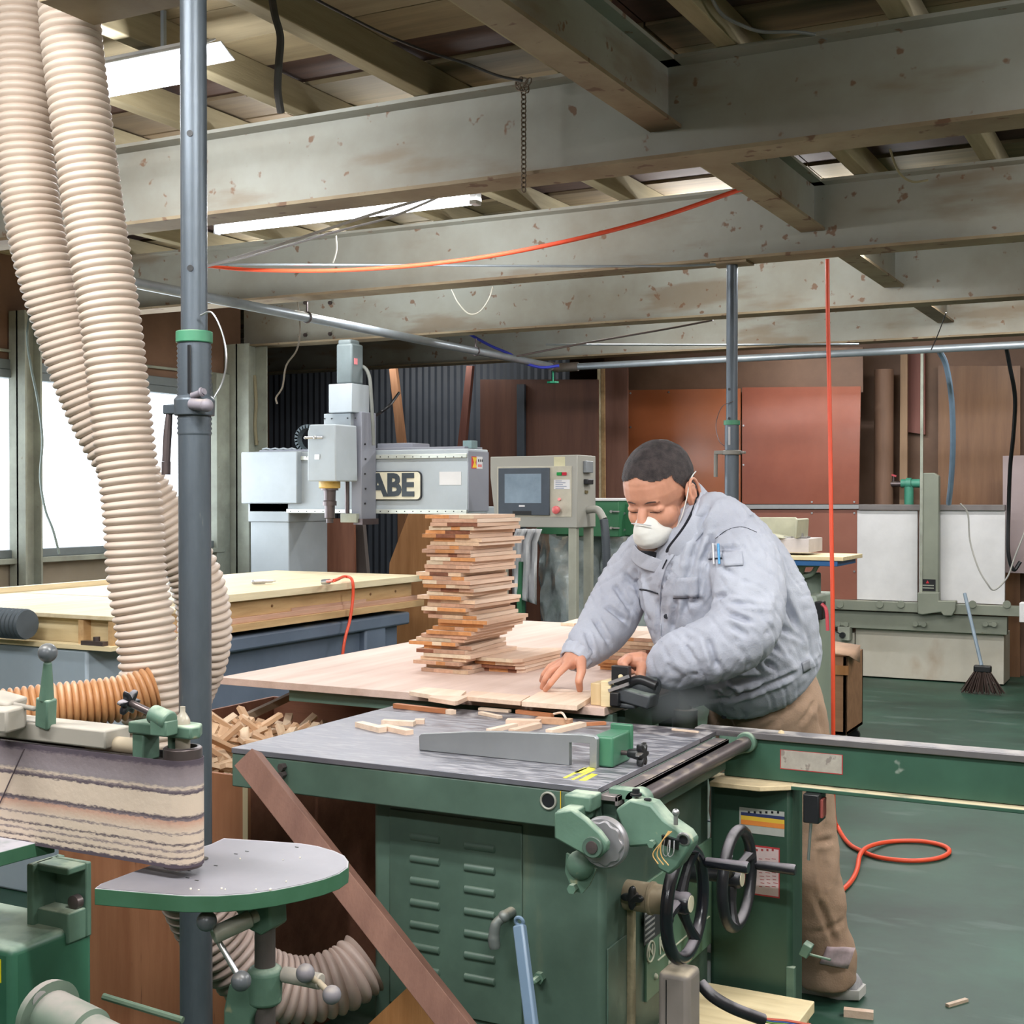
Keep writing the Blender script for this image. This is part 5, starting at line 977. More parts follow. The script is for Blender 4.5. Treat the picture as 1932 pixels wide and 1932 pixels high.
for (p_, q_) in (((576, 1836), (598, 1852)), ((626, 1877), (600, 1852))):
    a = Dp(*p_, 1.885); b = Dp(*q_, 1.895); m = MB(); m.cyl(a, b, .0045); lv = m.build('clamp_rod', mat('dusty_rod', (170, 156, 134), .7), t); MB().ball(a, .0135, 22).build('ball_knob', mat('dusty_ball', (120, 116, 122), .5, dust=.5), lv)
# left small table, bracket and green base
m = MB(); m.prism([Zp(a_, b_, .87) for a_, b_ in ((-160, 1520), (103, 1576), (103, 1582), (60, 1592), (-160, 1650))], (0, 0, -.022)); m.build('small_table', mat('cast_table_green_edge', (56, 98, 70), .45), t, bevel=.0012, ang=25)
m = MB(); a = Dp(98, 1630, 1.98); b = Dp(162, 1630, 1.98); 
bx_ = Yp(98, 1640, 1.6).x; bx2 = Yp(163, 1640, 1.6).x; z1_ = Yp(130, 1622, 1.6).z; z0_ = Yp(130, 1762, 1.6).z
m.box(bx_, bx2, 1.6, 1.612, z0_, z1_); m.box(bx_-.005, bx_+.01, 1.55, 1.62, z0_, z1_); m.box(bx_, bx2, 1.56, 1.6, z0_, z0_+.05); m.box(bx_, bx2, 1.56, 1.6, z1_-.012, z1_); m.build('knee_bracket', GREEN2, t, bevel=.003)
m = MB(); q = Yp(148, 1700, 1.595); m.lathe(q, (0, -1, 0), [(0, .012), (.012, .012), (.014, .008)], 16); m.build('bracket_nut', DSTEEL, t)
a = Yp(122, 1830, 1.62); zt = Yp(100, 1700, 1.66).z
m = MB(); m.box(-2.6, a.x, 1.62, 1.68, 0, zt-.04); m.build('green_base', mat('bright_green_enamel', (44, 92, 70), .4, 0, .14, 4, dust=.7, dcol=(170, 186, 170), rgb2=(56, 104, 82)), t, bevel=.012, seg=3)
m = MB(); q = Yp(10, 1805, 1.45); m.box(-2.6, Yp(22, 1850, 1.45).x, 1.45, 1.62, 0, Yp(10, 1790, 1.45).z); m.build('front_base', mat('bright_green_enamel', (44, 92, 70), .4), t, bevel=.012, seg=3)
q = Yp(-1, 1832, 1.449); MB().box(q.x-.02, q.x+.003, 1.4485, 1.4495, q.z-.018, q.z+.018).build('yellow_label', mat('yellow_label', (220, 206, 30), .5), t, smooth=False)
m = MB(); c0 = Dp(84, 1912, 1.72); xw = c0.x; m.lathe(c0, (1, -.12, -.1), [(0, .044), (.012, .046), (.014, .034), (.09, .034), (.093, .028), (.3, .028)], 32); m.build('motor_tube', mat('dusty_motor_tube', (96, 112, 98), .6, 0, .1, 6, dust=.9, dcol=(138, 132, 126)), t)
m = MB(); c1 = c0+Vector((.012, -.02, .028)); m.lathe(c1, (1, -.12, -.1), [(-.0, .010), (.002, .011), (.002, .005)], 12); m.build('flange_nut', CHROME, t)
m = MB(); m.tube([Dp(195, 1880, 2.3), Dp(345, 1925, 2.25)], .006, 8); m.build('green_lath', wood('green_lath', (104, 126, 108), (120, 140, 120), 0, 1, 0), label='thin green edged strip lying along the crate foot', cat='strip')
# ================================================================ boards, offcuts, cables, lamps
PLY = wood('pinkish_plywood', (206, 178, 164), (224, 198, 186), 1, 1.0, .02, .7)
PZ = .871
MB().box(-2.53, -1.31, 3.03, 5.0, .8505, PZ).build('outfeed_board', PLY, label='large pinkish plywood sheet serving as outfeed table behind the saw', cat='board', bevel=.001, smooth=False)
m = MB(); m.box(-2.3, -1.3, 3.06, 3.09, .815, .85); m.box(-2.45, -2.40, 3.3, 4.9, .80, .85); m.box(-1.4, -1.3, 3.14, 4.9, .78, .85)
for x_, y_ in ((-2.4, 3.62), (-1.35, 3.6), (-2.4, 4.8), (-1.35, 4.8)): m.box(x_-.025, x_+.025, y_-.025, y_+.025, 0, .78)
m.build('outfeed_stand', mat('dark_green_stand', (84, 108, 96), .5, dust=.4), label='dark green steel stand under the plywood outfeed board', cat='stand', smooth=False)
SW = [wood('strip_%d' % i, a, b, 1, 3, .1, .6) for i, (a, b) in enumerate((((216, 184, 160), (230, 202, 180)), ((208, 174, 148), (224, 192, 168)), ((196, 150, 116), (210, 166, 132)), ((220, 194, 170), (234, 210, 190))))]
SE = [wood('strip_end_%d' % i, a, b, 1, 5, .15, .7) for i, (a, b) in enumerate((((212, 190, 160), (224, 204, 178)), ((190, 128, 76), (206, 146, 94)), ((112, 66, 46), (138, 88, 64)), ((186, 144, 118), (202, 162, 136)), ((206, 172, 140), (222, 192, 162))))]
BT = .0115
_sm = {}
def strip_mesh(w, L, mi, ei, ch=0):                     # one glued strip; its front end grain has its own tone
    k = (round(w, 3), round(L, 3), mi, ei, ch)
    if k in _sm: return _sm[k]
    me = bpy.data.meshes.new('strip'); h = BT/2-.0004; c = .022 if ch else 0
    v = [(0, 0), (w-c, 0), (w, c), (w, L), (0, L)] if ch else [(0, 0), (w, 0), (w, L), (0, L)]; n = len(v)
    me.from_pydata([(x, y, z) for z in (-h, h) for x, y in v], [], [tuple(range(n-1, -1, -1)), tuple(range(n, 2*n))]+[(i, (i+1) % n, n+(i+1) % n, n+i) for i in range(n)])
    me.materials.append(SW[mi]); me.materials.append(SE[ei])
    for i, p_ in enumerate(me.polygons): p_.material_index = 1 if i == 2 else 0
    _sm[k] = me; return me
ORD = ['topmost', 'second', 'third', 'fourth', 'fifth', 'sixth', 'seventh', 'eighth', 'ninth', 'tenth', 'eleventh', 'twelfth', 'thirteenth', 'fourteenth', 'fifteenth', 'sixteenth', 'seventeenth', 'eighteenth', 'nineteenth', 'twentieth', 'twenty-first', 'twenty-second', 'twenty-third', 'twenty-fourth', 'twenty-fifth', 'twenty-sixth', 'twenty-seventh', 'twenty-eighth', 'twenty-ninth', 'thirtieth', 'thirty-first', 'thirty-second', 'thirty-third', 'thirty-fourth', 'thirty-fifth', 'thirty-sixth', 'thirty-seventh', 'thirty-eighth', 'thirty-ninth', 'fortieth', 'forty-first', 'forty-second', 'forty-third', 'lowest']
def lam(x, y, z, W, L, rz, label, group, tones=None, ch=0):
    t = thing('laminated_board', label, 'board', (x, y, z), group)
    ws = random.choice(((.45, .55), (.3, .42, .28), (.36, .64), (.5, .2, .3), (.28, .4, .32))); u = 0
    for i, f_ in enumerate(ws):
        ei = (tones[i % len(tones)] if tones else random.choices(range(5), (6, 1.6, .5, 3, 6))[0])
        o = bpy.data.objects.new('strip', strip_mesh(round(W*f_, 3), L, random.choice((0, 0, 1, 3, 3)), ei, ch and i == len(ws)-1)); COL.objects.link(o); o.parent = t
        o.location = (u-W/2+.0, -L/2, BT/2); u += round(W*f_, 3)+.0001
    t.rotation_euler = (0, 0, rz); return t
W_, L_ = .158, .285
bc = Zp(893, 1273, PZ); n_st = 41
lefts = [801, 815, 812, 810, 800, 798, 816, 810, 800, 795, 800, 812, 802, 800, 800, 783, 788, 802, 800, 806, 796, 790, 808, 806, 797, 797, 806, 829, 822, 815, 806, 797, 786, 775, 789, 788, 805, 794, 785, 798, 800]
tn = {1: (3, 3), 2: (3, 2), 3: (0, 1), 4: (1, 2), 5: (1, 2), 8: (3, 1), 9: (3, 1), 10: (3, 2), 11: (0, 1), 13: (3, 3), 15: (4, 2, 4), 16: (1, 3), 19: (3, 2), 27: (1, 1), 28: (1, 1), 29: (1, 3), 30: (1, 1), 31: (3, 3), 33: (1, 0), 34: (1, 3), 35: (2, 3), 38: (3, 1)}
for i in range(n_st):
    z = PZ+.0002+(n_st-1-i)*BT
    x0 = Yp(lefts[i], 1100, bc.y-.0).x+W_/2
    x = x0+.0; y = bc.y+L_/2+random.uniform(-.014, .014)
    lam(x, y, z, W_+random.uniform(-.006, .008), L_, random.uniform(-.035, .035)+(.09 if i in (20, 34) else 0), '%s board of the tall leaning stack, pale laminated wood' % ORD[i] if i < n_st-1 else 'lowest board of the tall leaning stack, pale laminated wood', 'laminated boards in the tall stack', tn.get(i))
# small stack beside it
b0 = Zp(985, 1273, PZ)
for i in range(4):
    lam(b0.x-W_/2-.004*i+(.0 if i else 0), b0.y+L_/2-.01+random.uniform(-.004, .004)+.012*i, PZ+.0002+(3-i)*BT, W_, L_, -.02+.015*i, '%s board of the low four-board stack right of the tall stack' % (ORD[i] if i < 3 else 'lowest'), 'laminated boards in the low stack', [(0, 0), (1, 4), (2, 2), (2, 1)][i], ch=1)
lam(b0.x-W_-.0-.045, b0.y-.02, PZ+.0002, .075, .06, .1, 'short laminated piece in front of the tall stack foot', 'small laminated pieces', (1, 4))
# stack behind the worker's arm
b1 = Zp(1110, 1268, PZ)
for i in range(9):
    lam(b1.x+.16+random.uniform(-.012, .012), b1.y+.16+random.uniform(-.01, .01), PZ+.0002+(8-i)*BT, .3, .2, random.uniform(-.06, .06), "%s board of the stack seen under the worker's right arm" % (ORD[i] if i < 8 else 'lowest'), 'laminated boards in the stack behind the worker', (1, 3, 1) if i > 5 else None)
lam(Zp(1055, 1232, PZ).x+.02, Zp(1055, 1232, PZ).y, PZ+.0002, .16, .12, .35, "pale board with pointed corner lying left of the stack under the worker's arm", 'loose laminated boards', (0, 3))
lam(Zp(1100, 1170, PZ).x+.09, Zp(1100, 1175, PZ).y-.05, PZ+.0002, .16, .2, .1, "pale board at the far edge of the outfeed sheet behind the worker's sleeve", 'loose laminated boards', (0, 3))
# row of jig boards along the near edge
def topboard(pts, z, th, name, mt, label, group):
    m = MB(); m.prism([Zp(a, b, z) for a, b in pts], (0, 0, -th)); return m.build(name, mt, label=label, cat='board', group=group, bevel=.0008, smooth=False)
zz = PZ+.0118
topboard([(772, 1304), (800, 1296), (880, 1303), (868, 1313), (820, 1312)], zz, .0115, 'jig_board', SW[3], 'pale jig board at the left end of the row on the near sheet edge', 'jig boards along the near edge')
topboard([(808, 1315), (822, 1308), (884, 1313), (864, 1322), (858, 1323)], zz-.0001, .0115, 'jig_board', SW[0], 'small pale jig board, second from left, lying slightly nearer', 'jig boards along the near edge')
topboard([(872, 1313), (890, 1303), (1000, 1312), (982, 1323)], zz, .0115, 'jig_board', SW[0], 'long jig board in the middle of the near edge row', 'jig boards along the near edge')
topboard([(984, 1323), (1030, 1298), (1124, 1303), (1113, 1316), (1089, 1331)], zz+.0015, .013, 'workpiece_board', SW[3], "pale board with a clipped corner held under the worker's right hand", 'workpieces under the hand')
# offcuts on the saw table
def stick(p0, p1, wd, th, mt, label, z=TZ, lift=0, cat='offcut', group='offcuts on the saw table'):
    a = Zp(*p0, z+th/2+lift); b = Zp(*p1, z+th/2+lift); m = MB(); m.beam(a, b, wd, th); return m.build('wood_offcut', mt, label=label, cat=cat, group=group, smooth=False)
RB = wood('red_offcut', (168, 104, 66), (186, 124, 86), 0, 3, .05)
for a in (((677, 1366), (722, 1377), .022, .012, SW[3], 'leftmost pale offcut on the saw table'), ((722, 1371), (773, 1382), .022, .011, SW[0], 'slanting pale offcut, second in the left group on the saw table'),
          ((722, 1362), (782, 1365), .02, .011, SW[3], 'rear pale offcut in the left group on the saw table'), ((783, 1361), (801, 1361), .02, .011, SW[0], 'short offcut at the right end of the left group'),
          ((905, 1337), (962, 1342), .016, .006, SW[3], 'thin pale offcut at the rear left of the pile by the fence'), ((976, 1342), (1042, 1350), .016, .009, RB, 'reddish offcut with dark edge at the rear of the pile by the fence'),
          ((906, 1345), (944, 1353), .014, .007, SW[3], 'small pale offcut lying just left of the pile by the fence'), ((956, 1362), (1020, 1364), .03, .014, SW[0], 'thick pale block in the pile by the fence'),
          ((1013, 1358), (1078, 1362), .026, .013, SW[2], 'brown-ended block in the pile by the fence'), ((922, 1379), (972, 1368), .016, .009, SW[3], 'pale offcut pointing at the fence plate middle'),
          ((966, 1381), (1016, 1368), .02, .012, SW[0], 'pale offcut leaning toward the fence plate in the pile'), ((1036, 1381), (1100, 1366), .02, .011, SW[3], 'long pale offcut touching the green fence casting'),
          ((1070, 1368), (1142, 1364), .014, .007, RB, 'thin reddish offcut behind the green fence casting'), ((745, 1331), (843, 1342), .016, .011, RB, 'long orange-brown stick lying in the table slot at the left'),
          ((845, 1342), (856, 1344), .016, .011, SW[3], 'tiny pale piece at the end of the orange-brown stick'), ((1268, 1376), (1318, 1381), .006, .004, SW[3], 'thin pale splinter lying in the table slot at the right')):
    stick(*a)
stick((1592, 1909), (1648, 1915), .022, .02, SW[0], 'small wooden block lying on the green floor beside the shoe', z=0, group='offcuts on the floor')
stick((1787, 1897), (1824, 1886), .012, .008, SW[3], 'thin pale splinter on the green floor at the right', z=0, group='offcuts on the floor')
m = MB(); m.tube(spline([Zp(1045, 1347, .868), Zp(1060, 1345, .875), Zp(1068, 1356, .868)], 5), .003, 6); m.build('wood_shaving', SW[3], label='curled white shaving on the offcut pile by the fence', cat='shaving')
# push block with black clamp plate
t = thing('push_jig', 'wooden push jig with black steel clamp under the worker\'s left hand', 'jig', tuple(Zp(1140, 1330, PZ)))
jb = Zp(1116, 1331, PZ); jd = 3.33
m = MB()
def jbox(px0, px1, py0, py1, y0_, dep): a = Yp(px0, py1, y0_); b = Yp(px1, py0, y0_); return m.box(a.x, b.x, y0_, y0_+dep, a.z, b.z)
jy = 3.055
jbox(1114, 1134, 1290, 1330, jy, .07); m.build('wood_block', wood('jig_pine', (196, 168, 124), (212, 186, 144), 2, 2, 0), t, bevel=.002, smooth=False)
m = MB(); jbox(1133, 1152, 1286, 1333, jy-.01, .06); m.build('wood_block', ASH, t, bevel=.002, smooth=False)
m = MB(); jbox(1153, 1186, 1258, 1318, jy+.01, .02); jbox(1150, 1166, 1308, 1332, jy-.02, .03); m.build('clamp_plate', BLACK, t, bevel=.002)
m = MB(); 
for yy in (1289, 1303): a = Yp(1149, yy, jy-.01); b = Yp(1186, yy-13, jy-.01); m.beam(a, b, .008, .008)
m.build('guide_bar', CHROME, t, kind='stuff')
m = MB(); q = Yp(1171, 1277, jy-.004); m.ball(q, .0065); m.build('pale_plug', ASH, t)
m = MB(); m.lathe(Yp(1188, 1296, jy+.05), (1, 0, .1), [(0, .016), (.01, .024), (.05, .026), (.075, .022), (.08, .014)], 20); m.obox(Yp(1196, 1312, jy+.03), (.11, .07, .035), (0, .2, 0)); m.obox(Yp(1178, 1328, jy+.03), (.08, .06, .014)); m.build('router_motor', mat('sooty_tool_body', (60, 64, 68), .5, 0, .2, 12, dust=.6, dcol=(130, 140, 132)), t, bevel=.005)
m = MB(); q = Yp(1186, 1290, jy+.03); m.tube(spline([q, q+Vector((.03, 0, .012)), q+Vector((.075, 0, .0))], 5), .012, 12); m.build('grip', BLACK, t)
m = MB(); 
for k in range(14): q = Zp(1145+random.uniform(-14, 14), 1336+random.uniform(-3, 2), PZ-.018+.0); m.obox(q, (.012, .006, .003), (random.uniform(-.4, .4), .2, random.uniform(0, 3)))
m.build('wood_chips', ASH, label='small pale wood chips around the foot of the push jig', cat='wood chips', kind='stuff')
# post seen behind the hands
t = thing('floor_socket_post', 'short grey post with a collar standing behind the worker\'s forearm', 'post', tuple(Zp(1290, 1600, 0)))
q = Dp(1292, 1310, 3.72); m = MB(); m.lathe((q.x, q.y, 0), (0, 0, 1), [(0, .05), (.02, .05), (.022, .02), (.74, .02), (.742, .036), (.80, .036), (.802, .02), (.86, .02), (.862, .03), (.88, .03)], 20); m.build('post', mat('green_grey_post', (98, 104, 94), .5, dust=.5), t)
# ---- orange hose: from the beam to the floor and its coil
OH = mat('orange_air_hose', (232, 84, 52), .4)
pts = [Yp(1561, 489, 5.44), Yp(1562, 600, 5.44), Yp(1565, 760, 5.44), Yp(1568, 960, 5.42), Yp(1571, 1160, 5.4), Yp(1572, 1380, 5.38)]
z0 = .010
pts += [Zp(1573, 1530, .09), Zp(1582, 1563, z0), Zp(1600, 1590, z0), Zp(1622, 1604, z0), Zp(1660, 1618, z0), Zp(1720, 1624, z0), Zp(1770, 1619, z0), Zp(1791, 1607, z0), Zp(1778, 1595, z0), Zp(1735, 1587, z0), Zp(1680, 1588, z0), Zp(1640, 1597, z0+.012), Zp(1623, 1612, z0+.014), Zp(1617, 1640, z0), Zp(1606, 1662, z0), Zp(1585, 1682, z0), Zp(1555, 1696, z0)]
MB().tube(spline(pts, 10), .0088, 12).build('air_hose', OH, label='orange air hose dropping from the second beam and coiling on the floor', cat='hose')
pts = [Dp(385, 501, 5.95), Dp(470, 509, 5.9), Dp(600, 511, 5.75), Dp(720, 506, 5.6), Dp(830, 496, 5.45), Dp(950, 479, 5.3), Dp(1100, 448, 5.1), Dp(1250, 408, 4.95), Dp(1401, 356, 4.78)]
MB().tube(spline(pts, 8), .0085, 10).build('air_hose', OH, label='orange air hose strung in a sagging curve below the ceiling beams', cat='hose')
# ---- pipes, wires
def wire(name, px, r, mt, label, cat='wire', n=6):
    return MB().tube(spline([Dp(*p) for p in px], n), r, 8).build(name, mt, label=label, cat=cat)
PX0 = -4.09; t = thing('air_pipe', 'grey galvanised air pipe running under the beams with an elbow at centre', 'pipe', (PX0, 8.6, 2.3))
zp = 2.32; m = MB(); m.cyl((PX0, 3.9, zp+.0), (PX0, 8.62, zp), .024, n=18); m.build('pipe_run', GALV, t)
m = MB(); m.cyl((PX0, 8.62, zp), (.6, 8.62, zp+.0), .024, n=18); m.build('pipe_run', GALV, t)
m = MB(); m.ball((PX0, 8.62, zp), .036); m.cyl((PX0, 8.5, zp), (PX0, 8.62, zp), .032); m.cyl((PX0, 8.62, zp), (PX0+.16, 8.62, zp), .032); m.build('pipe_elbow', mat('brownish_elbow', (108, 98, 90), .6, .3), t)
for k, yy in enumerate((4.7, 5.6, 7.4)): m = MB(); m.torus((PX0, yy, zp), (0, 1, 0), .027, .005, 16, 6); m.box(PX0-.004, PX0+.004, yy-.004, yy+.004, zp+.025, 2.4 if k else 2.72); m.build('pipe_hanger', DSTEEL, t)
m = MB(); m.cyl((PX0-.02, 8.58, zp-.02), (PX0-.02, 8.58, zp-.10), .007); m.lathe((PX0-.02, 8.58, zp-.10), (0, 0, -1), [(0, .01), (.003, .045), (.015, .045), (.018, .02)], 8); m.build('tap_wheel', mat('bright_green_tap', (30, 150, 110), .4), t)
wire('blue_tube', [(885, 630, 9.0), (925, 652, 9.1), (962, 668, 9.15), (985, 683, 9.1), (1020, 693, 9.1), (1055, 690, 9.1)], .010, mat('blue_tubing', (52, 60, 170), .4), 'thin blue air tube drooping beside the pipe elbow', 'tube')
wire('steel_wire', [(383, 499, 5.9), (700, 500, 5.7), (1000, 502, 5.6), (1250, 502, 5.5), (1350, 499, 5.5)], .005, GALV, 'grey wire stretched horizontally below the second beam')
wire('twisted_cable', [(388, 502, 5.4), (480, 476, 5.2), (600, 438, 5.05), (700, 405, 4.95), (790, 378, 4.9), (828, 369, 4.85)], .006, mat('grey_cable_light', (168, 166, 170), .6), 'upper grey cable rising diagonally to the centre tube lamp', 'cable')
wire('twisted_cable', [(388, 503, 5.42), (500, 476, 5.25), (630, 438, 5.05), (730, 412, 4.95), (800, 384, 4.9), (828, 371, 4.86)], .005, mat('grey_cable_light', (168, 166, 170), .6), 'lower knotted grey cable rising diagonally to the centre tube lamp', 'cable')
wire('steel_wire', [(975, 672, 8.2), (1100, 648, 8.0), (1250, 622, 7.8), (1345, 604, 7.7)], .006, DSTEEL, 'dark rod slanting up from the pipe elbow')
wire('steel_wire', [(1030, 650, 8.4), (1300, 651, 8.2), (1620, 649, 8.0)], .006, GALV, 'pale thin conduit running level in front of the last beam')
wire('white_wire', [(852, 546, 5.9), (865, 572, 5.9), (885, 592, 5.9), (905, 588, 5.9), (922, 565, 5.9), (930, 541, 5.9)], .003, mat('white_insulation', (206, 204, 190), .5), 'white wire loop hanging from the second beam')
wire('old_string', [(561, 568, 6.9), (566, 620, 6.9), (560, 660, 6.9), (540, 690, 6.9), (533, 730, 6.9), (521, 750, 6.9), (523, 762, 6.9)], .0045, mat('dusty_string', (120, 112, 100), .8), 'dusty brown string hanging left of the router motor', 'string')
wire('old_string', [(480, 708, 8.9), (483, 760, 8.9), (481, 800, 8.9), (484, 840, 8.9)], .012, mat('tan_string', (150, 140, 112), .8), 'frayed tan strip hanging on the dark corrugated wall', 'strip')
wire('black_cable', [(753, 741, 8.4), (735, 765, 8.3), (718, 778, 8.3), (707, 785, 8.2)], .009, BLACK, 'black cable with yellow band behind the spindle carriage', 'cable')
wire('black_hose', [(508, -60, 3.05), (514, 0, 3.02), (519, 30, 3.0), (529, 70, 3.0), (526, 120, 3.0), (524, 170, 3.02), (530, 212, 3.05)], .009, mat('dusty_black_hose', (70, 68, 66), .8, dust=.4), 'dusty black cable hanging from the ceiling near the front prop', 'cable')
wire('thin_cable', [(560, -20, 3.4), (640, 22, 3.5), (720, 62, 3.62), (800, 95, 3.7), (880, 120, 3.7), (940, 143, 3.68), (985, 152, 3.64)], .004, BLACK, 'thin dark cable sagging along the joists to the chain', 'cable')
wire('thin_cable', [(1335, -20, 3.5), (1360, 25, 3.6), (1400, 48, 3.68), (1440, 60, 3.7), (1500, 60, 3.7), (1540, 66, 3.72), (1560, 72, 3.74)], .005, mat('grey_cable', (110, 112, 108), .6), 'grey cable looping under the joists at upper right', 'cable')
wire('steel_wire', [(1679, 281, 4.6), (1688, 308, 4.62), (1700, 330, 4.64), (1722, 343, 4.66), (1750, 340, 4.7)], .004, mat('tan_string', (150, 140, 112), .8), 'pale wire end sticking out below the large beam at right')
wire('wall_cable', [(58, 585, 6.9), (52, 620, 6.8), (52, 650, 6.8), (60, 700, 6.8), (72, 760, 6.75), (80, 830, 6.7), (76, 900, 6.7), (85, 960, 6.65), (100, 1000, 6.6), (112, 1045, 6.6)], .006, mat('grey_green_cable', (104, 116, 112), .6), 'grey cable hanging in front of the left window with a pale plug', 'cable')
wire('black_cable', [(1897, 648, 8.6), (1905, 690, 8.7), (1915, 750, 8.8), (1912, 820, 9.1), (1906, 880, 9.3), (1903, 960, 9.4), (1902, 1040, 9.4), (1912, 1075, 9.4), (1925, 1060, 9.4)], .014, BLACK, 'black cable hanging at the far right edge', 'cable')
wire('blue_grey_hose', [(1772, 662, 8.8), (1785, 690, 8.9), (1795, 750, 9.0), (1798, 830, 9.2), (1795, 900, 9.4), (1790, 950, 9.6)], .02, mat('pale_blue_hose', (128, 150, 172), .35), 'pale blue-grey hose hanging beside the wall saw column', 'hose')
wire('white_wire', [(1812, 950, 9.4), (1826, 970, 9.4), (1830, 1020, 9.4), (1845, 1070, 9.35), (1862, 1100, 9.3), (1876, 1113, 9.3), (1900, 1090, 9.3), (1915, 1050, 9.3), (1935, 1000, 9.3)], .006, mat('grey_white_flex', (160, 158, 152), .6), 'thin grey-white flex drooping in front of the white saw boards')
wire('steel_wire', [(1785, 590, 7.5), (1770, 630, 7.6), (1757, 660, 7.8)], .003, BLACK, 'thin dark wire slanting down to the pipe at right')
wire('white_wire', [(634, 445, 5.2), (635, 470, 5.2), (632, 485, 5.2), (628, 496, 5.2)], .003, mat('white_insulation', (206, 204, 190), .5), 'short white wire dangling from the grey cables')
# rubbed plug at the end of the wall cable, chain on the big beam
t = thing('hanging_chain', 'rusty chain with a knotted top hanging on the large beam', 'chain', tuple(Dp(988, 362, 3.75)))
ct = Yp(988, 170, 3.68); cb = Yp(988, 362, 3.68); N_ = 22; CHM = mat('rusty_chain', (112, 98, 84), .6, .4)
for k in range(N_):
    c = ct.lerp(cb, (k+.5)/N_); m = MB(); L2 = (ct.z-cb.z)/N_*.62; w2 = .0075
    ax = Vector((1, 0, 0)) if k % 2 == 0 else Vector((.5, .85, 0)); pts = [c+ax*(w2*math.cos(a_))+Vector((0, 0, 1))*(L2*math.sin(a_)) for a_ in [2*math.pi*i/12 for i in range(13)]]
    m.tube(pts, .0022, 6, cap=False); m.build('chain_link', CHM, t)
for k in range(7):
    c = ct+Vector((random.uniform(-.02, .02), -.006, random.uniform(-.0, .03))); ax = Vector((math.cos(k), 0, math.sin(k))); m = MB()
    m.tube([c+ax*(.016*math.cos(a_))+Vector((-ax.z, .2, ax.x))*(.008*math.sin(a_)) for a_ in [2*math.pi*i/12 for i in range(13)]], .0022, 6, cap=False); m.build('chain_link', CHM, t)
# ---- tube lamps
LT = mat('lamp_tube', (240, 246, 255), .4, emit=9); LB = mat('lamp_body_white', (214, 216, 220), .5)
def lamp(x, y, z, L, label, shade):
    t = thing('tube_or_fill_lamp', label, 'lamp', (x, y, z), None)
    MB().cyl((x-L/2, y, z), (x+L/2, y, z), .02, n=16).build('fluorescent_tube', LT, t)
    m = MB()
    for s_ in (-1, 1): m.box(x+s_*L/2-.012, x+s_*L/2+.02*s_, y-.022, y+.022, z-.022, z+.06)
    m.build('end_cap', LB, t, bevel=.004, kind='stuff')
    m = MB()
    if shade:
        for s_ in (-1, 1): m.prism([(x-L/2-.02, y+s_*.012, z+.085), (x-L/2-.02, y+s_*.075, z+.05), (x-L/2-.02, y+s_*.073, z+.046), (x-L/2-.02, y+s_*.010, z+.080)], (L+.1, 0, 0))
    m.box(x-L/2, x+L/2, y-.02, y+.02, z+.055, z+.09); m.build('fitting', LB, t, bevel=.002)
    m = MB()
    for s_ in (-1, 1): m.box(x+s_*L*.4-.006, x+s_*L*.4+.006, y-.006, y+.006, z+.09, 2.80)
    m.build('hanger_rod', GALV, t, kind='stuff')
    return t
xa = Yp(415, 418, 4.42).x; xb_ = Yp(895, 368, 4.42).x; lamp((xa+xb_)/2, 4.42, Yp(655, 394, 4.42).z-.022, xb_-xa-.0, 'lit fluorescent tube lamp below the large beam, behind the crossing cables', False)
qa = Yp(376, 150, 2.95); lamp(qa.x-.62, 2.95, Yp(300, 152, 2.95).z, 1.22, 'lit fluorescent lamp with white reflector at upper left, half behind the hoses', True)
for k, (x, y, z, p) in enumerate(LAMPS[2:]):
    MB().box(x-.58, x+.58, y-.05, y+.05, z+.0, z+.03).build('tube_or_fill_lamp', LT if 0 else LB, label='added white batten marking an unseen fill light, behind beams or outside the view', cat='lamp', group='added fill lights outside the view')  # battens added for the unseen fill lights
# ================================================================ the worker
JK = mat('pale_grey_work_jacket', (168, 171, 184), .85, 0, .05, 6, rgb2=(182, 186, 198), bump=.25, bscale=240)
TR = mat('khaki_trousers', (152, 124, 102), .9, 0, .07, 6, rgb2=(170, 142, 120), bump=.25, bscale=200)
SK = mat('skin', (196, 138, 112), .5, 0, .08, 14, rgb2=(210, 152, 126)); SK.node_tree.nodes['Principled BSDF'].inputs['Subsurface Weight'].default_value = .08
HR = mat('cropped_black_hair', (38, 32, 34), .75, 0, .35, 60, rgb2=(66, 56, 56), bump=.8, bscale=500)
MK = mat('white_mask', (222, 220, 214), .8, 0, .04, 20, bump=.2, bscale=60)
NV = mat('dark_navy_lining', (30, 32, 40), .8); BRN = mat('brown_lining', (120, 94, 80), .8)
person = thing('person', 'worker in pale grey jacket, khaki trousers and white mask, leaning over the boards', 'person', tuple(Zp(1520, 1860, 0)))
Rv, Uv, Fv = Vector(_r), Vector(_u), Vector(_f)
def loft(m, P, n=20, side=None):
    """P: (px, py, depth, half width across the view, half depth); rings follow the path"""
    C = [Dp(*p[:3]) for p in P]; N = len(P); vs = []
    for i, p in enumerate(P):
        t = (C[min(i+1, N-1)]-C[max(i-1, 0)]).normalized()
        a = t.cross(Fv).normalized(); b = a.cross(t).normalized()
        for k in range(n): th = 2*math.pi*k/n; vs.append(C[i]+a*math.cos(th)*p[3]+b*math.sin(th)*(p[4] if len(p) > 4 else p[3]))
    vs.append(C[0]); vs.append(C[-1]); L0 = len(vs)-2
    fs = [(i*n+k, i*n+(k+1) % n, (i+1)*n+(k+1) % n, (i+1)*n+k) for i in range(N-1) for k in range(n)]
    fs += [((k+1) % n, k, L0) for k in range(n)]+[((N-1)*n+k, (N-1)*n+(k+1) % n, L0+1) for k in range(n)]
    return m.add(vs, fs)
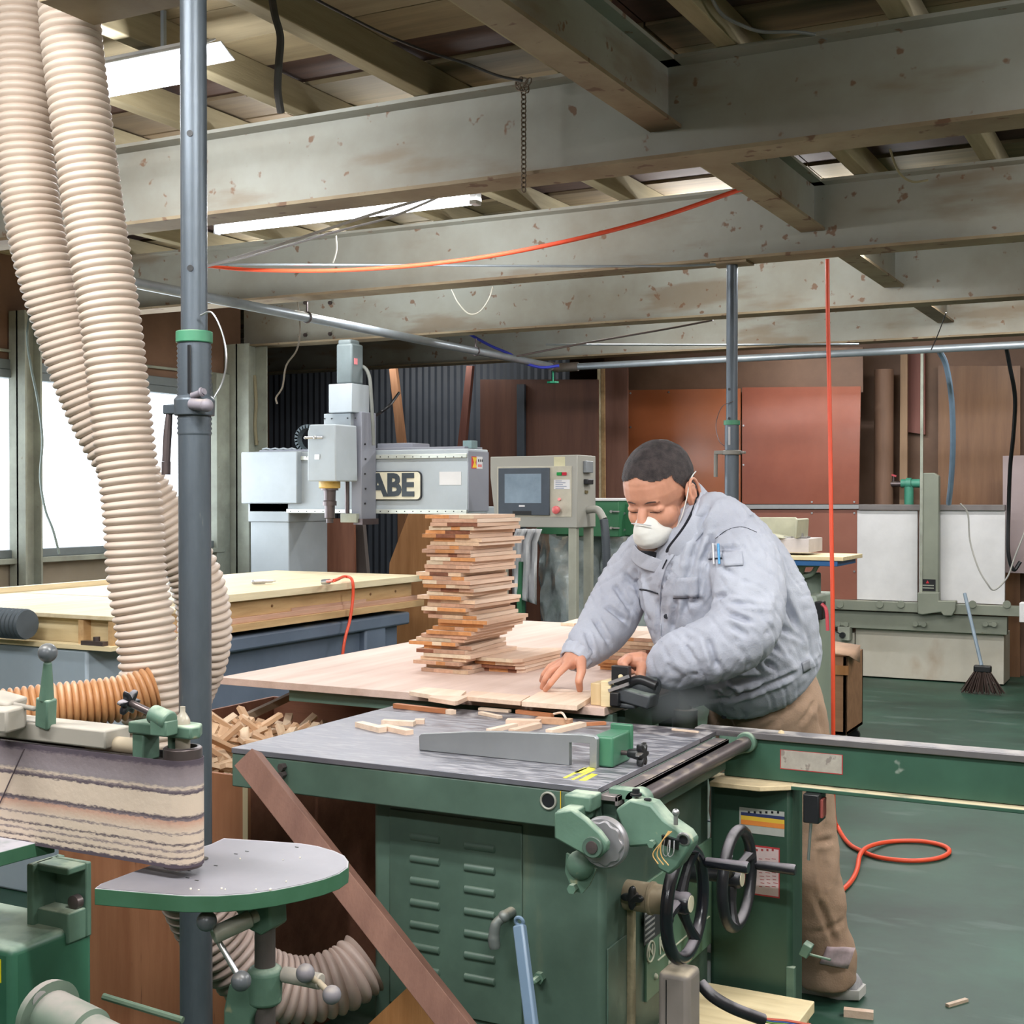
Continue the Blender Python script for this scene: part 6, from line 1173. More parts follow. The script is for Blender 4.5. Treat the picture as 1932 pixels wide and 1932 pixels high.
def smooth_path(P, n=4):
    A = np.array([list(p)+[p[3]]*(5-len(p)) for p in P], float); out = []
    Q = np.vstack([2*A[0]-A[1], A, 2*A[-1]-A[-2]])
    for i in range(1, len(Q)-2):
        for k in range(n):
            t = k/n; a, b, c, d = Q[i-1:i+3]; out.append(.5*((2*b)+(c-a)*t+(2*a-5*b+4*c-d)*t*t+(3*b-a-3*c+d)*t**3))
    out.append(A[-1]); return [tuple(x) for x in out]
def fuse(m, voxel, it=6, fac=.5):
    """union of closed volumes -> one continuous surface (verts, faces)"""
    me = bpy.data.meshes.new('tmp'); me.from_pydata([tuple(v) for v in m.v], [], m.f)
    bm = bmesh.new(); bm.from_mesh(me); 
    # orient every closed piece outwards
    bmesh.ops.recalc_face_normals(bm, faces=bm.faces); bm.to_mesh(me); bm.free()
    o = bpy.data.objects.new('tmp', me); COL.objects.link(o)
    r = o.modifiers.new('r', 'REMESH'); r.mode = 'VOXEL'; r.voxel_size = voxel
    s = o.modifiers.new('s', 'SMOOTH'); s.iterations = it; s.factor = fac
    dg = bpy.context.evaluated_depsgraph_get(); e = o.evaluated_get(dg); q = e.to_mesh()
    V_ = np.empty(len(q.vertices)*3); q.vertices.foreach_get('co', V_); V_ = V_.reshape(-1, 3)
    Nn = np.empty(len(q.vertices)*3); q.vertices.foreach_get('normal', Nn); Nn = Nn.reshape(-1, 3)
    Fc = [tuple(p.vertices) for p in q.polygons]; e.to_mesh_clear(); bpy.data.objects.remove(o); return V_, Nn, Fc
def folds(V_, Nn, L):
    """crease / ridge displacement along 3-D segments: ((px,py,d),(px,py,d), width, amount)"""
    off = np.zeros(len(V_))
    for a, b, w, amt in L:
        a = np.array(Dp(*a)); b = np.array(Dp(*b)); ab = b-a; t = np.clip(((V_-a)@ab)/(ab@ab), 0, 1)
        C = a+t[:, None]*ab; D_ = V_-C; along = D_@np.array(Fv); perp = np.linalg.norm(D_-np.outer(along, np.array(Fv)), axis=1)
        g_ = np.exp(-(perp/w)**2)*(np.abs(along) < .11)*np.clip(-(Nn@np.array(Fv))*2.5, 0, 1)*np.clip(4*t*(1-t)*1.6, .25, 1)
        r_ = np.exp(-((perp-1.5*w)/(.8*w))**2)*(np.abs(along) < .11)*np.clip(-(Nn@np.array(Fv))*2.5, 0, 1)*np.clip(4*t*(1-t)*1.6, 0.1, 1)
        off += -amt*g_+amt*.35*r_
    return V_+Nn*off[:, None]
def fbm(V_, s, seed=0):
    rs = np.random.RandomState(seed); out = np.zeros(len(V_))
    for o_ in range(7):
        k = rs.normal(size=3)*s*(1.35**o_); out += np.sin(V_@k+rs.uniform(0, 6.28))/(1.35**o_)
    return out/3
def mkobj(name, V_, F_, mt, parent=None, sub=0):
    m = MB(); m.v = [Vector(v) for v in V_]; m.f = F_; m.m = [0]*len(F_); return m.build(name, mt, parent, ang=180)
# ---- jacket
DN = 3.42
m = MB()
loft(m, smooth_path([(1450, 1300, 3.66, .140, .13), (1440, 1276, 3.65, .168, .145), (1420, 1238, 3.6, .192, .17), (1392, 1185, 3.58, .196, .172), (1360, 1110, 3.55, .19, .17), (1334, 1045, 3.52, .178, .17), (1316, 1000, 3.5, .142, .15), (1302, 968, 3.49, .092, .11)]), 32)
sleeveN = [(1378, 1022, 3.42, .082), (1402, 1050, 3.37, .090), (1412, 1100, 3.33, .092), (1412, 1150, 3.30, .090), (1396, 1194, 3.28, .088), (1352, 1222, 3.29, .084), (1305, 1238, 3.32, .078), (1268, 1252, 3.36, .070), (1244, 1262, 3.385, .054), (1232, 1266, 3.395, .042)]
loft(m, smooth_path(sleeveN), 24)
sleeveF = [(1240, 1045, 3.62, .085), (1210, 1068, 3.66, .080), (1182, 1100, 3.67, .076), (1165, 1135, 3.66, .077), (1148, 1172, 3.63, .076), (1124, 1203, 3.59, .066), (1102, 1224, 3.55, .056), (1089, 1236, 3.53, .045)]
loft(m, smooth_path(sleeveF), 24)
# shoulder yoke and chest fill
loft(m, smooth_path([(1395, 1015, 3.40, .07, .07), (1350, 990, 3.44, .085, .09), (1290, 1005, 3.54, .085, .1), (1225, 1048, 3.63, .075, .08)]), 20)
loft(m, smooth_path([(1400, 1000, 3.5, .05, .08), (1440, 1060, 3.52, .07, .1), (1480, 1150, 3.56, .08, .12), (1492, 1230, 3.6, .07, .12)]), 18)
loft(m, smooth_path([(1235, 1070, 3.58, .05, .06), (1250, 1130, 3.56, .06, .08), (1268, 1190, 3.56, .06, .08), (1300, 1250, 3.58, .07, .09), (1340, 1300, 3.6, .07, .09)]), 18)
V_, Nn, Fc = fuse(m, .0062, 5)
FL = [((1348, 1011, 3.33), (1326, 1064, 3.33), .007, .011), ((1326, 1064, 3.33), (1318, 1140, 3.36), .008, .013), ((1348, 1010, 3.33), (1398, 996, 3.36), .005, .006), ((1398, 996, 3.36), (1440, 1022, 3.4), .005, .006),
      ((1402, 1096, 3.25), (1453, 1119, 3.3), .007, .013), ((1376, 1136, 3.22), (1447, 1143, 3.25), .008, .010), ((1373, 1157, 3.22), (1416, 1172, 3.22), .008, .011), ((1446, 1120, 3.28), (1440, 1190, 3.26), .008, .012),
      ((1310, 1142, 3.34), (1290, 1200, 3.3), .009, .015), ((1330, 1135, 3.3), (1375, 1120, 3.25), .009, .008), ((1345, 1040, 3.3), (1400, 1030, 3.29), .008, .006), ((1340, 1060, 3.3), (1385, 1085, 3.26), .009, .007),
      ((1255, 1225, 3.32), (1300, 1205, 3.27), .008, .010), ((1262, 1240, 3.3), (1310, 1272, 3.27), .008, .010), ((1330, 1200, 3.24), (1350, 1262, 3.24), .010, .008), ((1290, 1215, 3.27), (1315, 1255, 3.26), .009, .007),
      ((1385, 1205, 3.24), (1462, 1262, 3.45), .010, .015), ((1435, 1195, 3.4), (1500, 1268, 3.5), .010, .014), ((1470, 1110, 3.42), (1500, 1180, 3.46), .012, .012), ((1450, 1170, 3.4), (1520, 1215, 3.5), .010, .009),
      ((1340, 1290, 3.45), (1440, 1280, 3.45), .012, .012), ((1370, 1320, 3.48), (1500, 1262, 3.5), .010, .012), ((1330, 1270, 3.45), (1390, 1310, 3.48), .010, .010), ((1480, 1230, 3.48), (1525, 1245, 3.52), .009, .008),
      ((1340, 950, 3.37), (1300, 1015, 3.37), .009, .010), ((1330, 985, 3.36), (1300, 1060, 3.38), .010, .009), ((1310, 1050, 3.37), (1290, 1100, 3.4), .009, .008), ((1290, 1010, 3.4), (1275, 1070, 3.42), .009, .008),
      ((1272, 1048, 3.42), (1247, 1110, 3.43), .005, .007), ((1247, 1110, 3.43), (1246, 1215, 3.43), .005, .007), ((1202, 1082, 3.56), (1216, 1172, 3.53), .010, .020), ((1222, 1060, 3.53), (1240, 1110, 3.5), .008, .007),
      ((1155, 1100, 3.6), (1190, 1150, 3.6), .009, .009), ((1140, 1140, 3.58), (1185, 1175, 3.57), .009, .010), ((1120, 1165, 3.55), (1150, 1215, 3.54), .008, .009), ((1105, 1190, 3.52), (1120, 1235, 3.5), .008, .008), ((1175, 1080, 3.6), (1205, 1110, 3.6), .009, .008),
      ((1275, 1130, 3.43), (1272, 1200, 3.43), .008, .007), ((1296, 1100, 3.42), (1290, 1160, 3.42), .007, .006), ((1365, 1358, 3.5), (1365, 1358, 3.5001), .01, .0), ((1420, 1040, 3.3), (1445, 1075, 3.32), .009, .008), ((1380, 1180, 3.2), (1408, 1200, 3.2), .009, .007)]
V_ = folds(V_, Nn, [(a, b, w*.85, q*1.75) for a, b, w, q in FL])
# gathered waistband: narrow groove above the hem
V_ = folds(V_, Nn, [((1342, 1322, 3.5), (1545, 1240, 3.55), .006, .012)])
fr = -(Nn@np.array(Fv))
for sd, kx, ky, amp in ((11, 62, 38, .0034), (12, -30, 74, .003), (13, 88, -20, .0024)):
    kv = np.array(Rv)*kx+np.array(Uv)*ky+np.array(Fv)*18
    ph = V_@kv+2.2*fbm(V_, 11, sd); mk_ = np.clip((fbm(V_, 9, sd+20)-.02)*3.2, 0, 1)
    V_ -= Nn*(amp*mk_*(np.exp(-np.sin(ph)**2/.10)-.3*np.exp(-(np.sin(ph)**2-.35)**2/.03)))[:, None]
V_ += Nn*(fbm(V_, 26, 3)*.0035)[:, None]+Nn*(fbm(V_, 60, 5)*.0012)[:, None]
jk = mkobj('jacket', V_, Fc, JK, person)
# surface finder: nearest jacket point seen from the camera along a pixel ray
from mathutils.bvhtree import BVHTree
BV = BVHTree.FromPolygons([Vector(v) for v in V_], Fc)
def on(px, py, lift=.001):
    r_ = Vector(ray(px, py)).normalized(); h = BV.ray_cast(Vector(_C), r_); 
    if h[0] is None: return Dp(px, py, 3.5)
    return h[0]-r_*lift
def patch(name, pts, mt, parent, th=.003, lift=.002, nu=8, nv=6):    # cloth patch from 4 picture corners draped on the jacket
    m = MB(); vs = []
    for j in range(nv):
        for i in range(nu):
            u, v = i/(nu-1), j/(nv-1); a = np.array(pts[0])*(1-u)+np.array(pts[1])*u; b = np.array(pts[3])*(1-u)+np.array(pts[2])*u; c = a*(1-v)+b*v
            vs.append(on(c[0], c[1], lift))
    m.add(vs, [(j*nu+i, j*nu+i+1, (j+1)*nu+i+1, (j+1)*nu+i) for j in range(nv-1) for i in range(nu-1)])
    o = m.build(name, mt, parent, ang=180); s = o.modifiers.new('s', 'SOLIDIFY'); s.thickness = th; s.offset = 0; return o
def seam(name, px, r, mt, parent, lift=.0012, n=5):
    P = spline([Vector((a, b, 0)) for a, b in px], n); return MB().tube([on(p.x, p.y, lift) for p in P], r, 8).build(name, mt, parent)
patch('chest_pocket_flap', [(1277, 1091), (1317, 1087), (1318, 1127), (1270, 1128)], JK, jk, .004, .004)
seam('pocket_seam', [(1270, 1129), (1318, 1128)], .0012, NV, jk)
seam('pocket_button', [(1284, 1128), (1295, 1128)], .0025, NV, jk, .003, 2)
patch('sleeve_pocket_flap', [(1363, 1040), (1400, 1040), (1402, 1066), (1366, 1068)], JK, jk, .004, .005)
patch('pen_pocket', [(1341, 1042), (1362, 1040), (1361, 1052), (1340, 1054)], JK, jk, .004, .004)
seam('pen_pocket_edge', [(1337, 1055), (1362, 1053)], .0014, NV, jk, .004)
seam('chest_zip', [(1207, 1112), (1222, 1114), (1241, 1120)], .0022, NV, jk, .002)
seam('placket_edge', [(1272, 1046), (1256, 1072), (1246, 1110), (1245, 1160), (1248, 1210)], .0016, JK, jk, .003)
for a_, b_ in ((1257, 1163), (1366, 1352)):
    q = on(a_, b_, .003); m = MB(); m.lathe(q, -Fv+Uv*.1, [(-.003, .0065), (.002, .0065), (.003, .005)], 16); m.build('snap_button', NV, jk)
patch('side_elastic', [(1513, 1251), (1527, 1244), (1530, 1262), (1516, 1270)], mat('grey_elastic', (140, 142, 150), .8), jk, .003, .003)
# armhole and elbow stitching
seam('armhole_seam', [(1350, 1016), (1372, 1000), (1400, 994), (1428, 1004)], .0008, NV, jk, .0006)
# pens
for k, (x0, y0_, x1, y1_, col, nm) in enumerate(((1344, 1036, 1347, 1066, (200, 200, 204), 'silver'), (1354, 1025, 1357, 1064, (40, 140, 200), 'blue'))):
    a = on(x0+2, 1045, .012); b = on(x1, 1064, .012); d_ = (a-b).normalized(); m = MB(); m.cyl(b, b+d_*.052, .0032, n=12); pn = m.build('pen', mat(nm+'_pen', col, .3, .3 if k == 0 else 0), None, label='%s pen clipped in the worker\'s sleeve pocket' % nm, cat='pen')
# collar
def ribbon(name, top, bot, mt, parent, th=.006):
    n = len(top); m = MB(); vs = top+bot; m.add(vs, [(i, i+1, n+i+1, n+i) for i in range(n-1)]); o = m.build(name, mt, parent, ang=180); s = o.modifiers.new('s', 'SOLIDIFY'); s.thickness = th; s.offset = 0
    b = o.modifiers.new('b', 'SUBSURF'); b.levels = b.render_levels = 2; return o
top = [Dp(1303, 905, 3.56), Dp(1318, 906, 3.50), Dp(1322, 925, 3.43), Dp(1312, 955, 3.385), Dp(1298, 985, 3.37), Dp(1280, 1010, 3.37), Dp(1265, 1028, 3.385), Dp(1258, 1040, 3.41)]
bot = [Dp(1345, 945, 3.60), Dp(1356, 955, 3.50), Dp(1350, 975, 3.40), Dp(1330, 1005, 3.37), Dp(1308, 1030, 3.375), Dp(1290, 1052, 3.385), Dp(1276, 1064, 3.40), Dp(1268, 1070, 3.42)]
ribbon('collar', top, bot, JK, jk, .009)
ribbon('collar_lining', [p+Fv*.008-Rv*.006 for p in top], [p+Fv*.02-Rv*.012 for p in bot], NV, jk, .004)
top = [Dp(1196, 1018, 3.60), Dp(1200, 1034, 3.52), Dp(1216, 1044, 3.46), Dp(1240, 1052, 3.43), Dp(1258, 1060, 3.42)]
bot = [Dp(1186, 1050, 3.62), Dp(1196, 1066, 3.53), Dp(1214, 1076, 3.48), Dp(1238, 1082, 3.45), Dp(1262, 1084, 3.44)]
ribbon('collar', top, bot, JK, jk, .004)
ribbon('collar_lining', [Dp(1202, 1018, 3.56), Dp(1214, 1024, 3.50), Dp(1236, 1030, 3.46), Dp(1262, 1036, 3.45)], [Dp(1200, 1036, 3.56), Dp(1214, 1046, 3.49), Dp(1238, 1054, 3.455), Dp(1262, 1060, 3.45)], BRN, jk, .004)
ribbon('dark_placket', [Dp(1202, 1037, 3.515), Dp(1220, 1039, 3.475), Dp(1244, 1040, 3.445)], [Dp(1206, 1043, 3.51), Dp(1222, 1052, 3.468), Dp(1250, 1056, 3.44)], NV, jk, .004)
seam('zip_pull', [(1258, 1056), (1253, 1066), (1250, 1073)], .0016, NV, jk, .004)
# cuffs
def cuff(c, d, R, name):
    m = MB(); a, b, dd = basis(d); n = 48; vs = []
    for h, f_ in ((-.02, .9), (-.008, 1.06), (.004, 1.02), (.016, .93), (.026, .9), (.024, .78), (-.02, .78)):
        for i in range(n): an = 2*math.pi*i/n; r = R*f_*(1+.035*math.sin(an*11)+.02*math.sin(an*7+1)); vs.append(c+dd*h+(a*math.cos(an)+b*math.sin(an))*r)
    m.add(vs, [(k*n+i, k*n+(i+1) % n, (k+1)*n+(i+1) % n, (k+1)*n+i) for k in range(6) for i in range(n)]+[((6*n+i), 6*n+(i+1) % n, (i+1) % n, i) for i in range(n)]); return m.build(name, JK, jk, ang=180)
cF = Dp(1089, 1236, 3.53); cuff(cF, Dp(1080, 1252, 3.51)-Dp(1100, 1220, 3.55), .043, 'cuff')
cN = Dp(1232, 1266, 3.395); cuff(cN, Dp(1215, 1268, 3.40)-Dp(1245, 1262, 3.385), .040, 'cuff')
# hem band
# ---- trousers
m = MB()
loft(m, smooth_path([(1448, 1300, 3.66, .13, .13), (1470, 1345, 3.66, .13, .125), (1490, 1400, 3.67, .112, .11), (1503, 1480, 3.68, .1, .1), (1514, 1560, 3.69, .094, .095), (1526, 1650, 3.69, .088, .09), (1542, 1750, 3.69, .086, .09), (1556, 1800, 3.69, .086, .09), (1562, 1856, 3.69, .078, .085)]), 24)
loft(m, smooth_path([(1430, 1300, 3.74, .12, .12), (1415, 1350, 3.78, .12, .11), (1405, 1430, 3.84, .105, .1), (1400, 1540, 3.9, .095, .095), (1398, 1660, 3.95, .088, .088), (1396, 1785, 3.99, .08, .085)]), 24)
V2, N2, F2 = fuse(m, .009, 4)
V2 = folds(V2, N2, [((1395, 1375, 3.62), (1460, 1330, 3.55), .010, .012), ((1440, 1375, 3.58), (1500, 1320, 3.55), .010, .010), ((1500, 1370, 3.56), (1535, 1320, 3.58), .009, .008), ((1545, 1330, 3.58), (1556, 1400, 3.6), .008, .008), ((1555, 1490, 3.6), (1545, 1560, 3.6), .009, .010), ((1535, 1590, 3.6), (1575, 1585, 3.62), .008, .009),
                    ((1548, 1600, 3.6), (1555, 1700, 3.61), .010, .008), ((1540, 1690, 3.6), (1575, 1780, 3.62), .010, .010), ((1530, 1760, 3.61), (1600, 1735, 3.63), .009, .007), ((1560, 1620, 3.6), (1566, 1690, 3.6), .009, .006)])
V2 += N2*(fbm(V2, 20, 8)*.005)[:, None]+N2*(fbm(V2, 45, 9)*.0018)[:, None]
mkobj('trousers', V2, F2, TR, person)
q = Dp(1581, 1805, 3.585); m = MB(); n = 8; vs = []
for j in range(5):
    for i in range(n):
        u, v = i/(n-1), j/4; px = 1560+u*54-v*14; py = 1786+u*2+v*32+u*v*8; vs.append(Dp(px, py, 3.59+.03*(u-.5)**2+.004*math.sin(9*u+5*v)))
m.add(vs, [(j*n+i, j*n+i+1, (j+1)*n+i+1, (j+1)*n+i) for j in range(4) for i in range(n-1)]); o = m.build('paper_patch', mat('pinkish_checker_paper', (200, 176, 182), .7, 0, .12, 60, rgb2=(214, 192, 198)), person, ang=180); s = o.modifiers.new('s', 'SOLIDIFY'); s.thickness = .002
# ---- shoes
def shoe(px, py, name):
    h = Zp(px, py, 0); d = Vector((-.995, .08, 0)).normalized(); w_ = Vector((-d.y, d.x, 0)); m = MB(); n = 20
    prof = [(0, .028, .02), (.012, .036, .034), (.05, .039, .05), (.09, .037, .05), (.13, .040, .044), (.18, .047, .036), (.23, .046, .030), (.265, .034, .024), (.28, .015, .018)]
    vs = []
    for s_, hw, hh in prof:
        for i in range(n):
            an = 2*math.pi*i/n; z = .028+max(math.sin(an), -.25)*hh*1.15; vs.append(h+d*s_+w_*math.cos(an)*hw+Vector((0, 0, z)))
    m.add(vs, [(k*n+i, k*n+(i+1) % n, (k+1)*n+(i+1) % n, (k+1)*n+i) for k in range(len(prof)-1) for i in range(n)]+[tuple(range(n-1, -1, -1)), tuple(range(len(vs)-n, len(vs)))])
    up_ = m.build(name, mat('grey_shoe_mesh', (150, 148, 152), .7, 0, .1, 30, rgb2=(176, 174, 178)), person, ang=180)
    m = MB(); vs = []
    for z, f_ in ((0, .96), (.006, 1.02), (.022, 1.04), (.032, .98)):
        for s_, hw in [(p[0], p[1]) for p in prof]+[(p[0], -p[1]) for p in prof[::-1]]: vs.append(h+d*(s_*1.02-.003 if s_ else -.008)+w_*hw*1.1*f_+Vector((0, 0, z+.0+(.006 if s_ < .03 and z < .01 else 0))))
    n2 = len(prof)*2; m.add(vs, [(k*n2+i, k*n2+(i+1) % n2, (k+1)*n2+(i+1) % n2, (k+1)*n2+i) for k in range(3) for i in range(n2)]+[tuple(range(n2-1, -1, -1)), tuple(range(3*n2, 4*n2))])
    m.build('sole', mat('white_sole', (198, 196, 192), .6, 0, .06, 20), up_, ang=60)
    m = MB()
    for a_, b_, c_ in (((.02, .05), (.05, .07), (.075, .045)), ((.06, .045), (.10, .06), (.13, .035)), ((.10, .055), (.135, .05), (.16, .035))):
        m.tube(spline([h+d*s_-w_*-.0+Vector((0, 0, z))+(-Fv)*.0+(w_ if w_.dot(Fv) < 0 else -w_)*.0405 for s_, z in (a_, b_, c_)], 5), .003, 6)
    m.build('trim_stripes', mat('dark_shoe_trim', (74, 72, 84), .6), up_, kind='stuff')
    return up_
shoe(1622, 1884, 'shoe'); shoe(1470, 1812, 'shoe')
# ---- body: head, neck, arms and hands as one mesh
HC = Dp(1246, 932, 3.47); S_ = 1.09
fh = (Rv*-.62-Fv*.785); fh.z = 0; fh.normalize(); pt = math.radians(27); Z3 = Vector((0, 0, 1))
hf = fh*math.cos(pt)-Z3*math.sin(pt); hu = fh*math.sin(pt)+Z3*math.cos(pt); hl = hu.cross(hf).normalized()   # his left
def H(x, y, z): return HC+(hf*x+hl*y+hu*z)*S_
def hball(m, c, r, n=20):
    k = len(m.v); m.ball((0, 0, 0), r, n)
    for i in range(k, len(m.v)): v = m.v[i]; m.v[i] = H(c[0]+v.x, c[1]+v.y, c[2]+v.z)
def caps(m, p0, p1, r0, r1, n=14):
    d = (p1-p0); m.tube([p0-d.normalized()*r0*.85, p0-d.normalized()*r0*.5, p0, p0.lerp(p1, .5), p1, p1+d.normalized()*r1*.55, p1+d.normalized()*r1*.9], [r0*.45, r0*.85, r0, (r0+r1)/2, r1, r1*.8, r1*.35], n)
m = MB()
hball(m, (-.008, 0, .04), (.100, .079, .088)); hball(m, (.012, 0, .03), (.083, .074, .082)); hball(m, (.028, 0, -.035), (.064, .060, .078)); hball(m, (.034, 0, -.082), (.05, .046, .036))
for s_ in (-1, 1):
    hball(m, (.05, s_*.036, -.028), (.034, .028, .032)); hball(m, (.074, s_*.025, .020), (.0145, .021, .0085)); hball(m, (.072, s_*.033, -.001), (.0145, .017, .011)); hball(m, (.02, s_*.05, -.07), (.04, .016, .03))
caps(m, H(.083, 0, .012), H(.105, 0, -.028), .010*S_, .014*S_); hball(m, (.098, .010, -.034), (.010, .008, .008)); hball(m, (.098, -.010, -.034), (.010, .008, .008))
caps(m, H(-.02, 0, -.05), H(-.075, 0, -.15), .060, .066)
V3, N3, F3 = fuse(m, .0028, 5)
L3 = (V3-np.array(HC)) @ np.array([list(hf), list(hl), list(hu)]).T/S_
off = np.zeros(len(V3))
for s_ in (-1, 1):   # eye sockets above the lids, lid crease, nasolabial start
    for cx, cy, cz, w_, am in ((.083, s_*.030, .0105, .006, -.0030), (.087, s_*.028, -.0075, .0045, -.0022), (.078, s_*.034, -.016, .009, -.0018), (.086, s_*.012, .010, .007, -.003)):
        off += am*np.exp(-(((L3[:, 1]-cy)/(w_*2.2))**2+((L3[:, 2]-cz)/w_)**2))*(L3[:, 0] > .04)
V3 = V3+N3*off[:, None]
bv, bf = list(V3), list(F3)
def addpart(Vx, Fx):
    k = len(bv); bv.extend(list(Vx)); bf.extend([tuple(k+i for i in f) for f in Fx])
# ears with rim and hollow
for s_ in (-1, 1):
    m = MB(); E0 = (-.004, s_*.079, -.004)
    n = 24
    def ep(t, sc, out): 
        x = -.006+(-.021*math.cos(t)-.004)*sc; z = -.003+(.038*math.sin(t)+(.0 if math.sin(t) > 0 else -.002))*sc*(1 if math.sin(t) > 0 else .95); return H(x-.0*out, s_*(.078+out), z)
    rim = [ep(2*math.pi*i/n, 1, .012) for i in range(n+1)]; m.tube(rim, .0042, 8, cap=False); m.tube([ep(2*math.pi*i/n*.6+.6, .62, .009) for i in range(n+1)], .0032, 8)
    k = len(m.v); hball(m, (-.006, s_*.081, -.004), (.021, .010, .034), 16); hball(m, (.0, s_*.084, -.036), (.010, .006, .010), 12); caps(m, H(.010, s_*.080, -.006), H(.008, s_*.080, -.020), .004, .004)
    Ve, Ne, Fe = fuse(m, .0018, 2); 
    Le = (Ve-np.array(HC)) @ np.array([list(hf), list(hl), list(hu)]).T/S_
    dz = .006*np.exp(-(((Le[:, 0]+.003)/.007)**2+((Le[:, 2]+.004)/.012)**2)); Ve = Ve-np.outer(dz*s_, np.array(hl)); addpart(Ve, Fe)
# hands
def hand(wrist, palm_pts, fingers, thumb, voxel=.0022):
    m = MB()
    for a_, b_, r0, r1 in palm_pts: caps(m, a_, b_, r0, r1)
    for f_ in fingers+[thumb]:
        for (a_, r0), (b_, r1) in zip(f_, f_[1:]): caps(m, a_, b_, r0, r1, 12)
    Vh, Nh, Fh = fuse(m, voxel, 4); addpart(Vh, Fh)
K = lambda x, y, d, r: (Dp(x, y, d), r)
# right hand (far): fingertips spread on the board
wr = Dp(1090, 1230, 3.535); tipz = PZ+.0135+.006
def T(px, py, r=.0075): return (Zp(px, py, tipz), r)
f1 = [K(1072, 1252, 3.485, .0115), K(1052, 1272, 3.455, .0095), K(1038, 1290, 3.452, .0085), T(1029, 1301)]
f2 = [K(1064, 1250, 3.505, .0115), K(1040, 1264, 3.50, .0098), K(1028, 1282, 3.50, .0085), T(1023, 1297)]
f3 = [K(1058, 1249, 3.525, .011), K(1038, 1258, 3.54, .0095), K(1026, 1272, 3.55, .0082), T(1022, 1284)]
f4 = [K(1060, 1256, 3.545, .010), K(1048, 1268, 3.56, .0085), K(1042, 1278, 3.565, .0075), T(1042, 1284, .0068)]
th = [K(1096, 1246, 3.49, .015), K(1097, 1266, 3.46, .0125), K(1092, 1284, 3.45, .0105), T(1094, 1301, .009)]
hand(wr, [(wr, Dp(1078, 1246, 3.505), .027, .026), (Dp(1090, 1240, 3.51), Dp(1070, 1251, 3.49), .023, .016), (Dp(1086, 1238, 3.53), Dp(1062, 1252, 3.52), .022, .016), (wr, Dp(1096, 1250, 3.485), .022, .015), (Dp(1105, 1205, 3.56), wr, .034, .026)], [f1, f2, f3, f4], th)
# left hand (near): closed around the jig's grip
w2 = Dp(1226, 1262, 3.40)
def G(x, y, d, r): return (Dp(x, y, d), r)
pal = [(w2, Dp(1204, 1248, 3.405), .026, .026), (Dp(1210, 1246, 3.39), Dp(1186, 1245, 3.39), .024, .018), (Dp(1210, 1252, 3.42), Dp(1190, 1250, 3.43), .022, .018), (Dp(1260, 1258, 3.37), w2, .034, .026)]
g1 = [G(1186, 1243, 3.375, .0115), G(1176, 1252, 3.352, .0105), G(1182, 1264, 3.348, .0092), G(1192, 1268, 3.357, .008)]
g2 = [G(1185, 1241, 3.395, .0115), G(1172, 1250, 3.378, .0108), G(1177, 1265, 3.372, .0095), G(1187, 1270, 3.38, .008)]
g3 = [G(1186, 1242, 3.415, .011), G(1173, 1251, 3.402, .010), G(1176, 1265, 3.398, .009), G(1186, 1271, 3.402, .0078)]
g4 = [G(1188, 1246, 3.435, .0105), G(1177, 1254, 3.425, .009), G(1179, 1266, 3.42, .008), G(1187, 1271, 3.422, .007)]
tt = [G(1212, 1256, 3.375, .015), G(1208, 1274, 3.352, .0125), G(1216, 1288, 3.348, .0105), G(1219, 1298, 3.352, .008)]
hand(w2, pal, [g1, g2, g3, g4], tt)
# hidden trunk and limbs inside the clothes so the body is whole
m = MB()
caps(m, Dp(1300, 985, 3.5), Dp(1345, 1090, 3.54), .09, .12); caps(m, Dp(1345, 1090, 3.54), Dp(1440, 1300, 3.64), .12, .1)
for P_ in (sleeveN, sleeveF):
    for p_, q_ in zip(P_, P_[1:]): caps(m, Dp(*p_[:3]), Dp(*q_[:3]), min(.05, p_[3]*.6), min(.05, q_[3]*.6))
caps(m, Dp(1465, 1345, 3.66), Dp(1514, 1570, 3.69), .085, .06); caps(m, Dp(1514, 1570, 3.69), Dp(1560, 1842, 3.69), .055, .036); caps(m, Dp(1415, 1345, 3.78), Dp(1400, 1560, 3.91), .08, .06); caps(m, Dp(1400, 1560, 3.91), Dp(1398, 1800, 3.99), .06, .04)
Vt, Nt, Ft = fuse(m, .014, 3); addpart(Vt, Ft)
body = mkobj('body', bv, bf, SK, person)
# ---- hair: cropped cap following the skull
tri = []
x, y, z = L3[:, 0], L3[:, 1], L3[:, 2]
hairline = np.where(x > .035, .064+.012*np.cos(y*55)-.010*np.exp(-((np.abs(y)-.055)/.02)**2)*0, np.where(x > .005, .012+(x-.005)*1.35, np.where(x > -.012, -.018, -.045)))
hairline = np.where((x > .035), np.maximum(.056, .074+.006*np.cos(y*70)-.35*np.maximum(0, np.abs(y)-.04)), hairline)
wob = fbm(V3, 180, 4)*.003
sel = (z+wob > hairline) & (x < .098)
keep = [f for f in F3 if all(sel[i] for i in f)]
used = sorted({i for f in keep for i in f}); mp_ = {a: b for b, a in enumerate(used)}
Vh = V3[used]+N3[used]*.0028
mkobj('hair', Vh, [tuple(mp_[i] for i in f) for f in keep], HR, body)
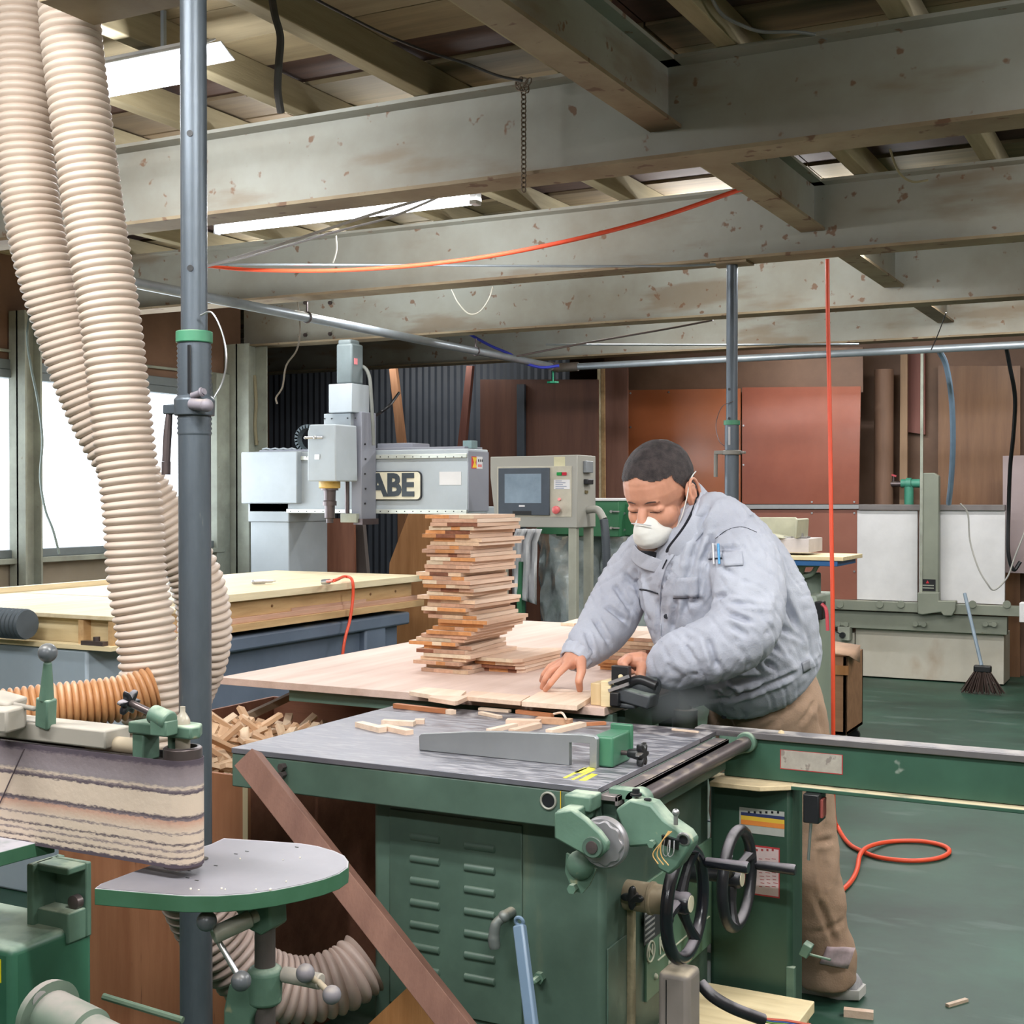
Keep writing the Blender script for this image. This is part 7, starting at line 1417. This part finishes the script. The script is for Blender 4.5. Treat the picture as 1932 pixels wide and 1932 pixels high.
# brows, lash lines
DKB = mat('brow_hair', (62, 46, 42), .8)
BH = BVHTree.FromPolygons([Vector(v) for v in V3], F3)
def face_pt(y_, z_, lift=.0006):
    o_ = H(.2, y_, z_); h = BH.ray_cast(o_, -hf); return (h[0] if h[0] else H(.08, y_, z_))+hf*lift
for s_ in (-1, 1):
    m = MB(); P_ = [face_pt(s_*a, b) for a, b in ((.013, .0195), (.023, .0225), (.034, .0225), (.045, .018))]; m.tube(spline(P_, 5), [.0010]*3+[.0018]*10+[.0010]*3, 6); m.build('eyebrow', DKB, body)
    m = MB(); P_ = [face_pt(s_*a, b, .0002) for a, b in ((.016, -.0055), (.025, -.0085), (.035, -.0085), (.045, -.0045))]; m.tube(spline(P_, 5), .0011, 6); m.build('eyelid_line', mat('lash', (52, 34, 30), .7), body)
# ---- mask
m = MB(); n = 40; rows = 14; vs = []
for j in range(rows):
    u = j/(rows-1)                                       # 0 = rim, 1 = apex
    for i in range(n):
        a = 2*math.pi*i/n; ry = .049*math.cos(u*1.45); rz = (.050 if math.sin(a) > 0 else .042)*math.cos(u*1.45)
        yy = ry*math.sin(a+math.pi/2)*(1 - .25*max(0, math.sin(a))); zz_ = -.062+rz*math.sin(a); xx = .058+.018*(1-abs(math.sin(a+math.pi/2)))*0+.072*math.sin(u*1.45)+.030*(max(0, math.sin(a))**2)*(1-u)-.012*(abs(yy)/.049)**2*(1-u)+.0012*math.sin(zz_*420)*math.cos(u*1.4)
        vs.append(H(xx, yy, zz_))
m.add(vs, [(j*n+i, j*n+(i+1) % n, (j+1)*n+(i+1) % n, (j+1)*n+i) for j in range(rows-1) for i in range(n)]+[tuple(range((rows-1)*n, rows*n))])
o = m.build('face_mask', MK, person, ang=180); s = o.modifiers.new('s', 'SOLIDIFY'); s.thickness = .002
m = MB(); P_ = [H(.060, .046, -.075), H(.045, .068, -.045), H(.022, .082, -.005), H(.002, .090, .030), H(-.02, .088, .038), H(-.06, .074, .03)]; m.tube(spline(P_, 6), .0016, 6); m.build('mask_strap', MK, o)
m = MB(); m.tube(spline([H(.122, -.016, -.016), H(.126, 0, -.014), H(.122, .018, -.018), H(.112, .03, -.026)], 5), .0016, 6); m.build('nose_strip', mat('nose_wire', (190, 190, 192), .4), o)
# fine dust hanging above the cut
m = MB(); c = Dp(1262, 1312, 3.36); m.ball((0, 0, 0), (.13, .10, .075), 24)
for i, v in enumerate(m.v): m.v[i] = c+v
hz = bpy.data.materials.new('sawdust_haze'); hz.use_nodes = True; nt = hz.node_tree; nt.nodes.remove(nt.nodes['Principled BSDF']); vo = nt.nodes.new('ShaderNodeVolumePrincipled'); vo.inputs['Color'].default_value = (.8, .85, .86, 1); vo.inputs['Anisotropy'].default_value = .1
tc = nt.nodes.new('ShaderNodeTexCoord'); ln = nt.nodes.new('ShaderNodeVectorMath'); ln.operation = 'LENGTH'; mpp = nt.nodes.new('ShaderNodeMapping'); mpp.inputs['Scale'].default_value = (1/.13, 1/.10, 1/.075); nt.links.new(tc.outputs['Object'], mpp.inputs[0]); 
mpp.inputs['Location'].default_value = (0, 0, -1)
nt.links.new(mpp.outputs[0], ln.inputs[0]); mr_ = nt.nodes.new('ShaderNodeMapRange'); mr_.inputs[1].default_value = 1; mr_.inputs[2].default_value = 0; mr_.inputs[3].default_value = 0; mr_.inputs[4].default_value = 14.0; nt.links.new(ln.outputs['Value'], mr_.inputs[0]); nt.links.new(mr_.outputs[0], vo.inputs['Density']); nt.links.new(vo.outputs[0], nt.nodes['Material Output'].inputs['Volume'])
m.build('sawdust_haze', hz, label='thin cloud of fine sawdust hanging by the worker\'s left hand', cat='dust', kind='stuff')
# ---- text objects become real meshes
dg = bpy.context.evaluated_depsgraph_get()
for o in [o for o in bpy.data.objects if o.type == 'FONT']:
    me = bpy.data.meshes.new_from_object(o.evaluated_get(dg)); n = bpy.data.objects.new(o.name, me); COL.objects.link(n)
    n.parent = o.parent; n.location = o.location; n.rotation_euler = o.rotation_euler; n.scale = o.scale; nm = o.name; bpy.data.objects.remove(o); n.name = nm
